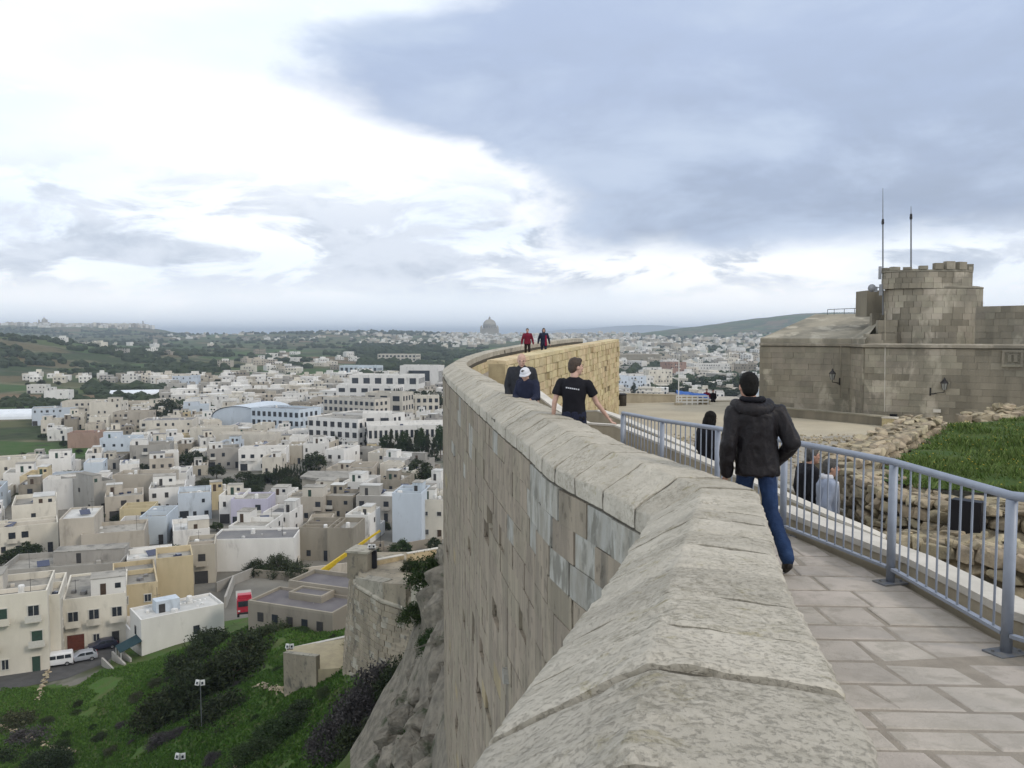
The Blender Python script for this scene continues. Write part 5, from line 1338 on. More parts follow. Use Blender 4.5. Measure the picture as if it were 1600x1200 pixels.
# ---- fill: dense rows of houses on the town plain
LM = []
def town_ok(px, py):
    if py > 905 or py < 588: return False
    if px < 250 and 600 < py < 735 - .05*px and not (60 < px < 250 and 655 < py < 690): 
        if px < 205 or py < 640: return False
    if px < 40 and py < 750: return False
    if 640 < px < 700 and 715 < py < 745: return False
    if 300 < px < 520 and 745 < py < 790: return False          # cypress and scrub strip
    if px > 700 and px < 960: return False
    if py > 860 and px > 420: return False
    return True
cols_ = ['cream']*5 + ['white']*10 + ['beige']*4 + ['grey']*3 + ['stone']*2 + ['pale blue']*2 + ['yellow']
auto = []
tries = 0; random.seed(4)
rows_y = []
y = 175.0
while y < 840:
    rows_y.append(y); y *= 1.041 if y < 420 else 1.034
for Y in rows_y:
    x = -.66*Y
    while x < .0*Y - 4 or (x < .32*Y and Y > 430):
        px = x/Y*F + 800; yaw = R(random.gauss(20 if px < 330 else (2 if px < 480 else -12), 5)); w = random.uniform(5.0, 8.8) if Y < 450 else random.uniform(8, 15); d = random.uniform(8, 14); h = random.choice([3.4, 4.2, 5.0, 5.6, 6.0, 6.4, 6.8, 7.6])
        if Y > 500: h *= 1.12
        yj = Y + random.uniform(-.012, .012)*Y
        c = (x + w/2*math.cos(yaw), yj, TZ); pp = proj(c); 
        if town_ok(pp[0], pp[1]) and random.random() < .97 and not clash(c, w, d, yaw, .1):
            auto.append((c, w, d, h, yaw, random.choice(cols_))); HOUSES.append((None, c[0] - math.sin(yaw)*d/2, c[1] + math.cos(yaw)*d/2, w, d, yaw, 'auto'))
        x += w*random.uniform(.55, 1.08)
# right-hand town beyond the plaza
for (px, py, w, d, h, yaw, col, lab) in [
    (1112, 590, 40, 20, 15, 8, 'white', 'long white flats with blue balconies beyond the plaza trees'), (1120, 573, 34, 16, 12, 5, 'white', 'white terraced flats above the long white block'),
    (1080, 594, 12, 14, 13, 20, 'cream', 'cream end house left of the long white flats'), (1032, 612, 20, 14, 18, 10, 'cream', 'cream four-storey flats with many dark balconies'),
    (1008, 614, 14, 12, 13, 10, 'white', 'white narrow house left of the four-storey flats'), (985, 618, 26, 14, 15, 14, 'pale blue', 'pale blue gabled block by the litter bin'),
    (1060, 596, 20, 16, 19, 30, 'pink', 'tall rusty pink blank block beyond the flagpole'), (1048, 580, 20, 12, 14, 8, 'white', 'white stepped flats behind the cream flats'),
    (1026, 575, 18, 12, 12, 8, 'beige', 'beige flats right of the old bastion wall'), (1165, 590, 22, 14, 15, -10, 'stone', 'brownish flats against the fort edge'),
    (1150, 578, 26, 14, 10, -5, 'cream', 'low cream house in front of the fort edge')]:
    B(px, py, w, d, h, yaw, col, lab, detail=1)
c = Gz(1000, 573, TZ); o = MB().box((c.x, c.y + 10, TZ + 8), (62, 22, 20), R(4)).build('bastion_wall', HC['stone']); bevel_mesh(o.data, .6); tag(o, 'long brown old bastion wall in the town beyond the plaza', 'wall')
auto.sort(key=lambda a: math.hypot(a[0][0], a[0][1]))
near_a, far_a = auto[:238], auto[238:]
ORD = lambda n: f"{n}{'th' if 10 <= n % 100 <= 20 else {1: 'st', 2: 'nd', 3: 'rd'}.get(n % 10, 'th')}"
BANDS = [(0, 205, 'in the rows behind the blank yellow wall'), (205, 240, 'in the rows around the lilac house'), (240, 285, 'in the rows below the cypress hedge'), (285, 335, 'in the rows level with the ribbed building'),
         (335, 400, 'in the rows level with the school'), (400, 470, 'in the rows level with the sports hall'), (470, 560, 'in the rows beyond the sports hall'), (560, 2000, 'in the far rows by the fields')]
for lo, hi, phrase in BANDS:
    sel = sorted([a for a in near_a if lo <= a[0][1] < hi], key=lambda a: a[0][0]/a[0][1])
    for k, (c, w, d, h, yaw, col) in enumerate(sel):
        st = max(1, round(h/3.3)); r_ = house('town_house', c, w, d, h, yaw, col, 1, st, None, k*17 + int(lo), random.choice([0, 0, 0, 1, 2]), doors=False, openings=True)
        tag(r_, f"{col} {['', 'one', 'two', 'three', 'four'][min(st, 4)]}-storey house {ORD(k + 1)} from left {phrase}", 'house', 'flat-roofed houses of the town')
fm = [MB() for _ in range(5)]; wm = MB(); random.seed(9)
fcols = [HC['cream'], HC['white'], HC['beige'], HC['grey'], HC['stone']]
def far_house(c, w, d, h, yaw, win=True):
    q = random.choices(range(5), (4, 5, 3, 2, 2))[0]; Rm = Matrix.Rotation(yaw, 3, 'Z'); C = Vector(c)
    ctr_ = C + Rm @ Vector((0, d/2, 0)); fm[q].box((ctr_.x, ctr_.y, C.z + h/2 - 1), (w, d, h + 2), yaw)
    if random.random() < .6:
        p = C + Rm @ Vector((random.uniform(-.25, .25)*w, d*random.uniform(.3, .7), h + 1.2)); fm[random.choice((q, 1))].box(p, (w*.45, d*.35, 2.6), yaw)
    if win:
        for s in range(max(1, round(h/3.3))):
            for k in range(max(1, int(w/3.2))):
                if random.random() < .8: p = C + Rm @ Vector(((k + .5)/max(1, int(w/3.2))*w - w/2, -.02, s*3.2 + 1.7)); wm.box(p, (1.2, .12, 1.5), yaw)
for (c, w, d, h, yaw, col) in far_a: far_house(c, w, d, h, yaw)
# scattered farms and the villages on the skyline
def scatter(n, az0, az1, r0, r1, hmin=5, hmax=9, cl=None):
    for _ in range(n):
        a = random.uniform(az0, az1); r = lerp(r0, r1, random.random()); u = (a - 800)/F
        if cl and fbm((a*.02, r*.004, cl), 1.0, 3) < .05: continue
        x, y = u*r, r; far_house((x, y, far_z(x, y)), random.uniform(8, 22), random.uniform(8, 16), random.uniform(hmin, hmax), R(random.uniform(-40, 40)), r < 1500)
scatter(90, 330, 700, 860, 1500, cl=3); scatter(30, 60, 330, 1100, 2400, cl=9)
scatter(340, 560, 760, 1900, 3500, cl=2); scatter(420, 690, 1000, 2300, 3600, 6, 12); scatter(420, 960, 1240, 700, 3300, 6, 12, cl=5); scatter(300, 960, 1230, 1000, 2600, 6, 13)
scatter(420, -60, 240, 3900, 4280, 9, 18); scatter(60, 60, 200, 3800, 3950, 6, 12); scatter(90, 260, 560, 2600, 3600, cl=7)
for k, (m_, mm) in enumerate(zip(fm, fcols)):
    tag(m_.build('distant_settlement', mm), ['cream houses of the far town and villages', 'white houses of the far town and villages', 'beige houses of the far town and villages', 'grey houses of the far town and villages', 'brown stone houses of the far town and villages'][k], 'settlement', None, 'stuff')
tag(wm.build('distant_window', M_glass), 'dark windows of the far houses', 'windows', None, 'stuff')
# ---- domed church on the skyline
c = P(765, 517, 3500); zc_ = far_z(c.x, c.y); root = empty('domed_church', (c.x, c.y, min(zc_, c.z) )); tag(root, 'great domed church rising on the skyline', 'church')
Mch = mat('church_stone', (.34, .31, .25), (.26, .24, .20), .03, .9, 0); z0 = 0
MB().box((0, 0, 12), (78, 70, 30)).build('nave', Mch, root); MB().box((0, -36, 14), (40, 8, 34)).build('portico', Mch, root)
MB().lathe((0, 0, 26), [(31, 0), (31, 3), (28, 4), (28, 15), (30, 16), (30, 18)], 32).build('drum', Mch, root)
dm = MB().lathe((0, 0, 44), [(28*math.cos(a), 25*math.sin(a)) for a in [math.pi/2*k/10*.94 for k in range(11)]], 32).build('dome', Mch, root, True)
MB().lathe((0, 0, 68), [(5, 0), (4.5, 6), (5, 6.5), (3.5, 9), (.8, 12), (.5, 17)], 12).build('lantern', Mch, dm)
for k in range(16): a = k*math.pi/8; MB().box((28.2*math.cos(a), 28.2*math.sin(a), 35.5), (3, .8, 7), a + math.pi/2).build('window', M_glass, root)
for sx in (-1, 1): MB().lathe((sx*34, -26, 27), [(5, 0), (5, 8), (3, 12), (.5, 16)], 10).build('turret', Mch, root)
for (px, r, s_, lab) in [(71, 4080, .55, 'small domed church on the left hilltop village'), (225, 4150, .0, 'slim tower at the right end of the hilltop village')]:
    x = (px - 800)/F*r; root = empty('hilltop_church' if s_ else 'hilltop_tower', (x, r, far_z(x, r))); tag(root, lab, 'church' if s_ else 'tower')
    if s_:
        MB().box((0, 0, 9), (38, 30, 22)).build('nave', Mch, root); MB().lathe((0, 0, 19), [(11, 0), (11, 9), (10, 14), (6, 19), (2, 21), (1, 28)], 16).build('dome', Mch, root)
        for sx in (-1, 1): MB().lathe((sx*20, -10, 0), [(4, 0), (4, 27), (2, 32), (.5, 35)], 8).build('bell_tower', Mch, root)
    else:
        MB().lathe((0, 0, 0), [(6, 0), (5, 16), (3, 17), (3, 30), (.5, 34)], 10).build('shaft', Mch, root); MB().lathe((0, 0, 15), [(7, 0), (7, 2)], 10).build('gallery', Mch, root)
# ================================================================== PLANTS, ROCKS, BASTION
M_leafd = leafmat('dark_leaves', (.020, .034, .013), (.044, .056, .024), .4, .02)
M_leafm = leafmat('green_leaves', (.022, .046, .012), (.045, .070, .022), .35, .02)
M_leafg = leafmat('grey_twigs', (.050, .046, .046), (.078, .070, .068), .3, .02, .1)
M_leafo = leafmat('olive_leaves', (.040, .052, .024), (.070, .078, .040), .3, .02)
def crown_mesh(seed, m_, n_clump=60, n_leaf=34, leaf=.10, shape='round', spread=.20):
    rs = random.Random(seed); vs = []; fs = []
    for c in range(n_clump):
        while True:
            p = Vector((rs.uniform(-1, 1), rs.uniform(-1, 1), rs.uniform(-1, 1)))
            if p.length < 1: break
        if shape == 'round': p = p.normalized()*(p.length**.45); p.z = abs(p.z)*1.0 if rs.random() < .75 else p.z*.4
        elif shape == 'cone':
            z = rs.random()**1.3; a = rs.uniform(0, 6.28); r = (1 - z)*.95*rs.random()**.5 + .03; p = Vector((r*math.cos(a), r*math.sin(a), z*2.0 - .6))
        elif shape == 'low': p = p.normalized()*(p.length**.5); p.z = abs(p.z)*.8
        p *= 1 + .28*mnoise.noise(p*1.7 + Vector((seed, 0, 0)))
        sp_ = spread*rs.uniform(.6, 1.4)
        for k in range(n_leaf):
            q = p + Vector((rs.gauss(0, 1), rs.gauss(0, 1), rs.gauss(0, .8)))*sp_*.55
            u = Vector((rs.gauss(0, 1), rs.gauss(0, 1), rs.gauss(0, .7))).normalized(); w = u.cross(Vector((rs.gauss(0, 1), rs.gauss(0, 1), rs.gauss(0, 1)))).normalized()
            l = leaf*rs.uniform(.6, 1.5); b = l*rs.uniform(.35, .6); o = len(vs)
            vs += [tuple(q - u*l), tuple(q + w*b), tuple(q + u*l), tuple(q - w*b)]; fs.append((o, o + 1, o + 2, o + 3))
    me = bpy.data.meshes.new('crown'); me.from_pydata(vs, [], fs); me.update(); me.materials.append(m_); return me
def trunk_mesh(seed):
    rs = random.Random(seed); m_ = MB(); m_.tube((0, 0, -1.0), (.03, .02, .1), .10, .07, 7); m_.tube((.03, .02, .1), (0, .05, .6), .07, .035, 6)
    for k in range(5):
        a = rs.uniform(0, 6.28); m_.tube((.02, .02, rs.uniform(-.2, .2)), (.55*math.cos(a), .55*math.sin(a), rs.uniform(.3, .7)), .04, .012, 5)
    return m_.mesh('trunk', [M_trunk])
CR = {'dark': [crown_mesh(s, M_leafd, 90, 30, .085) for s in (1, 2)], 'green': [crown_mesh(s, M_leafm, 90, 30, .085) for s in (3, 4)], 'cone': [crown_mesh(s, M_leafd, 70, 34, .07, 'cone', .14) for s in (5, 6)],
      'bush': [crown_mesh(s, M_leafd, 130, 42, .05, 'low') for s in (7, 8)], 'bushg': [crown_mesh(s, M_leafg, 120, 44, .045, 'low', .22) for s in (9, 10)], 'busho': [crown_mesh(s, M_leafo, 120, 40, .05, 'low') for s in (11, 12)], 'bushm': [crown_mesh(s, M_leafm, 130, 40, .045, 'low') for s in (13,)]}
TR = [trunk_mesh(s) for s in (1, 2)]
random.seed(31)
def plant(name, kind, pos, rad, height, label, cat, group=None, sink=.15):
    root = empty(name, (pos[0], pos[1], pos[2]), random.uniform(0, 6.28)); tag(root, label, cat, group)
    c = link('crown', random.choice(CR[kind]), root); low = kind.startswith('bush')
    if low: c.location = (0, 0, -height*sink); c.scale = (rad, rad*random.uniform(.85, 1.1), height)
    elif kind == 'cone': c.location = (0, 0, height*.28); c.scale = (rad, rad, height*.48)
    else: c.location = (0, 0, height*.45); c.scale = (rad, rad*random.uniform(.85, 1.1), height*.5)
    t = link('trunk', random.choice(TR), root); t.location = (0, 0, height*(.12 if low else .33)); t.scale = (rad*.7, rad*.7, height*.35)
    return root
# near shrubs on the slope: (px, py foot, forward distance, radius, height, kind, label)
SHR = [(330, 1008, 105, 2.6, 3.0, 'bush', 'dark bush hugging the white corner house'), (262, 1120, 90, 3.4, 4.0, 'bush', 'big dark bush at the left of the thicket above the grass'), (310, 1095, 90, 4.2, 5.5, 'bush', 'largest dark bush in the middle of the thicket'),
       (365, 1060, 93, 4.2, 4.8, 'bush', 'dark bush at the top of the thicket below the flat-roofed building'), (395, 1020, 98, 3.4, 3.8, 'bush', 'dark bush against the flat-roofed building'), (355, 1125, 82, 3.4, 3.6, 'bush', 'dark bush behind the lamp pole'), (430, 1000, 101, 2.6, 3.0, 'busho', 'olive shrub beneath the flat-roofed building wall'),
       (300, 1040, 101, 3.0, 3.4, 'bush', 'dark shrub on the grass right of the corner house'), (255, 1160, 83, 1.6, 1.4, 'bushg', 'grey twiggy shrub at the foot of the thicket'), (290, 1150, 84, 1.5, 1.3, 'bushg', 'pale grey shrub beside the lamp pole foot'),
       (25, 1140, 98, 3.2, 3.0, 'busho', 'olive shrub at the lower left edge'), (45, 1165, 94, 3.4, 2.2, 'bushg', 'greyish bramble below the olive shrub at the left edge'), (10, 1195, 90, 3.0, 2.2, 'bush', 'dark bush in the lower left corner'), (75, 1192, 88, 2.6, 1.8, 'bush', 'low dark shrub beside the lower left corner'),
       (560, 1130, 63, 2.4, 3.6, 'bushg', 'grey leafless thicket below the bastion'), (600, 1090, 66, 2.6, 4.0, 'bushg', 'purplish grey leafless shrub against the bastion foot'), (530, 1165, 60, 2.2, 3.0, 'bushg', 'grey leafless shrub left of the boulders'), (630, 1075, 64, 2.0, 3.0, 'bush', 'dark shrub between bastion and rocks'), (575, 1165, 57, 2.0, 2.6, 'bush', 'dark shrub above the boulder pile'),
       (440, 1150, 70, 2.6, 1.8, 'bushm', 'green weedy shrub on the lower slope'), (400, 1180, 66, 2.2, 1.4, 'bushm', 'green weeds at the bottom of the slope'), (480, 1115, 73, 2.2, 1.3, 'bush', 'dark low bramble below the terrace walls'), (370, 1150, 78, 2.4, 1.6, 'bush', 'low dark bramble right of the lamp pole'),
       (515, 925, 128, 3.2, 5.2, 'bushg', 'big grey green bush below the crane boom'), (545, 945, 112, 2.0, 3.0, 'bush', 'dark bush against the bastion tower'), (400, 893, 160, 2.2, 3.2, 'bush', 'dark garden bush in front of the long white wall'), (435, 890, 160, 3.0, 4.2, 'busho', 'olive tree in the garden by the long white wall'), (465, 893, 158, 2.6, 3.0, 'busho', 'rounded garden shrub right of the olive tree'),
       (672, 905, 53, 1.6, 2.2, 'bushm', 'green shrub growing on the cliff top'), (655, 965, 52, 1.3, 1.5, 'bushm', 'green tuft on the cliff face'), (660, 1145, 36, 1.0, .9, 'bushm', 'green plant among the boulders'), (678, 1010, 44, 1.1, 1.2, 'bushm', 'leafy plant in the cliff cleft')]
for (px, py, d, rad, h, kind, lab) in SHR:
    p = P(px, py, d); z = gz(p.x, p.y); plant('wild_shrub', kind, (p.x, p.y, min(p.z, z + 1.0) if abs(p.z - z) < 6 else z), rad, h, lab, 'shrub')
random.seed(64)
for k in range(34):
    px, py = random.uniform(30, 560), random.uniform(1070, 1195); d_ = np.interp(py, [1060, 1195], [104, 70 if px > 250 else 88])
    p = P(px, py, d_); z = gz(p.x, p.y)
    SHR.append((px, py, d_)); plant('wild_weed', random.choice(['busho', 'bushm', 'bushm', 'bushg', 'bush']), (p.x, p.y, z), random.uniform(.5, 1.3), random.uniform(.4, 1.0), 'low wild weed clump on the grass slope', 'weed', 'weed clumps on the slope')
# trees of the town
TRS = [(540, 700, 5.5, 9, 'dark', 'round dark tree beside the white school block'), (571, 702, 4, 12, 'cone', 'dark conical tree between school and ribbed building'), (492, 742, 4.2, 8, 'dark', 'round dark tree right of the balcony house'), (612, 640, 8, 14, 'dark', 'large dark tree behind the school end block'),
       (640, 650, 9, 15, 'dark', 'broad dark tree above the ribbed building'), (668, 650, 9, 15, 'dark', 'broad dark tree beside the rampart edge'), (595, 606, 8, 14, 'dark', 'dark tree among the upper white blocks'), (640, 608, 9, 14, 'dark', 'dark tree left of the bright white cube'),
       (655, 765, 5, 9, 'dark', 'dark tree near the rampart, below the lawn'), (630, 775, 4.5, 7.5, 'dark', 'dark bushy tree right of the purple awning'), (567, 770, 4, 7, 'cone', 'slim dark tree beside the curved building'), (262, 655, 7, 11, 'dark', 'dark garden tree behind the beige house'), (245, 662, 6, 9, 'dark', 'dark tree left of the garden tree'), (300, 735, 4.5, 7, 'dark', 'dark tree by the grey house')]
for (px, py, rad, h, kind, lab) in TRS:
    c = Gz(px, py, TZ); plant('town_tree', kind, (c.x, c.y, TZ), rad, h, lab, 'tree')
for k in range(10):
    c = Gz(602 + 9.6*k, 716 + (k % 3)*2, TZ); plant('avenue_tree', 'cone' if k % 3 else 'green', (c.x, c.y, TZ), 2.6, 9 + (k*7 % 4), f'{ORD(k + 1)} tree from the left in the avenue before the ribbed building', 'tree', 'avenue trees before the ribbed building')
for k in range(12):
    c = Gz(428 + 4.6*k, 757 - .4*k, TZ); plant('cypress_tree', 'cone', (c.x, c.y, TZ), 1.0, 5.6 + (k*5 % 3)*.5, f'{ORD(k + 1)} small cypress from the left in the hedge row', 'tree', 'cypress hedge row')
random.seed(15); k = 0
for _ in range(400):
    px, py = random.uniform(300, 520), random.uniform(752, 792)
    c = Gz(px, py, TZ)
    if clash((c.x, c.y), 2, 2, 0, .5): continue
    plant('scrub_bush', random.choice(['bush', 'busho', 'bush', 'dark']), (c.x, c.y, TZ), random.uniform(1.5, 3.2), random.uniform(1.5, 3.6), 'dark scrub bush on the open ground by the cypress hedge', 'shrub', 'scrub on the open ground'); k += 1
    if k > 46: break
k = 0
for _ in range(900):
    px, py = random.uniform(0, 690), random.uniform(600, 900); c = Gz(px, py, TZ)
    if clash((c.x, c.y), 2.5, 2.5, 0, .4): continue
    s_ = random.uniform(1.2, 2.6)*(1.5 if py < 680 else 1)
    plant('garden_tree', random.choice(['dark', 'green', 'busho', 'dark']), (c.x, c.y, TZ), s_, s_*random.uniform(1.2, 2.0), 'small garden tree in a gap between the houses', 'tree', 'garden trees between the houses'); k += 1
    if k > 95: break
k = 0
for (px, py, rad, h) in [(1045, 622, 9, 9), (1062, 618, 10, 10), (1078, 622, 9, 9), (1092, 612, 11, 11), (1108, 606, 12, 10), (1122, 616, 11, 10), (1135, 606, 11, 11), (1150, 614, 11, 12), (1165, 606, 11, 12), (1175, 618, 12, 13), (1115, 624, 10, 8), (1140, 624, 10, 8), (990, 622, 5, 12), (1095, 624, 9, 8), (1160, 626, 10, 9)]:
    c = Gz(px, py, TZ); plant('park_tree', 'cone' if px == 990 else ('green' if k % 3 == 1 else 'dark'), (c.x, c.y, TZ), rad, h, 'dark conifer in front of the pale blue block' if px == 990 else f'{ORD(k + 1)} of the dark trees beyond the plaza wall, counted from the flagpole', 'tree', 'trees beyond the plaza wall'); k += 1
# distant woods and hedgerows: one mass
mb = MB(); random.seed(3); vs_, fs_ = ICO[1]
def clumps(n, az0, az1, r0, r1, smin, smax, thr, sd_):
    for _ in range(n):
        a = random.uniform(az0, az1); r = r0*(r1/r0)**random.random(); u = (a - 800)/F; x, y = u*r, r
        if fbm((x/170, y/120, sd_), 1.0, 3) < thr: continue
        s_ = random.uniform(smin, smax); z = gz(x, y); k_ = random.uniform(.5, .9)
        mb.add([(x + v[0]*s_*(1 + .3*mnoise.noise(Vector(v)*2 + Vector((x, y, 0)))), y + v[1]*s_, z + (v[2] + .5)*s_*k_*(1 + .3*mnoise.noise(Vector(v)*3 + Vector((y, x, 0))))) for v in vs_], fs_)
clumps(5000, -80, 720, 850, 3600, 3, 8, .12, 3); clumps(2600, 560, 760, 1000, 2200, 4, 9, .0, 8); clumps(2600, 960, 1250, 640, 3300, 4, 8, .02, 5); clumps(1500, -80, 300, 620, 1500, 3, 7, .05, 11); clumps(500, 0, 330, 3200, 3650, 5, 8, .05, 2); clumps(500, 380, 720, 3300, 3700, 6, 11, -.1, 6)
clumps(700, 0, 330, 380, 620, 2, 4.5, .12, 21)
tag(mb.build('distant_treeline', mat('distant_foliage', (.020, .032, .014), (.034, .046, .020), .2, 1, .4, 1, .25)), 'dark far woods and hedgerows on the plain', 'woods', None, 'stuff')
# grass tufts and weeds on the near slope
mb = MB(); random.seed(12)
for _ in range(110000):
    a = random.uniform(-40, 640); d = 112*random.random()**.5
    if d < 55: continue
    x, y = (a - 800)/F*d, d; zn = near_z(x, y)
    if zn < TZ + .3 and y > 108: continue
    z = gz(x, y) - .03; dn = fbm((x, y, 0), .12, 3)
    if dn < -.55: continue
    h = random.uniform(.12, .34)*(1 + .8*max(0, dn)); w = random.uniform(.06, .16); q = random.uniform(0, 3.14); l = random.uniform(-.12, .12); ca, sa = w*math.cos(q), w*math.sin(q)
    mb.add([(x - ca, y - sa, z), (x + ca, y + sa, z), (x + l + ca*.6, y + sa*.6, z + h), (x + l*1.3 - ca*.5, y + l - sa*.5, z + h*.8)], [(0, 1, 2, 3)])
tag(mb.build('slope_grass', leafmat('slope_grass_blade', (.048, .115, .018), (.088, .160, .032), .3, .01)), 'lush green grass on the slope below the rampart', 'grass', None, 'stuff')

# ------------------------------------------------------------------ rocks
def rock_mesh(seed, sub=4, rough=.35):
    o = Vector((seed*7.7, seed*3.3, seed)); rs = random.Random(seed*5 + 2); b_ = bmesh.new()
    for _ in range(26):
        v = Vector((rs.gauss(0, 1), rs.gauss(0, 1), rs.gauss(0, 1))).normalized(); b_.verts.new(v*rs.uniform(.78, 1.08))
    bmesh.ops.convex_hull(b_, input=b_.verts[:]); bmesh.ops.delete(b_, geom=[v for v in b_.verts if not v.link_faces], context='VERTS')
    bmesh.ops.bevel(b_, geom=b_.edges[:], offset=.05, segments=1, affect='EDGES'); bmesh.ops.triangulate(b_, faces=b_.faces[:])
    bmesh.ops.subdivide_edges(b_, edges=b_.edges[:], cuts=2, use_grid_fill=True); bmesh.ops.triangulate(b_, faces=b_.faces[:])
    for v in b_.verts:
        p = v.co.copy(); v.co = p*(1 + .10*mnoise.noise(p*2.2 + o) + .06*fbm(p*5 + o, 1.0, 3) - .07*max(0, .12 - abs(mnoise.noise(p*1.7 + o)))/.12)
    m_ = bpy.data.meshes.new('rock'); b_.to_mesh(m_); b_.free(); m_.materials.append(M_rock); return m_
    vs, fs = ICO[sub]; out = []
    for v in vs:
        p = Vector(v); q = Vector([math.copysign(abs(c)**.75, c) for c in p])
        k = 1 + rough*mnoise.noise(p*1.1 + o) + .16*mnoise.noise(p*2.7 + o) - .13*abs(mnoise.noise(p*4.1 + o)) + .05*fbm(p*6 + o, 1.0, 3)
        # bedding ledges
        k += .05*math.sin(p.z*9 + 2*mnoise.noise(p*2 + o))
        dv, _ = mnoise.voronoi(p*2.1 + o); k += .42*(min(dv[1] - dv[0], .30)) - .08 - .16*dv[0]
        out.append(tuple(q*k))
    m_ = MB().add(out, fs).mesh('rock', [M_rock], False); return m_
RK = [rock_mesh(s) for s in range(7)]
random.seed(44)
rocks = [(672, 1175, 31, 1.7), (640, 1172, 34, 1.8), (610, 1185, 37, 1.5), (585, 1195, 40, 1.5), (690, 1195, 28.5, 1.0), (668, 1198, 30, 1.2), (640, 1196, 33, 1.3), (655, 1130, 35, 1.4), (625, 1120, 39, 1.7), (604, 1150, 41, 1.6), (632, 1095, 43, 1.6), (615, 1100, 46, 1.3), (650, 1090, 41, 1.3), (668, 1100, 38, 1.3), (676, 1140, 33, 1.0),
         (680, 1060, 39, 1.8), (664, 1050, 43, 1.8), (682, 1010, 42, 2.0), (668, 1000, 47, 2.4), (655, 1010, 51, 2.0), (684, 950, 46, 2.4), (668, 945, 51, 2.8), (656, 960, 55, 2.2), (686, 900, 49, 2.4), (678, 905, 53, 2.4), (690, 870, 52, 2.2), (650, 1045, 49, 1.8), (664, 905, 57, 2.0), (645, 1060, 48, 1.4), (592, 1178, 43, 1.2), (570, 1198, 44, 1.3), (686, 1090, 35, 1.3)]
for k, (px, py, d, s_) in enumerate(rocks):
    v_ = k >= 15 and k < 28; s_ *= .62 if v_ else .72; p = P(px + (14 if v_ else 6), py, d); o = link('boulder', RK[k % 7]); o.location = (p.x, p.y, p.z - s_*.15); o.rotation_euler = [random.uniform(-.5, .5), random.uniform(-.5, .5), random.uniform(0, 6)]
    o.scale = (s_*random.uniform(.75, .95), s_*random.uniform(.8, 1.1), s_*random.uniform(.65, .9)*(1.35 if v_ else 1))
    tag(o, 'rugged grey rock of the cliff beside the bastion' if v_ else 'grey limestone boulder in the pile at the foot of the rampart', 'rock', 'cliff rocks' if v_ else 'boulders at the rampart foot')
# small rubble field walls on the slope
def dry_line(label, pts, s_=.5):
    p0 = P(*pts[0]); root = empty('field_wall', (p0.x, p0.y, gz(p0.x, p0.y))); tag(root, label, 'wall'); P_ = [P(*q) for q in pts]
    for a, b in zip(P_, P_[1:]):
        n_ = int((b - a).length/(s_*.7)) + 1
        for k in range(n_):
            p = a.lerp(b, k/n_)
            for lv in range(2):
                o = link('stone', random.choice(STONES)); x, y = p.x + random.uniform(-.25, .25), p.y + random.uniform(-.25, .25)
                o.location = (x, y, gz(x, y) + .02 + lv*s_*.28); o.rotation_euler = [random.uniform(-.4, .4), random.uniform(-.4, .4), random.uniform(0, 6)]; q = s_*.7*random.uniform(.5, 1.4); o.scale = (q*1.2, q, q*.7); reparent(o, root)
dry_line('crumbling stone wall running down the grass from the white van', [(76, 1050, 113.5), (68, 1080, 109), (58, 1105, 104)], .6)
dry_line('low stone terrace edge across the lower grass', [(0, 1145, 97), (40, 1150, 95), (80, 1160, 92), (122, 1158, 91)], .55)
dry_line('short pale stone terrace edge under the terrace walls', [(395, 1068, 85), (430, 1074, 82), (460, 1082, 79)], .5)
dry_line('line of stones at the bottom of the slope', [(360, 1195, 66), (385, 1182, 66), (410, 1172, 67)], .4)

# ------------------------------------------------------------------ bastion
bs = empty('corner_bastion', P(600, 1040, 72)); tag(bs, 'battered stone corner bastion with parapet and small guard tower', 'bastion')
M_bas = mat('bastion_stone', (.325, .285, .215), (.225, .198, .15), .5, .95, .8, 6, .10, (1, 1, .5), (.115, .108, .09), .9, (.55, .70), pits=.5, pit_scale=(3, 3, 3))
M_basl = mat('bastion_pale_stone', (.38, .355, .29), (.29, .268, .215), .8, .95, .7, 6, .10, c3=(.16, .15, .125), c3s=1.5, c3a=(.52, .66))
zc_ = P(600, 940, 71).z
fp = [P(549, 925, 84), P(557, 927, 75.5), P(598, 940, 71), P(668, 952, 67.5), P(740, 955, 72), P(740, 930, 84)]
def ring(o, z): 
    ctr_ = sum((Vector((p.x, p.y)) for p in fp), Vector((0, 0)))/len(fp)
    return [(p.x + (Vector((p.x, p.y)) - ctr_).normalized().x*o, p.y + (Vector((p.x, p.y)) - ctr_).normalized().y*o, z) for p in fp]
def loft(rings, m_, name, parent=bs, cap=True):
    mb = MB(); n_ = len(rings[0])
    for r_ in rings: mb.v += r_
    for k in range(len(rings) - 1):
        for i in range(n_): mb.f.append((k*n_ + i, k*n_ + (i + 1) % n_, (k + 1)*n_ + (i + 1) % n_, (k + 1)*n_ + i)); mb.mi.append(0)
    if cap: mb.f.append(tuple((len(rings) - 1)*n_ + i for i in range(n_))); mb.mi.append(0)
    return child(mb, name, m_, False, parent)
loft([ring(2.0, zc_ - 13), ring(.0, zc_ - .15)], M_bas, 'battered_wall')
loft([ring(.02, zc_ - .15), ring(.22, zc_ - .05), ring(.22, zc_ + .12), ring(.02, zc_ + .22)], M_basl, 'cordon')
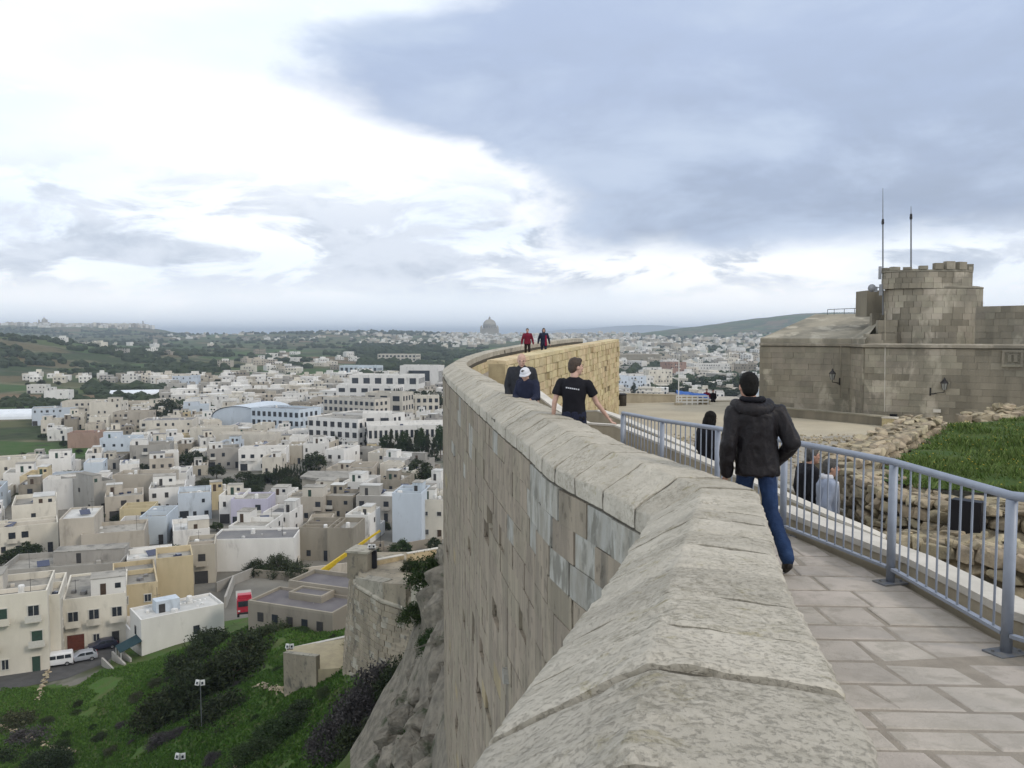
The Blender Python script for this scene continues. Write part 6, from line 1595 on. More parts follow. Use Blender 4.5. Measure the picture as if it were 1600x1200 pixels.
# facing blocks of the battered wall
items = []
for a, b in ((fp[1], fp[2]), (fp[2], fp[3]), (fp[0], fp[1])):
    A, B_ = Vector((a.x, a.y, 0)), Vector((b.x, b.y, 0)); ctr_ = sum((Vector((p.x, p.y, 0)) for p in fp), Vector())/len(fp); d_ = (B_ - A).normalized(); ang = math.atan2(d_.y, d_.x)
    for c_ in range(24):
        t_ = (c_ + .5)*.5/12.85; A2 = A + (A - ctr_).normalized()*2.0*t_; B2 = B_ + (B_ - ctr_).normalized()*2.0*t_; u = -random.random()*.5; L0 = (B2 - A2).length
        while u < L0:
            L = random.uniform(.6, 1.2); u0, u1 = max(0, u), min(L0, u + L)
            if u1 - u0 > .15:
                p = A2 + (B2 - A2).normalized()*(u0 + u1)/2 + Vector((d_.y, -d_.x, 0))*random.gauss(-.01, .02); items.append((Vector((p.x, p.y, zc_ - .2 - (c_ + .5)*.5)), ang, (u1 - u0 - .03, .2, .47), 0 if random.random() < .85 else 1))
            u += L
lay_blocks(items, bs, 'block', [M_bas, M_basl], 220, 'lower_block')
loft([ring(-.05, zc_ + .2), ring(-.35, zc_ + 1.0)], M_bas, 'platform')
def bwall(a, b, z0, za, zb, th, m_, name='parapet'):
    A, B_ = Vector((a.x, a.y, 0)), Vector((b.x, b.y, 0)); d_ = (B_ - A).normalized(); n_ = Vector((d_.y, -d_.x, 0))*th; q = lambda p, z: Vector((p.x, p.y, z))
    child(MB().hexa([q(A, z0), q(B_, z0), q(B_ - n_, z0), q(A - n_, z0)], [q(A, za), q(B_, zb), q(B_ - n_, zb + .15), q(A - n_, za + .15)]), name, m_, False, bs)
bwall(fp[1], fp[2], zc_ + .2, P(557, 903, 75.5).z, P(598, 910, 71).z, 1.0, M_basl); bwall(fp[2], P(634, 946, 69), zc_ + .2, P(598, 911, 71).z, P(634, 913, 69).z, 1.6, M_bas)
bwall(P(642, 947, 68.8), fp[3], zc_ + .2, P(640, 916, 69).z, P(670, 922, 68).z, 1.6, M_basl); bwall(fp[0], fp[1], zc_ + .2, P(552, 903, 80).z, P(557, 903, 75.5).z, .9, M_basl)
t0, t1 = P(552, 880, 79), P(580, 880, 77)
zt0 = zc_ + .2; zt1 = P(566, 860, 78).z
child(MB().box(((t0.x + t1.x)/2, 78, (zt0 + zt1)/2), (t1.x - t0.x, 2.2, zt1 - zt0), -.25), 'guard_tower', M_bas, False, bs)
child(MB().box(((t0.x + t1.x)/2, 78, zt1 + .1), (t1.x - t0.x + .25, 2.45, .2), -.25), 'tower_cap', M_basl, False, bs)
child(MB().lathe((P(592, 880, 80).x, 80, P(592, 885, 80).z), [(.9, -1.5), (.9, .3), (.75, .7), (.4, 1.0), (.05, 1.1)], 14), 'dome_vault', M_basl, True, bs)
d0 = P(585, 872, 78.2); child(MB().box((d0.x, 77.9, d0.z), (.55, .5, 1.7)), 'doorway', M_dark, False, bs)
straight_wall('inner_wall', 'ochre inner wall of the bastion beside the guard tower', P(588, 890, 79), P(630, 890, 81), .4, zc_ - 1, P(588, 874, 79).z, P(630, 866, 81).z, M_yblock, M_white_cope)
straight_wall('inner_wall', 'ochre inner wall of the bastion next to the cliff', P(636, 880, 80), P(700, 880, 82), .4, zc_ - 1, P(636, 864, 80).z, P(700, 853, 82).z, M_yblock, M_white_cope)
p = P(642, 888, 77); plant('wild_shrub', 'bush', (p.x, p.y, p.z), .9, 1.2, 'dark shrub growing on the bastion platform', 'shrub')
# terrace enclosure at the bastion's foot
straight_wall('terrace_wall', 'stone front wall of the ochre terrace left of the bastion', P(446, 1040, 80), P(497, 1046, 77.5), .5, -40, P(446, 1018, 80).z, P(497, 1024, 77.5).z, M_bas, M_basl)
straight_wall('terrace_wall', 'ochre back wall of the terrace rising to the bastion', P(448, 1030, 83), P(545, 1010, 86), .4, -40, P(448, 1014, 83).z, P(545, 993, 86).z, M_yblock, M_white_cope)
mb = MB(); q = [P(497, 1040, 77.5), P(548, 1033, 78), P(548, 1010, 86), P(450, 1018, 83), P(447, 1022, 80)]; zt = P(520, 1030, 80).z
mb.prism([(v.x, v.y) for v in q], zt - 4, zt); o = mb.build('terrace_floor', mat('pale_terrace', (.44, .38, .25), (.36, .31, .21), 1, .95, .4, 8)); tag(o, 'pale floor of the terrace', None, None, 'structure')
# floodlight poles
def flood(name, label, base, top, s_=.42):
    root = empty(name, base); tag(root, label, 'floodlight'); L = top - base
    if L.length > 1: MB().tube((0, 0, -.5), L, .06, .045, 8).build('pole', mat('grey_mast', (.16, .17, .18), (.13, .14, .15), 5, .5, 0), root)
    else: MB().box(L*.5, (.6, .1, .1)).build('stand', M_iron, root)
    for sx in (-1, 1):
        h = MB().box(L + Vector((sx*s_*.62, -.05, .12)), (s_, .18, s_*1.25), M=Matrix.Rotation(.35*sx, 3, 'Z') @ Matrix.Rotation(-.3, 3, 'X')).build('lamp_head', M_white, root)
        MB().box(L + Vector((sx*s_*.62, -.17, .12)), (s_*.5, .06, s_*.6), M=Matrix.Rotation(.35*sx, 3, 'Z') @ Matrix.Rotation(-.3, 3, 'X')).build('lens', M_glass, h)
flood('floodlight_pole', 'tall thin pole with twin white floodlights in the thicket', P(316, 1160, 80), P(313, 1068, 80))
flood('floodlight_pole', 'pole top with twin white floodlights at the bottom edge', P(282, 1240, 74), P(282, 1183, 74))
flood('floodlight_pair', 'pair of small white floodlights on the terrace wall', P(453, 1017, 80.5), P(453, 1011, 80.5), .36); flood('floodlight_pair', 'pair of small white floodlights on the bastion tower', P(581, 860, 77.5), P(581, 855, 77.5), .32)
# ================================================================== PEOPLE
def clothmat(name, c, k=.75, rough=.85, spec=.2, bump=.5, bs=9, bdist=.012, fine=.0):
    return mat(name, c, tuple(x*k for x in c), 6, rough, bump, bs, spec=spec, bdist=bdist)
M_skin = mat('skin', (.42, .25, .18), (.36, .20, .145), 9, .6, .1, 60, spec=.35, bdist=.003)
M_skin2 = mat('pale_skin', (.50, .33, .26), (.43, .27, .21), 9, .6, .1, 60, spec=.35, bdist=.003)
M_hairb = mat('black_hair', (.005, .0045, .004), (.009, .008, .007), 40, .7, .8, 90, spec=.15, bdist=.01)
M_hairbr = mat('brown_hair', (.055, .036, .024), (.035, .024, .017), 40, .6, .8, 90, spec=.4, bdist=.01)
M_hairg = mat('grey_hair', (.10, .095, .09), (.05, .048, .045), 30, .7, .6, 90, bdist=.01)
M_leather = mat('black_leather', (.0065, .0052, .0065), (.010, .008, .0095), 7, .50, .7, 13, spec=.26, bdist=.02)
M_denim = mat('blue_denim', (.020, .045, .115), (.012, .026, .070), 3.2, .9, .4, 30, c3=(.045, .08, .16), c3s=3.5, c3a=(.55, .72))
M_shoe = mat('dark_shoe', (.018, .016, .015), (.03, .026, .024), 10, .6, .1)
M_black = clothmat('black_cotton', (.010, .010, .014)); M_navy = clothmat('navy_cloth', (.018, .022, .045)); M_char = clothmat('charcoal_cloth', (.032, .034, .040)); M_red = clothmat('dark_red_cloth', (.16, .012, .030)); M_crim = clothmat('crimson_cloth', (.24, .012, .045))
M_brown = clothmat('dark_brown_cloth', (.022, .014, .012)); M_blueshirt = clothmat('grey_blue_shirt', (.27, .31, .40), .85); M_whitec = clothmat('white_cloth', (.62, .63, .67), .9); M_greyc = clothmat('grey_cloth', (.10, .105, .11))
M_eye = mat('dark_eye', (.01, .01, .01), (.012, .012, .012), 3, .3, 0); M_lip = mat('lip', (.28, .12, .10), (.25, .11, .09), 3, .6, 0)

TS = bpy.data.scenes.new('remesh_bench')
def cap(mb, a, b, ra, rb, n=12):
    a, b = Vector(a), Vector(b); mb.tube(a, b, ra, rb, n); mb.ico(a, ra, 2); mb.ico(b, rb, 2)
def loft_rings(mb, rings, n=20):
    """rings: (cx, cy, cz, rx, ry[, power])"""
    o = len(mb.v)
    for r_ in rings:
        cx_, cy_, cz, rx, ry = r_[:5]; pw = r_[5] if len(r_) > 5 else .85
        for i in range(n):
            a = 2*math.pi*i/n; c, s = math.cos(a), math.sin(a)
            mb.v.append((cx_ + rx*math.copysign(abs(c)**pw, c), cy_ + ry*math.copysign(abs(s)**pw, s), cz))
    for k in range(len(rings) - 1):
        for i in range(n): mb.f.append((o + k*n + i, o + k*n + (i + 1) % n, o + (k + 1)*n + (i + 1) % n, o + (k + 1)*n + i)); mb.mi.append(0)
    mb.f += [tuple(o + i for i in range(n - 1, -1, -1)), tuple(o + (len(rings) - 1)*n + i for i in range(n))]; mb.mi += [0, 0]
def organic(mb, name, m_, parent, voxel, smooth=4, wrinkle=0.0, wscale=8, seed=0, stretch=(1, 1, .5)):
    me = mb.mesh(name); tmp = bpy.data.objects.new(name + '_tmp', me); TS.collection.objects.link(tmp)
    md = tmp.modifiers.new('r', 'REMESH'); md.mode = 'VOXEL'; md.voxel_size = voxel
    sm = tmp.modifiers.new('s', 'SMOOTH'); sm.iterations = smooth; sm.factor = .5
    with bpy.context.temp_override(scene=TS, view_layer=TS.view_layers[0]):
        dg = bpy.context.evaluated_depsgraph_get(); dg.update(); ev = tmp.evaluated_get(dg)
        new = bpy.data.meshes.new_from_object(ev); new.name = name
    bpy.data.objects.remove(tmp); bpy.data.meshes.remove(me)
    new.materials.clear(); new.materials.append(m_)
    if wrinkle:
        nr = [v.normal.copy() for v in new.vertices]
        for v, n_ in zip(new.vertices, nr):
            p = Vector((v.co.x*stretch[0], v.co.y*stretch[1], v.co.z*stretch[2]))*wscale + Vector((seed, 0, 0))
            v.co += n_*wrinkle*(1 - 2*abs(mnoise.noise(p)) + .6*(1 - 2*abs(mnoise.noise(p*2.3 + Vector((3, 1, 4))))) - .5)
    new.polygons.foreach_set('use_smooth', [True]*len(new.polygons)); new.update()
    return link(name, new, parent)
def person(name, label, loc, yaw, H, J=None, top=None, legs=None, hair=None, skin=None, sleeves='long', hem=.90, jac=0.0, voxel=.011, head_yaw=0, head_pitch=0, face=False, hairstyle='short', hat=None, wr=.006, extra=None, width=1.0, hand=True, collar=None):
    root = empty(name, loc, yaw); root.scale = (H/1.75,)*3; tag(root, label, 'person')
    j = dict(pel=(0, 0, .96), chest=(0, 0, 1.32), neck=(0, 0, 1.49), head=(0, .025, 1.635), shL=(-.185, 0, 1.415), shR=(.185, 0, 1.415), elL=(-.235, -.03, 1.13), elR=(.235, -.03, 1.13), wrL=(-.25, .06, .885), wrR=(.25, .06, .885),
             hipL=(-.09, 0, .92), hipR=(.09, 0, .92), knL=(-.10, .03, .50), knR=(.10, .03, .50), anL=(-.10, -.02, .09), anR=(.10, -.02, .09), toL=(-.115, .15, .035), toR=(.115, .15, .035))
    if J: j.update(J)
    j = {k: Vector(v) for k, v in j.items()}; W_ = width
    sk = skin or M_skin
    # --- body
    mb = MB(); hc = j['head']; Rh = Matrix.Rotation(head_yaw, 3, 'Z') @ Matrix.Rotation(head_pitch, 3, 'X')
    hm = MB(); hm.ico((0, -.012, .03), 1, 3, (.076, .094, .098)); loft_rings(hm, [(0, .028, -.115, .022, .022), (0, .026, -.098, .042, .046), (0, .018, -.06, .060, .066), (0, .010, -.01, .069, .080), (0, .005, .03, .072, .086)], 18)
    hm.ico((0, .100, -.022), 1, 2, (.014, .022, .016)); hm.ico((0, .093, .0), 1, 2, (.010, .014, .026)); hm.ico((0, .086, .026), 1, 2, (.045, .012, .008)); hm.ico((0, .080, -.060), 1, 2, (.026, .014, .012)); hm.ico((0, .072, -.095), 1, 2, (.022, .020, .016))
    for s_ in (-1, 1): hm.ico((s_*.076, -.008, -.005), 1, 2, (.010, .020, .032)); hm.ico((s_*.042, .070, -.018), 1, 2, (.022, .020, .020))
    mb.add([hc + Rh @ Vector(v) for v in hm.v], hm.f)
    cap(mb, j['neck'] + Vector((0, -.01, -.06)), hc + Rh @ Vector((0, -.02, -.05)), .060, .054)
    pe, ch = j['pel'], j['chest']
    loft_rings(mb, [(pe.x, pe.y, pe.z - .08, .13*W_, .09), (pe.x, pe.y, pe.z + .06, .135*W_, .09), (lerp(pe.x, ch.x, .5), lerp(pe.y, ch.y, .5), lerp(pe.z, ch.z, .5), .125*W_, .085), (ch.x, ch.y, ch.z, .15*W_, .10), (j['neck'].x, j['neck'].y, j['neck'].z - .06, .12*W_, .07), (j['neck'].x, j['neck'].y, j['neck'].z - .01, .06, .055)])
    for s_ in 'LR':
        cap(mb, j['sh' + s_], j['el' + s_], .044, .036); cap(mb, j['el' + s_], j['wr' + s_], .037, .025)
        cap(mb, j['hip' + s_], j['kn' + s_], .070, .048); cap(mb, j['kn' + s_], j['an' + s_], .048, .034)
        if hand:
            d_ = (j['wr' + s_] - j['el' + s_]).normalized(); w = j['wr' + s_]; fwd = Vector((0, 1, 0)) - d_*d_.y; fwd = fwd.normalized() if fwd.length > .1 else Vector((1, 0, 0)); lat = d_.cross(fwd)*(1 if s_ == 'L' else -1)
            # palm: flat between back and palm side; fingers spread along fwd
            for k, o_ in enumerate((-.028, -.010, .010, .028)):
                b0 = w + d_*.02 + fwd*o_*.6; b1 = w + d_*(.085 - abs(o_ - .005)*.25) + fwd*o_; cap(mb, b0, b1, .014, .0125, 8)
                L = (.062, .074, .080, .070)[k]; cur = lat*(-.012)
                m1 = b1 + d_*L*.5 + fwd*o_*.18 + cur; m2 = m1 + d_*L*.45 + cur*2.2; cap(mb, b1, m1, .0100, .0090, 7); cap(mb, m1, m2, .0088, .0072, 7)
            t0_ = w + d_*.03 + fwd*.026; t1_ = t0_ + d_*.035 + fwd*.030 - lat*.01; t2_ = t1_ + d_*.034 + fwd*.008 - lat*.008; cap(mb, t0_, t1_, .013, .0105, 7); cap(mb, t1_, t2_, .0102, .008, 7)
    body = organic(mb, 'body', sk, root, min(voxel, .0075) if hand else voxel, 2)
    # --- top
    mb = MB(); n0 = j['neck']; g_ = jac
    hz_ = hem
    tt = lambda t: (lerp(pe.x, ch.x, t), lerp(pe.y, ch.y, t))
    def ringz(z, rx, ry):
        t = (z - pe.z)/(ch.z - pe.z); t = max(-.4, min(1.2, t)); x, y = tt(t); return (x, y, z, (rx + g_)*W_, ry + g_)
    loft_rings(mb, [ringz(hz_, .162, .112), ringz(hz_ + .02, .168, .118), ringz(lerp(hz_, 1.14, .5), .160, .112), ringz(1.14, .152, .106), ringz(1.28, .170, .118), ringz(1.38, .176, .114), (lerp(ch.x, n0.x, .8), lerp(ch.y, n0.y, .8), 1.445, (.150 + g_*.7)*W_, .092 + g_*.7), (n0.x, n0.y - .005, 1.485, .085, .075), (n0.x, n0.y - .005, 1.515 if sleeves == 'long' else 1.495, .068, .066)])
    for s_ in 'LR':
        sh, e, w = j['sh' + s_], j['el' + s_], j['wr' + s_]
        cap(mb, Vector((sh.x*.7, sh.y, sh.z)), sh + Vector((0, 0, -.008)), .062 + g_*.7, .058 + g_*.7); 
        if sleeves == 'long':
            cap(mb, sh, e, .061 + g_*.75, .052 + g_*.7); cap(mb, e, w - (w - e).normalized()*.02, .052 + g_*.65, .040 + g_*.4)
        else:
            e2 = sh.lerp(e, .62); mb.tube(sh, e2, .060, .070, 14); mb.ico(sh, .060, 2)
    organic(mb, 'jacket' if sleeves == 'long' else 'shirt', top, root, voxel, 3, wr, 7, hash(name) % 50 + H*10)
    if collar:
        mb = MB(); loft_rings(mb, [(n0.x, n0.y - .012, 1.47, .085, .085), (n0.x, n0.y - .02, 1.50, .095, .095), (n0.x, n0.y - .02, 1.54, .086, .084)]); organic(mb, 'collar', collar, root, voxel, 2)
    # --- trousers
    if legs:
        mb = MB(); loft_rings(mb, [(pe.x, pe.y, pe.z - .14, .150*W_, .108), (pe.x, pe.y, pe.z - .05, .160*W_, .112), (pe.x, pe.y, pe.z + .06, .148*W_, .102)])
        for s_ in 'LR':
            cap(mb, j['hip' + s_] - Vector((0, 0, .03)), j['kn' + s_], .090, .064); cap(mb, j['kn' + s_], j['an' + s_] + Vector((0, 0, .005)), .064, .056)
        organic(mb, 'trousers', legs, root, voxel, 3, wr*.9, 6, 3.3)
        for s_ in 'LR':
            mb = MB(); a, t = j['an' + s_], j['to' + s_]; d_ = (t - a); cap(mb, a + Vector((0, 0, -.02)), a.lerp(t, .45) + Vector((0, 0, -.012)), .046, .044); cap(mb, a.lerp(t, .45) + Vector((0, 0, -.01)), t + Vector((0, 0, .01)), .044, .036); h_ = Vector((a.x - d_.x*.2, a.y - d_.y*.25, max(.035, a.z - .05))); cap(mb, h_, a.lerp(t, .6) + Vector((0, 0, -.02)), .036, .036)
            organic(mb, 'shoe', M_shoe, root, .012, 2)
    # --- hair, hat, face
    if hair:
        mb = MB()
        def hp(v): return hc + Rh @ Vector(v)
        if hairstyle == 'short':
            q = MB(); q.ico((0, -.022, .042), 1, 3, (.084, .096, .098)); q.ico((0, -.055, -.005), 1, 3, (.074, .062, .085)); q.ico((0, .045, .095), 1, 2, (.055, .045, .036))
        elif hairstyle == 'bald':
            q = MB(); q.ico((0, -.060, -.02), 1, 3, (.070, .048, .045))
        else:
            q = MB(); q.ico((0, -.022, .04), 1, 3, (.092, .106, .104)); q.ico((0, -.065, -.06), 1, 3, (.095, .070, .14)); q.ico((0, -.075, -.20), 1, 3, (.10, .055, .14))
            for s_ in (-1, 1): q.ico((s_*.070, .015, -.07), 1, 2, (.026, .055, .13))
        mb.add([hp(v) for v in q.v], q.f); organic(mb, 'hair', hair, root, .009, 2, .004, 40, 1)
    if hat:
        q = MB(); q.ico((0, -.010, .055), 1, 3, (.098, .112, .095)); loft_rings(q, [(0, 0, .0, .115, .135), (0, 0, .03, .104, .120)]); mb = MB(); mb.add([hc + Rh @ Vector(v) for v in q.v], q.f); organic(mb, 'hat', hat, root, .009, 2)
    if face:
        for s_ in (-1, 1):
            MB().ico(hc + Rh @ Vector((s_*.031, .078, .008)), .011, 2, (1.3, .8, .7)).build('eye', M_eye, root, True)
            MB().ico(hc + Rh @ Vector((s_*.032, .089, .030)), 1, 2, (.020, .007, .005)).build('eyebrow', hair if hair else M_hairg, root, True)
        MB().ico(hc + Rh @ Vector((0, .090, -.062)), 1, 2, (.024, .007, .006)).build('mouth', M_lip, root, True)
    return root, j
# 1 leather jacket, walking away, right hand in pocket
x0 = P(1183, 700, 7.55).x
lm, j = person('person', 'man in black leather jacket and blue jeans walking away along the railing', (x0, 7.55, zg(7.55)), 0, 1.80,
    dict(head=(-.075, .05, 1.62), neck=(-.05, .01, 1.49), chest=(-.02, 0, 1.30), shL=(-.205, -.01, 1.40), shR=(.185, -.01, 1.385), elL=(-.275, -.05, 1.10), wrL=(-.27, .02, .83), elR=(.285, -.10, 1.13), wrR=(.20, .09, .93), hipR=(.08, -.02, .92), knR=(.115, -.07, .50), anR=(.165, -.40, .165), toR=(.18, -.29, .035), knL=(-.09, .20, .52), anL=(-.10, .30, .10), toL=(-.11, .47, .04)),
    M_leather, M_denim, M_hairb, M_skin, hem=.83, jac=.028, wr=.013, voxel=.010, head_pitch=-.05, width=.98)
mb = MB()                                       # hood lying on the shoulders
for k in range(15):
    a = math.pi*(.93 + 1.14*k/14); r_ = .125; c = (j['neck'].x + r_*1.15*math.cos(a), j['neck'].y - .005 + r_*.85*math.sin(a), 1.475 - .055*abs(math.sin(a)) ); mb.ico(c, .048 + .020*abs(math.sin(a)), 2)
organic(mb, 'hood', M_leather, lm, .010, 3, .007, 9, 5)
mb = MB()
for k in range(13):
    a = math.pi*(.90 + 1.2*k/12); mb.ico((j['neck'].x + .088*math.cos(a), j['neck'].y - .012 + .078*math.sin(a), 1.515), .030, 2)
organic(mb, 'hood_lining', M_black, lm, .010, 2)
# 2 black T-shirt, walking away, head turned to the right
d2 = 12.0; x0 = P(897, 620, d2).x
ts, j = person('person', 'man in black T-shirt walking away with bare arms swinging', (x0, d2, zg(d2)), R(-14), 1.83,
    dict(head=(.02, .03, 1.635), shL=(-.20, 0, 1.42), shR=(.20, 0, 1.40), elL=(-.27, -.05, 1.14), wrL=(-.30, .0, .88), elR=(.31, .05, 1.14), wrR=(.46, .12, .93), knR=(.10, .16, .52), anR=(.11, .22, .1), toR=(.12, .38, .04), knL=(-.10, -.05, .5), anL=(-.1, -.33, .17), toL=(-.11, -.22, .04)),
    M_black, M_navy, M_hairbr, M_skin2, 'short', hem=.90, voxel=.010, head_yaw=R(-52), face=True, width=1.04, wr=.007)
for k in range(7):                              # pale print across the shoulder blades
    w = (.018, .014, .020, .016, .020, .012, .018)[k]; MB().box((-.085 + .028*k, -.1235, 1.355 - .004*k), (w, .010, .018), M=Matrix.Rotation(-.14, 3, 'Y')).build('shirt_print', M_whitec, ts)
mb = MB(); mb.box((.0, -.112, .93), (.018, .012, .018)); mb.build('trouser_badge', M_whitec, ts)
mb = MB(); loft_rings(mb, [(0, 0, .90, .172, .122), (0, 0, .96, .172, .120), (0, 0, 1.02, .166, .116)]); organic(mb, 'waist_jacket', M_navy, ts, .011, 3, .006, 9, 2)
# 3 bald man facing the camera
d3 = 15.6; p = P(815, 600, d3)
bm_, j = person('person', 'bald man in dark jacket walking towards the camera, looking down', (p.x, d3, zg(d3)), R(180), 1.79,
    dict(head=(0, .075, 1.61), neck=(0, .02, 1.48), elL=(-.27, .0, 1.13), wrL=(-.30, .10, .88), elR=(.26, -.02, 1.13), wrR=(.24, .08, .88), knL=(-.1, .12, .5), anL=(-.1, .15, .1), toL=(-.11, .32, .04)),
    M_char, M_navy, M_hairg, M_skin2, hem=.80, jac=.026, head_pitch=R(-20), face=True, hairstyle='bald', width=1.12, wr=.008, voxel=.011)
mb = MB(); loft_rings(mb, [(0, .108, .95, .07, .05), (0, .118, 1.2, .065, .05), (0, .10, 1.44, .05, .045)]); organic(mb, 'shirt', M_navy, bm_, .011, 2)
# 4 woman with white hat
d4 = 14.9; p = P(820, 600, d4)
wh, j = person('person', 'small woman in white hat and navy coat pointing with one arm', (p.x + .05, d4, zg(d4)), R(150), 1.56,
    dict(head=(0, .10, 1.60), neck=(0, .04, 1.48), elL=(-.27, .10, 1.16), wrL=(-.27, .32, 1.10), elR=(.24, .06, 1.14), wrR=(.10, .26, 1.08)), M_navy, M_navy, M_hairg, M_skin2, hem=.62, jac=.03, hat=M_whitec, face=True, head_pitch=R(-22), voxel=.011, width=1.1)
mb = MB(); mb.hexa([(-.23, .38, 1.02), (-.10, .42, 1.00), (-.10, .43, 1.0), (-.23, .39, 1.02)], [(-.25, .30, 1.13), (-.12, .33, 1.12), (-.12, .335, 1.12), (-.25, .305, 1.13)]); o = mb.build('paper_leaflet', M_white, wh)
# 5, 6 two walkers in red on the raised walk
for (px, d, lab, top_, ex, lg, hemv, hr) in [(824, 46, 'walker in plain dark red top and brown trousers on the raised walk', M_red, None, M_brown, .88, M_hairg), (849.5, 46.6, 'walker in navy and crimson hooded coat on the raised walk', M_navy, M_crim, M_navy, .74, M_hairg)]:
    x = (px - 800)/F*d
    w_, j = person('person', lab, (x, d, zg(d)), R(180), 1.74, dict(elL=(-.29, -.02, 1.13), wrL=(-.34, .05, .88), elR=(.29, -.02, 1.13), wrR=(.32, .05, .88), knL=(-.11, .10, .5), anL=(-.12, .10, .1), toL=(-.13, .26, .04)), top_, lg, hr, M_skin2, hem=hemv, jac=.02, voxel=.014, face=True, width=1.06, collar=M_navy if ex else None, hand=True)
    if ex:
        mb = MB(); loft_rings(mb, [(-.11, .06, .76, .075, .105), (-.115, .05, 1.1, .068, .10), (-.11, .04, 1.36, .06, .10)]); organic(mb, 'crimson_panel', ex, w_, .013, 2)
        mb = MB(); q = Vector(j['head']); mb.ico(q + Vector((0, -.03, -.02)), 1, 3, (.105, .095, .14)); organic(mb, 'hood', M_navy, w_, .013, 2)
# 7 dark haired woman on the lower ramp
def lrz(y): return float(np.interp(y, [a for a, b in LR[::-1]], [b for a, b in LR[::-1]]))
d7 = 13.4; p = P(1106, 680, d7); zt = P(1106, 643, d7).z
person('person', 'woman with long dark hair and black coat behind the railing', (p.x, d7, lrz(d7)), R(-68), (zt - lrz(d7)), dict(head=(0, .06, 1.615), wrL=(-.2, .12, .9), wrR=(.2, .1, .9)), M_black, M_black, M_hairb, M_skin2, hem=.55, jac=.03, hairstyle='long', head_pitch=-.25, face=True, voxel=.012)
# 8, 9 two men on the lower ramp
d8 = 11.9; p = P(1262, 740, d8); zt = P(1268, 699, d8).z
person('person', 'man in dark jacket seen through the railing, behind the man in the blue shirt', (p.x, d8, zt - 1.76), R(-84), 1.76, dict(head=(0, .07, 1.62), neck=(0, .02, 1.48)), M_black, M_black, M_hairg, M_skin, hem=.82, jac=.03, face=True, head_yaw=R(-8), voxel=.012, width=1.1)
d9 = 11.15; p = P(1293, 760, d9); zt = P(1298, 717, d9).z
gs, j = person('person', 'man with grey hair in open grey blue shirt seen through the railing', (p.x, d9, zt - 1.74), R(-98), 1.74, dict(head=(0, .045, 1.62), elR=(.25, -.08, 1.14), wrR=(.25, .02, .90)), M_blueshirt, M_navy, M_hairg, M_skin, hem=.78, jac=.022, face=True, voxel=.012, width=1.12, collar=M_whitec)
mb = MB(); loft_rings(mb, [(.02, .118, .85, .05, .04), (.02, .128, 1.15, .045, .04), (.02, .105, 1.44, .035, .04)]); organic(mb, 'white_vest', M_whitec, gs, .012, 2)
# 10, 11 two visitors sitting on the plaza wall
for (px, py, d, lab, top_, lg) in [(1104, 625, 61.4, 'tiny visitor in dark red sitting on the plaza wall', M_red, M_black), (1114, 626, 61.6, 'tiny visitor in black sitting on the plaza wall', M_black, M_black)]:
    p = P(px, py, d)
    person('person', lab, (p.x, d, p.z - .86), R(170), 1.7, dict(pel=(0, 0, .96), knL=(-.1, .42, .9), knR=(.1, .42, .9), anL=(-.1, .45, .45), anR=(.1, .45, .45), toL=(-.11, .6, .4), toR=(.11, .6, .4), wrL=(-.15, .3, 1.0), wrR=(.15, .3, 1.0)), top_, lg, M_hairb, M_skin, hem=.9, voxel=.016, hand=False, wr=.003)

bpy.data.scenes.remove(TS)
# ================================================================== ROAD, VEHICLES, CRANE, HAZE
M_asph = mat('asphalt', (.085, .083, .082), (.065, .064, .063), .8, .95, .4, 10)
a0, a1, a2 = Gz(-60, 1078, TZ), Gz(90, 1050, TZ), Gz(215, 1000, TZ)
mb = MB(); pts = [a0, a1, a2, Gz(330, 960, TZ)]
for i, p in enumerate(pts):
    d_ = (pts[min(i + 1, 3)] - pts[max(i - 1, 0)]).normalized(); n_ = Vector((d_.y, -d_.x, 0)); mb.v += [tuple(p - n_*3.4 + Vector((0, 0, .05))), tuple(p + n_*3.4 + Vector((0, 0, .05)))]
    if i: mb.f.append((i*2 - 2, i*2 - 1, i*2 + 1, i*2)); mb.mi.append(0)
tag(mb.build('road', M_asph), 'narrow asphalt street in front of the lower houses', None, None, 'structure')
M_tyre = mat('tyre_rubber', (.015, .015, .016), (.02, .02, .02), 8, .8, 0); M_rim = mat('wheel_rim', (.35, .35, .36), (.3, .3, .31), 8, .35, 0, metal=.6)
M_lampg = mat('headlight_glass', (.55, .56, .56), (.5, .5, .5), 8, .15, 0, spec=.6); M_redl = mat('tail_light', (.25, .02, .02), (.2, .02, .02), 8, .3, 0)
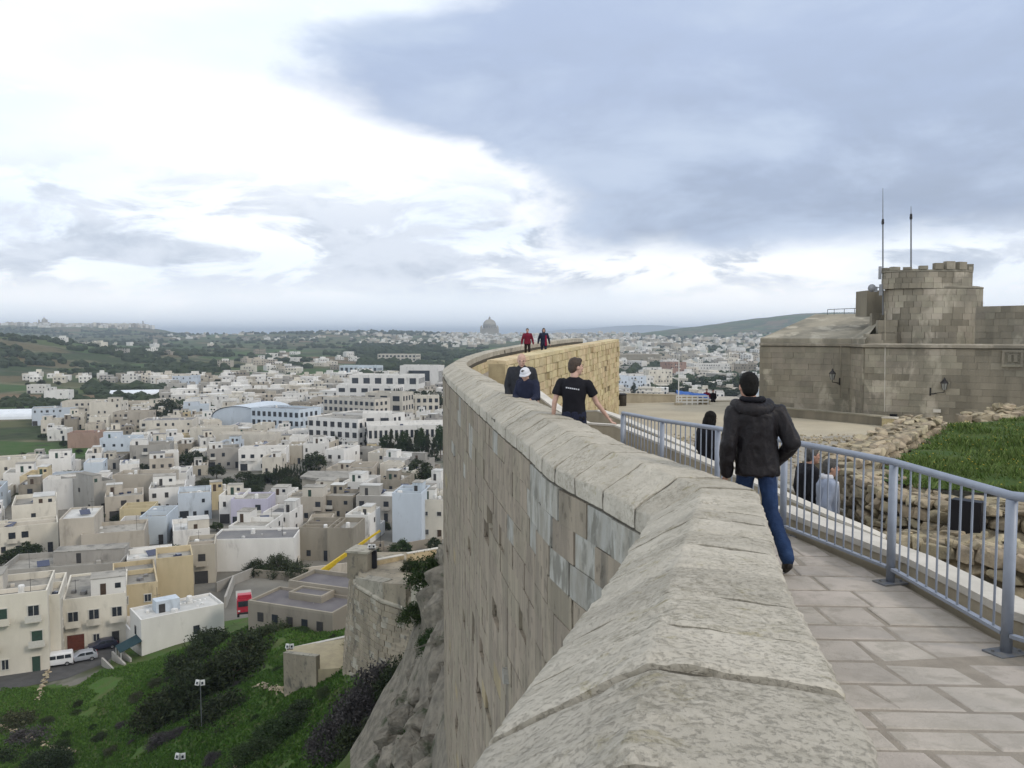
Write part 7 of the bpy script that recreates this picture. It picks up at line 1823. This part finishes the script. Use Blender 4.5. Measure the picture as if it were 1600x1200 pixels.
def vehicle(name, label, loc, rz, paint, prof, wd, cabin, wheels, wins, cat):
    """prof: side outline (x forward, z up); cabin: rows of window quads; the body is the outline pulled inwards towards the roof"""
    root = empty(name, loc, rz); tag(root, label, cat)
    n = len(prof); zmax = max(z for _, z in prof); mb = MB()
    def hw(z): return wd/2*(1 - .16*max(0, (z - .95)/(zmax - .95))**1.3 - (.04 if z < .35 else 0))
    mb.v = [(x, -hw(z), z) for x, z in prof] + [(x, hw(z), z) for x, z in prof]
    mb.f = [tuple(range(n)), tuple(range(2*n - 1, n - 1, -1))] + [(i, n + i, n + (i + 1) % n, (i + 1) % n) for i in range(n)]; mb.mi = [0]*(n + 2)
    o = mb.build('body', paint, root); bevel_mesh(o.data, .05, 2); o.data.polygons.foreach_set('use_smooth', [True]*len(o.data.polygons))
    for q in wins:
        for s_ in (-1, 1):
            v = [(x, s_*(hw(z) + .012), z) for x, z in q]; MB().add(v, [tuple(range(len(v)))]).build('side_window', M_glass, root)
    for q in cabin:
        (x0, z0), (x1, z1) = q; MB().add([(x0, -hw(z0)*.86, z0), (x0, hw(z0)*.86, z0), (x1, hw(z1)*.86, z1), (x1, -hw(z1)*.86, z1)], [(0, 1, 2, 3)]).build('windscreen', M_glass, root)
    for x in wheels:
        for s_ in (-1, 1):
            t = MB().tube((x, s_*(wd/2 - .2), .31), (x, s_*(wd/2 + .01), .31), .31, .31, 18).build('wheel', M_tyre, root); MB().tube((x, s_*(wd/2 + .011), .31), (x, s_*(wd/2 + .02), .31), .19, .19, 14).build('rim', M_rim, t)
    xf = max(x for x, _ in prof); xb = min(x for x, _ in prof)
    for s_ in (-1, 1):
        MB().box((xf - .03, s_*wd*.36, .68), (.12, .34, .16)).build('headlight', M_lampg, root); MB().box((xb + .02, s_*wd*.42, .85), (.08, .14, .34)).build('tail_light', M_redl, root)
        MB().box((xf - 1.35, s_*(wd/2 + .06), 1.02), (.10, .16, .12)).build('mirror', paint, root)
    return root
VAN = [(-2.1, .32), (-2.15, .9), (-2.05, 1.75), (-1.9, 1.86), (.75, 1.88), (1.0, 1.78), (1.55, 1.12), (2.05, .95), (2.15, .6), (2.1, .32)]
CARP = [(-2.0, .32), (-2.05, .85), (-1.85, 1.05), (-1.45, 1.42), (-.2, 1.48), (.3, 1.42), (1.0, .98), (1.85, .84), (2.02, .6), (1.98, .32)]
M_vw = mat('white_car_paint', (.70, .71, .72), (.66, .67, .68), 2, .3, 0, spec=.5); M_vs = mat('silver_car_paint', (.36, .38, .42), (.32, .34, .38), 2, .3, 0, spec=.5, metal=.2); M_vb = mat('dark_blue_car_paint', (.02, .025, .05), (.02, .02, .04), 2, .3, 0, spec=.5); M_vr = mat('red_truck_paint', (.40, .025, .05), (.33, .02, .04), 2, .4, 0, spec=.5)
dirv = (a1 - a0).normalized(); rz = math.atan2(dirv.y, dirv.x)
vp = Gz(89, 1040, TZ); vehicle('parked_van', 'white van parked on the street above the grass', (vp.x, vp.y, TZ + .06), R(205), M_vw, VAN, 1.8, [((1.02, 1.72), (1.5, 1.18))], (-1.35, 1.4), [[(-1.9, 1.15), (-1.1, 1.15), (-1.1, 1.65), (-1.85, 1.65)], [(-1.0, 1.15), (-.05, 1.15), (-.05, 1.65), (-1.0, 1.65)], [(.05, 1.15), (1.2, 1.15), (.82, 1.65), (.05, 1.65)]], 'van')
vp = Gz(128, 1033, TZ); vehicle('parked_car', 'silver car parked behind the white van', (vp.x, vp.y, TZ + .06), R(212), M_vs, CARP, 1.7, [((.32, 1.38), (.95, 1.0)), ((-1.5, 1.38), (-1.82, 1.08))], (-1.25, 1.25), [[(-1.5, 1.0), (-.45, 1.0), (-.45, 1.36), (-1.35, 1.36)], [(-.35, 1.0), (.75, 1.0), (.2, 1.36), (-.35, 1.38)]], 'car')
vp = Gz(150, 1022, TZ); vehicle('parked_car', 'dark blue car half hidden beyond the silver car', (vp.x, vp.y + 2.0, TZ + .06), R(212), M_vb, CARP, 1.7, [((.32, 1.38), (.95, 1.0)), ((-1.5, 1.38), (-1.82, 1.08))], (-1.25, 1.25), [[(-1.5, 1.0), (-.45, 1.0), (-.45, 1.36), (-1.35, 1.36)], [(-.35, 1.0), (.75, 1.0), (.2, 1.36), (-.35, 1.38)]], 'car')
# red truck by the flat-roofed building
tp_ = P(382, 958, 118); root = empty('red_truck', (tp_.x, tp_.y, tp_.z), R(-70)); tag(root, 'red lorry cab with pale load beside the flat-roofed building', 'truck')
MB().box((1.4, 0, 1.7), (1.6, 2.1, 2.0)).build('cab', M_vr, root); MB().box((2.22, 0, 2.1), (.06, 1.8, .8)).build('windscreen', M_glass, root); MB().box((-1.6, 0, 1.6), (4.0, 2.2, 1.5)).build('load_body', HC['grey'], root); MB().box((-.6, 0, .75), (6.0, 1.6, .25)).build('chassis', M_iron, root)
MB().box((1.2, 0, 3.0), (1.1, 1.9, .5)).build('roof_fairing', M_vr, root)
for x in (1.5, -1.8, -2.8):
    for s_ in (-1, 1): MB().tube((x, s_*.75, .45), (x, s_*1.05, .45), .45, .45, 14).build('wheel', M_tyre, root)
for s_ in (-1, 1): MB().box((2.23, s_*.8, 1.1), (.06, .3, .2)).build('headlight', M_lampg, root)
# crane boom
M_yel = mat('crane_yellow', (.55, .38, .02), (.45, .31, .02), 2, .5, .05)
A, B_ = P(474, 912, 140), P(594, 829, 146); root = empty('crane_boom', A); tag(root, 'long yellow crane boom rising over the houses', 'crane')
L = B_ - A; mid = L*.55; up = Vector((0, 0, 1)); side = L.cross(up).normalized()
def beam(p, q, w, h, name):
    n2 = (q - p).normalized(); s_ = n2.cross(up).normalized()*w/2; u_ = s_.cross(n2).normalized()*h/2
    return MB().hexa([p - s_ - u_, q - s_ - u_, q + s_ - u_, p + s_ - u_], [p - s_ + u_, q - s_ + u_, q + s_ + u_, p + s_ + u_]).build(name, M_yel, root)
beam(Vector((0, 0, 0)), mid, .55, .62, 'main_boom'); beam(mid - L*.05, L*.82, .40, .45, 'mid_section'); beam(L*.80, L, .28, .32, 'tip_section')
beam(Vector((.3, 0, -.9)), L*.42 + Vector((0, 0, -.45)), .22, .22, 'lift_cylinder')
MB().tube(L, L + Vector((0, 0, -2.5)), .04, .04, 6).build('hoist_cable', M_iron, root); MB().box(L + Vector((0, 0, -2.7)), (.3, .3, .5)).build('hook_block', M_iron, root)
tu = MB().box((0, 0, -.9), (2.6, 2.2, 1.6)).build('turntable', M_yel, root); MB().box((-1.0, -1.2, -.4), (1.2, .9, 1.5)).build('cab', M_glass, tu); MB().box((0, 0, -2.4), (6.5, 2.5, 1.4)).build('carrier', M_iron, root)
# garden walls between the lower houses
random.seed(6)
for k, (a, b, h, lab) in enumerate([((338, 925), (398, 900), 1.8, 'grey garden wall below the small beige house'), ((398, 902), (468, 908), 1.6, 'stone garden wall in front of the long white wall'), ((470, 905), (545, 896), 2.2, 'stone yard wall under the crane boom'), ((352, 950), (365, 915), 2.0, 'pale wall rising beside the red lorry'), ((600, 868), (690, 852), 2.0, 'yard wall below the tall blue wall'), ((465, 872), (470, 905), 1.6, 'short stone wall beside the old stone houses'), ((320, 790), (420, 788), 2.2, 'long stone wall across the open scrub ground'), ((540, 870), (600, 862), 2.4, 'pale yard wall behind the bastion'), ((430, 775), (500, 790), 1.8, 'curving grey wall beside the curved building')]):
    p, q = Gz(*a, TZ), Gz(*b, TZ); straight_wall('garden_wall', lab, p, q, .35, TZ - 1, TZ + h, TZ + h, HC[['grey', 'stone', 'beige'][k % 3]])
# ---- labels counted from the left for look-alikes
for grp, lab in (('boulders at the rampart foot', 'grey limestone boulder, {} from left in the pile at the rampart foot'), ('cliff rocks', 'rugged grey cliff rock, {} from left between bastion and rampart'),
                 ('garden trees between the houses', 'small garden tree among the houses, {} from left of its kind'), ('weed clumps on the slope', 'low wild weed clump on the grass slope, {} from left of its kind'), ('scrub on the open ground', 'dark scrub bush by the cypress hedge, {} from left of its kind')):
    mem = sorted([o for o in COL.objects if o.get('group') == grp], key=lambda o: proj(o.location)[0])
    for k, o in enumerate(mem): o['label'] = lab.format(ORD(k + 1))
# ---- haze: the damp air between the rampart and the far hills
mb = MB(); mb.box((0, 22000, -20), (90000, 48000, 264))
hz = bpy.data.materials.new('damp_air'); hz.use_nodes = True; nt = hz.node_tree; nt.nodes.clear()
pv = nt.nodes.new('ShaderNodeVolumePrincipled'); pv.inputs['Color'].default_value = (.74, .86, 1.0, 1); pv.inputs['Density'].default_value = 1.3e-4; pv.inputs['Anisotropy'].default_value = 0.2
ou = nt.nodes.new('ShaderNodeOutputMaterial'); nt.links.new(pv.outputs[0], ou.inputs['Volume'])
o = mb.build('haze', hz); tag(o, 'thin bluish haze in the air over the plain', None, None, 'stuff')
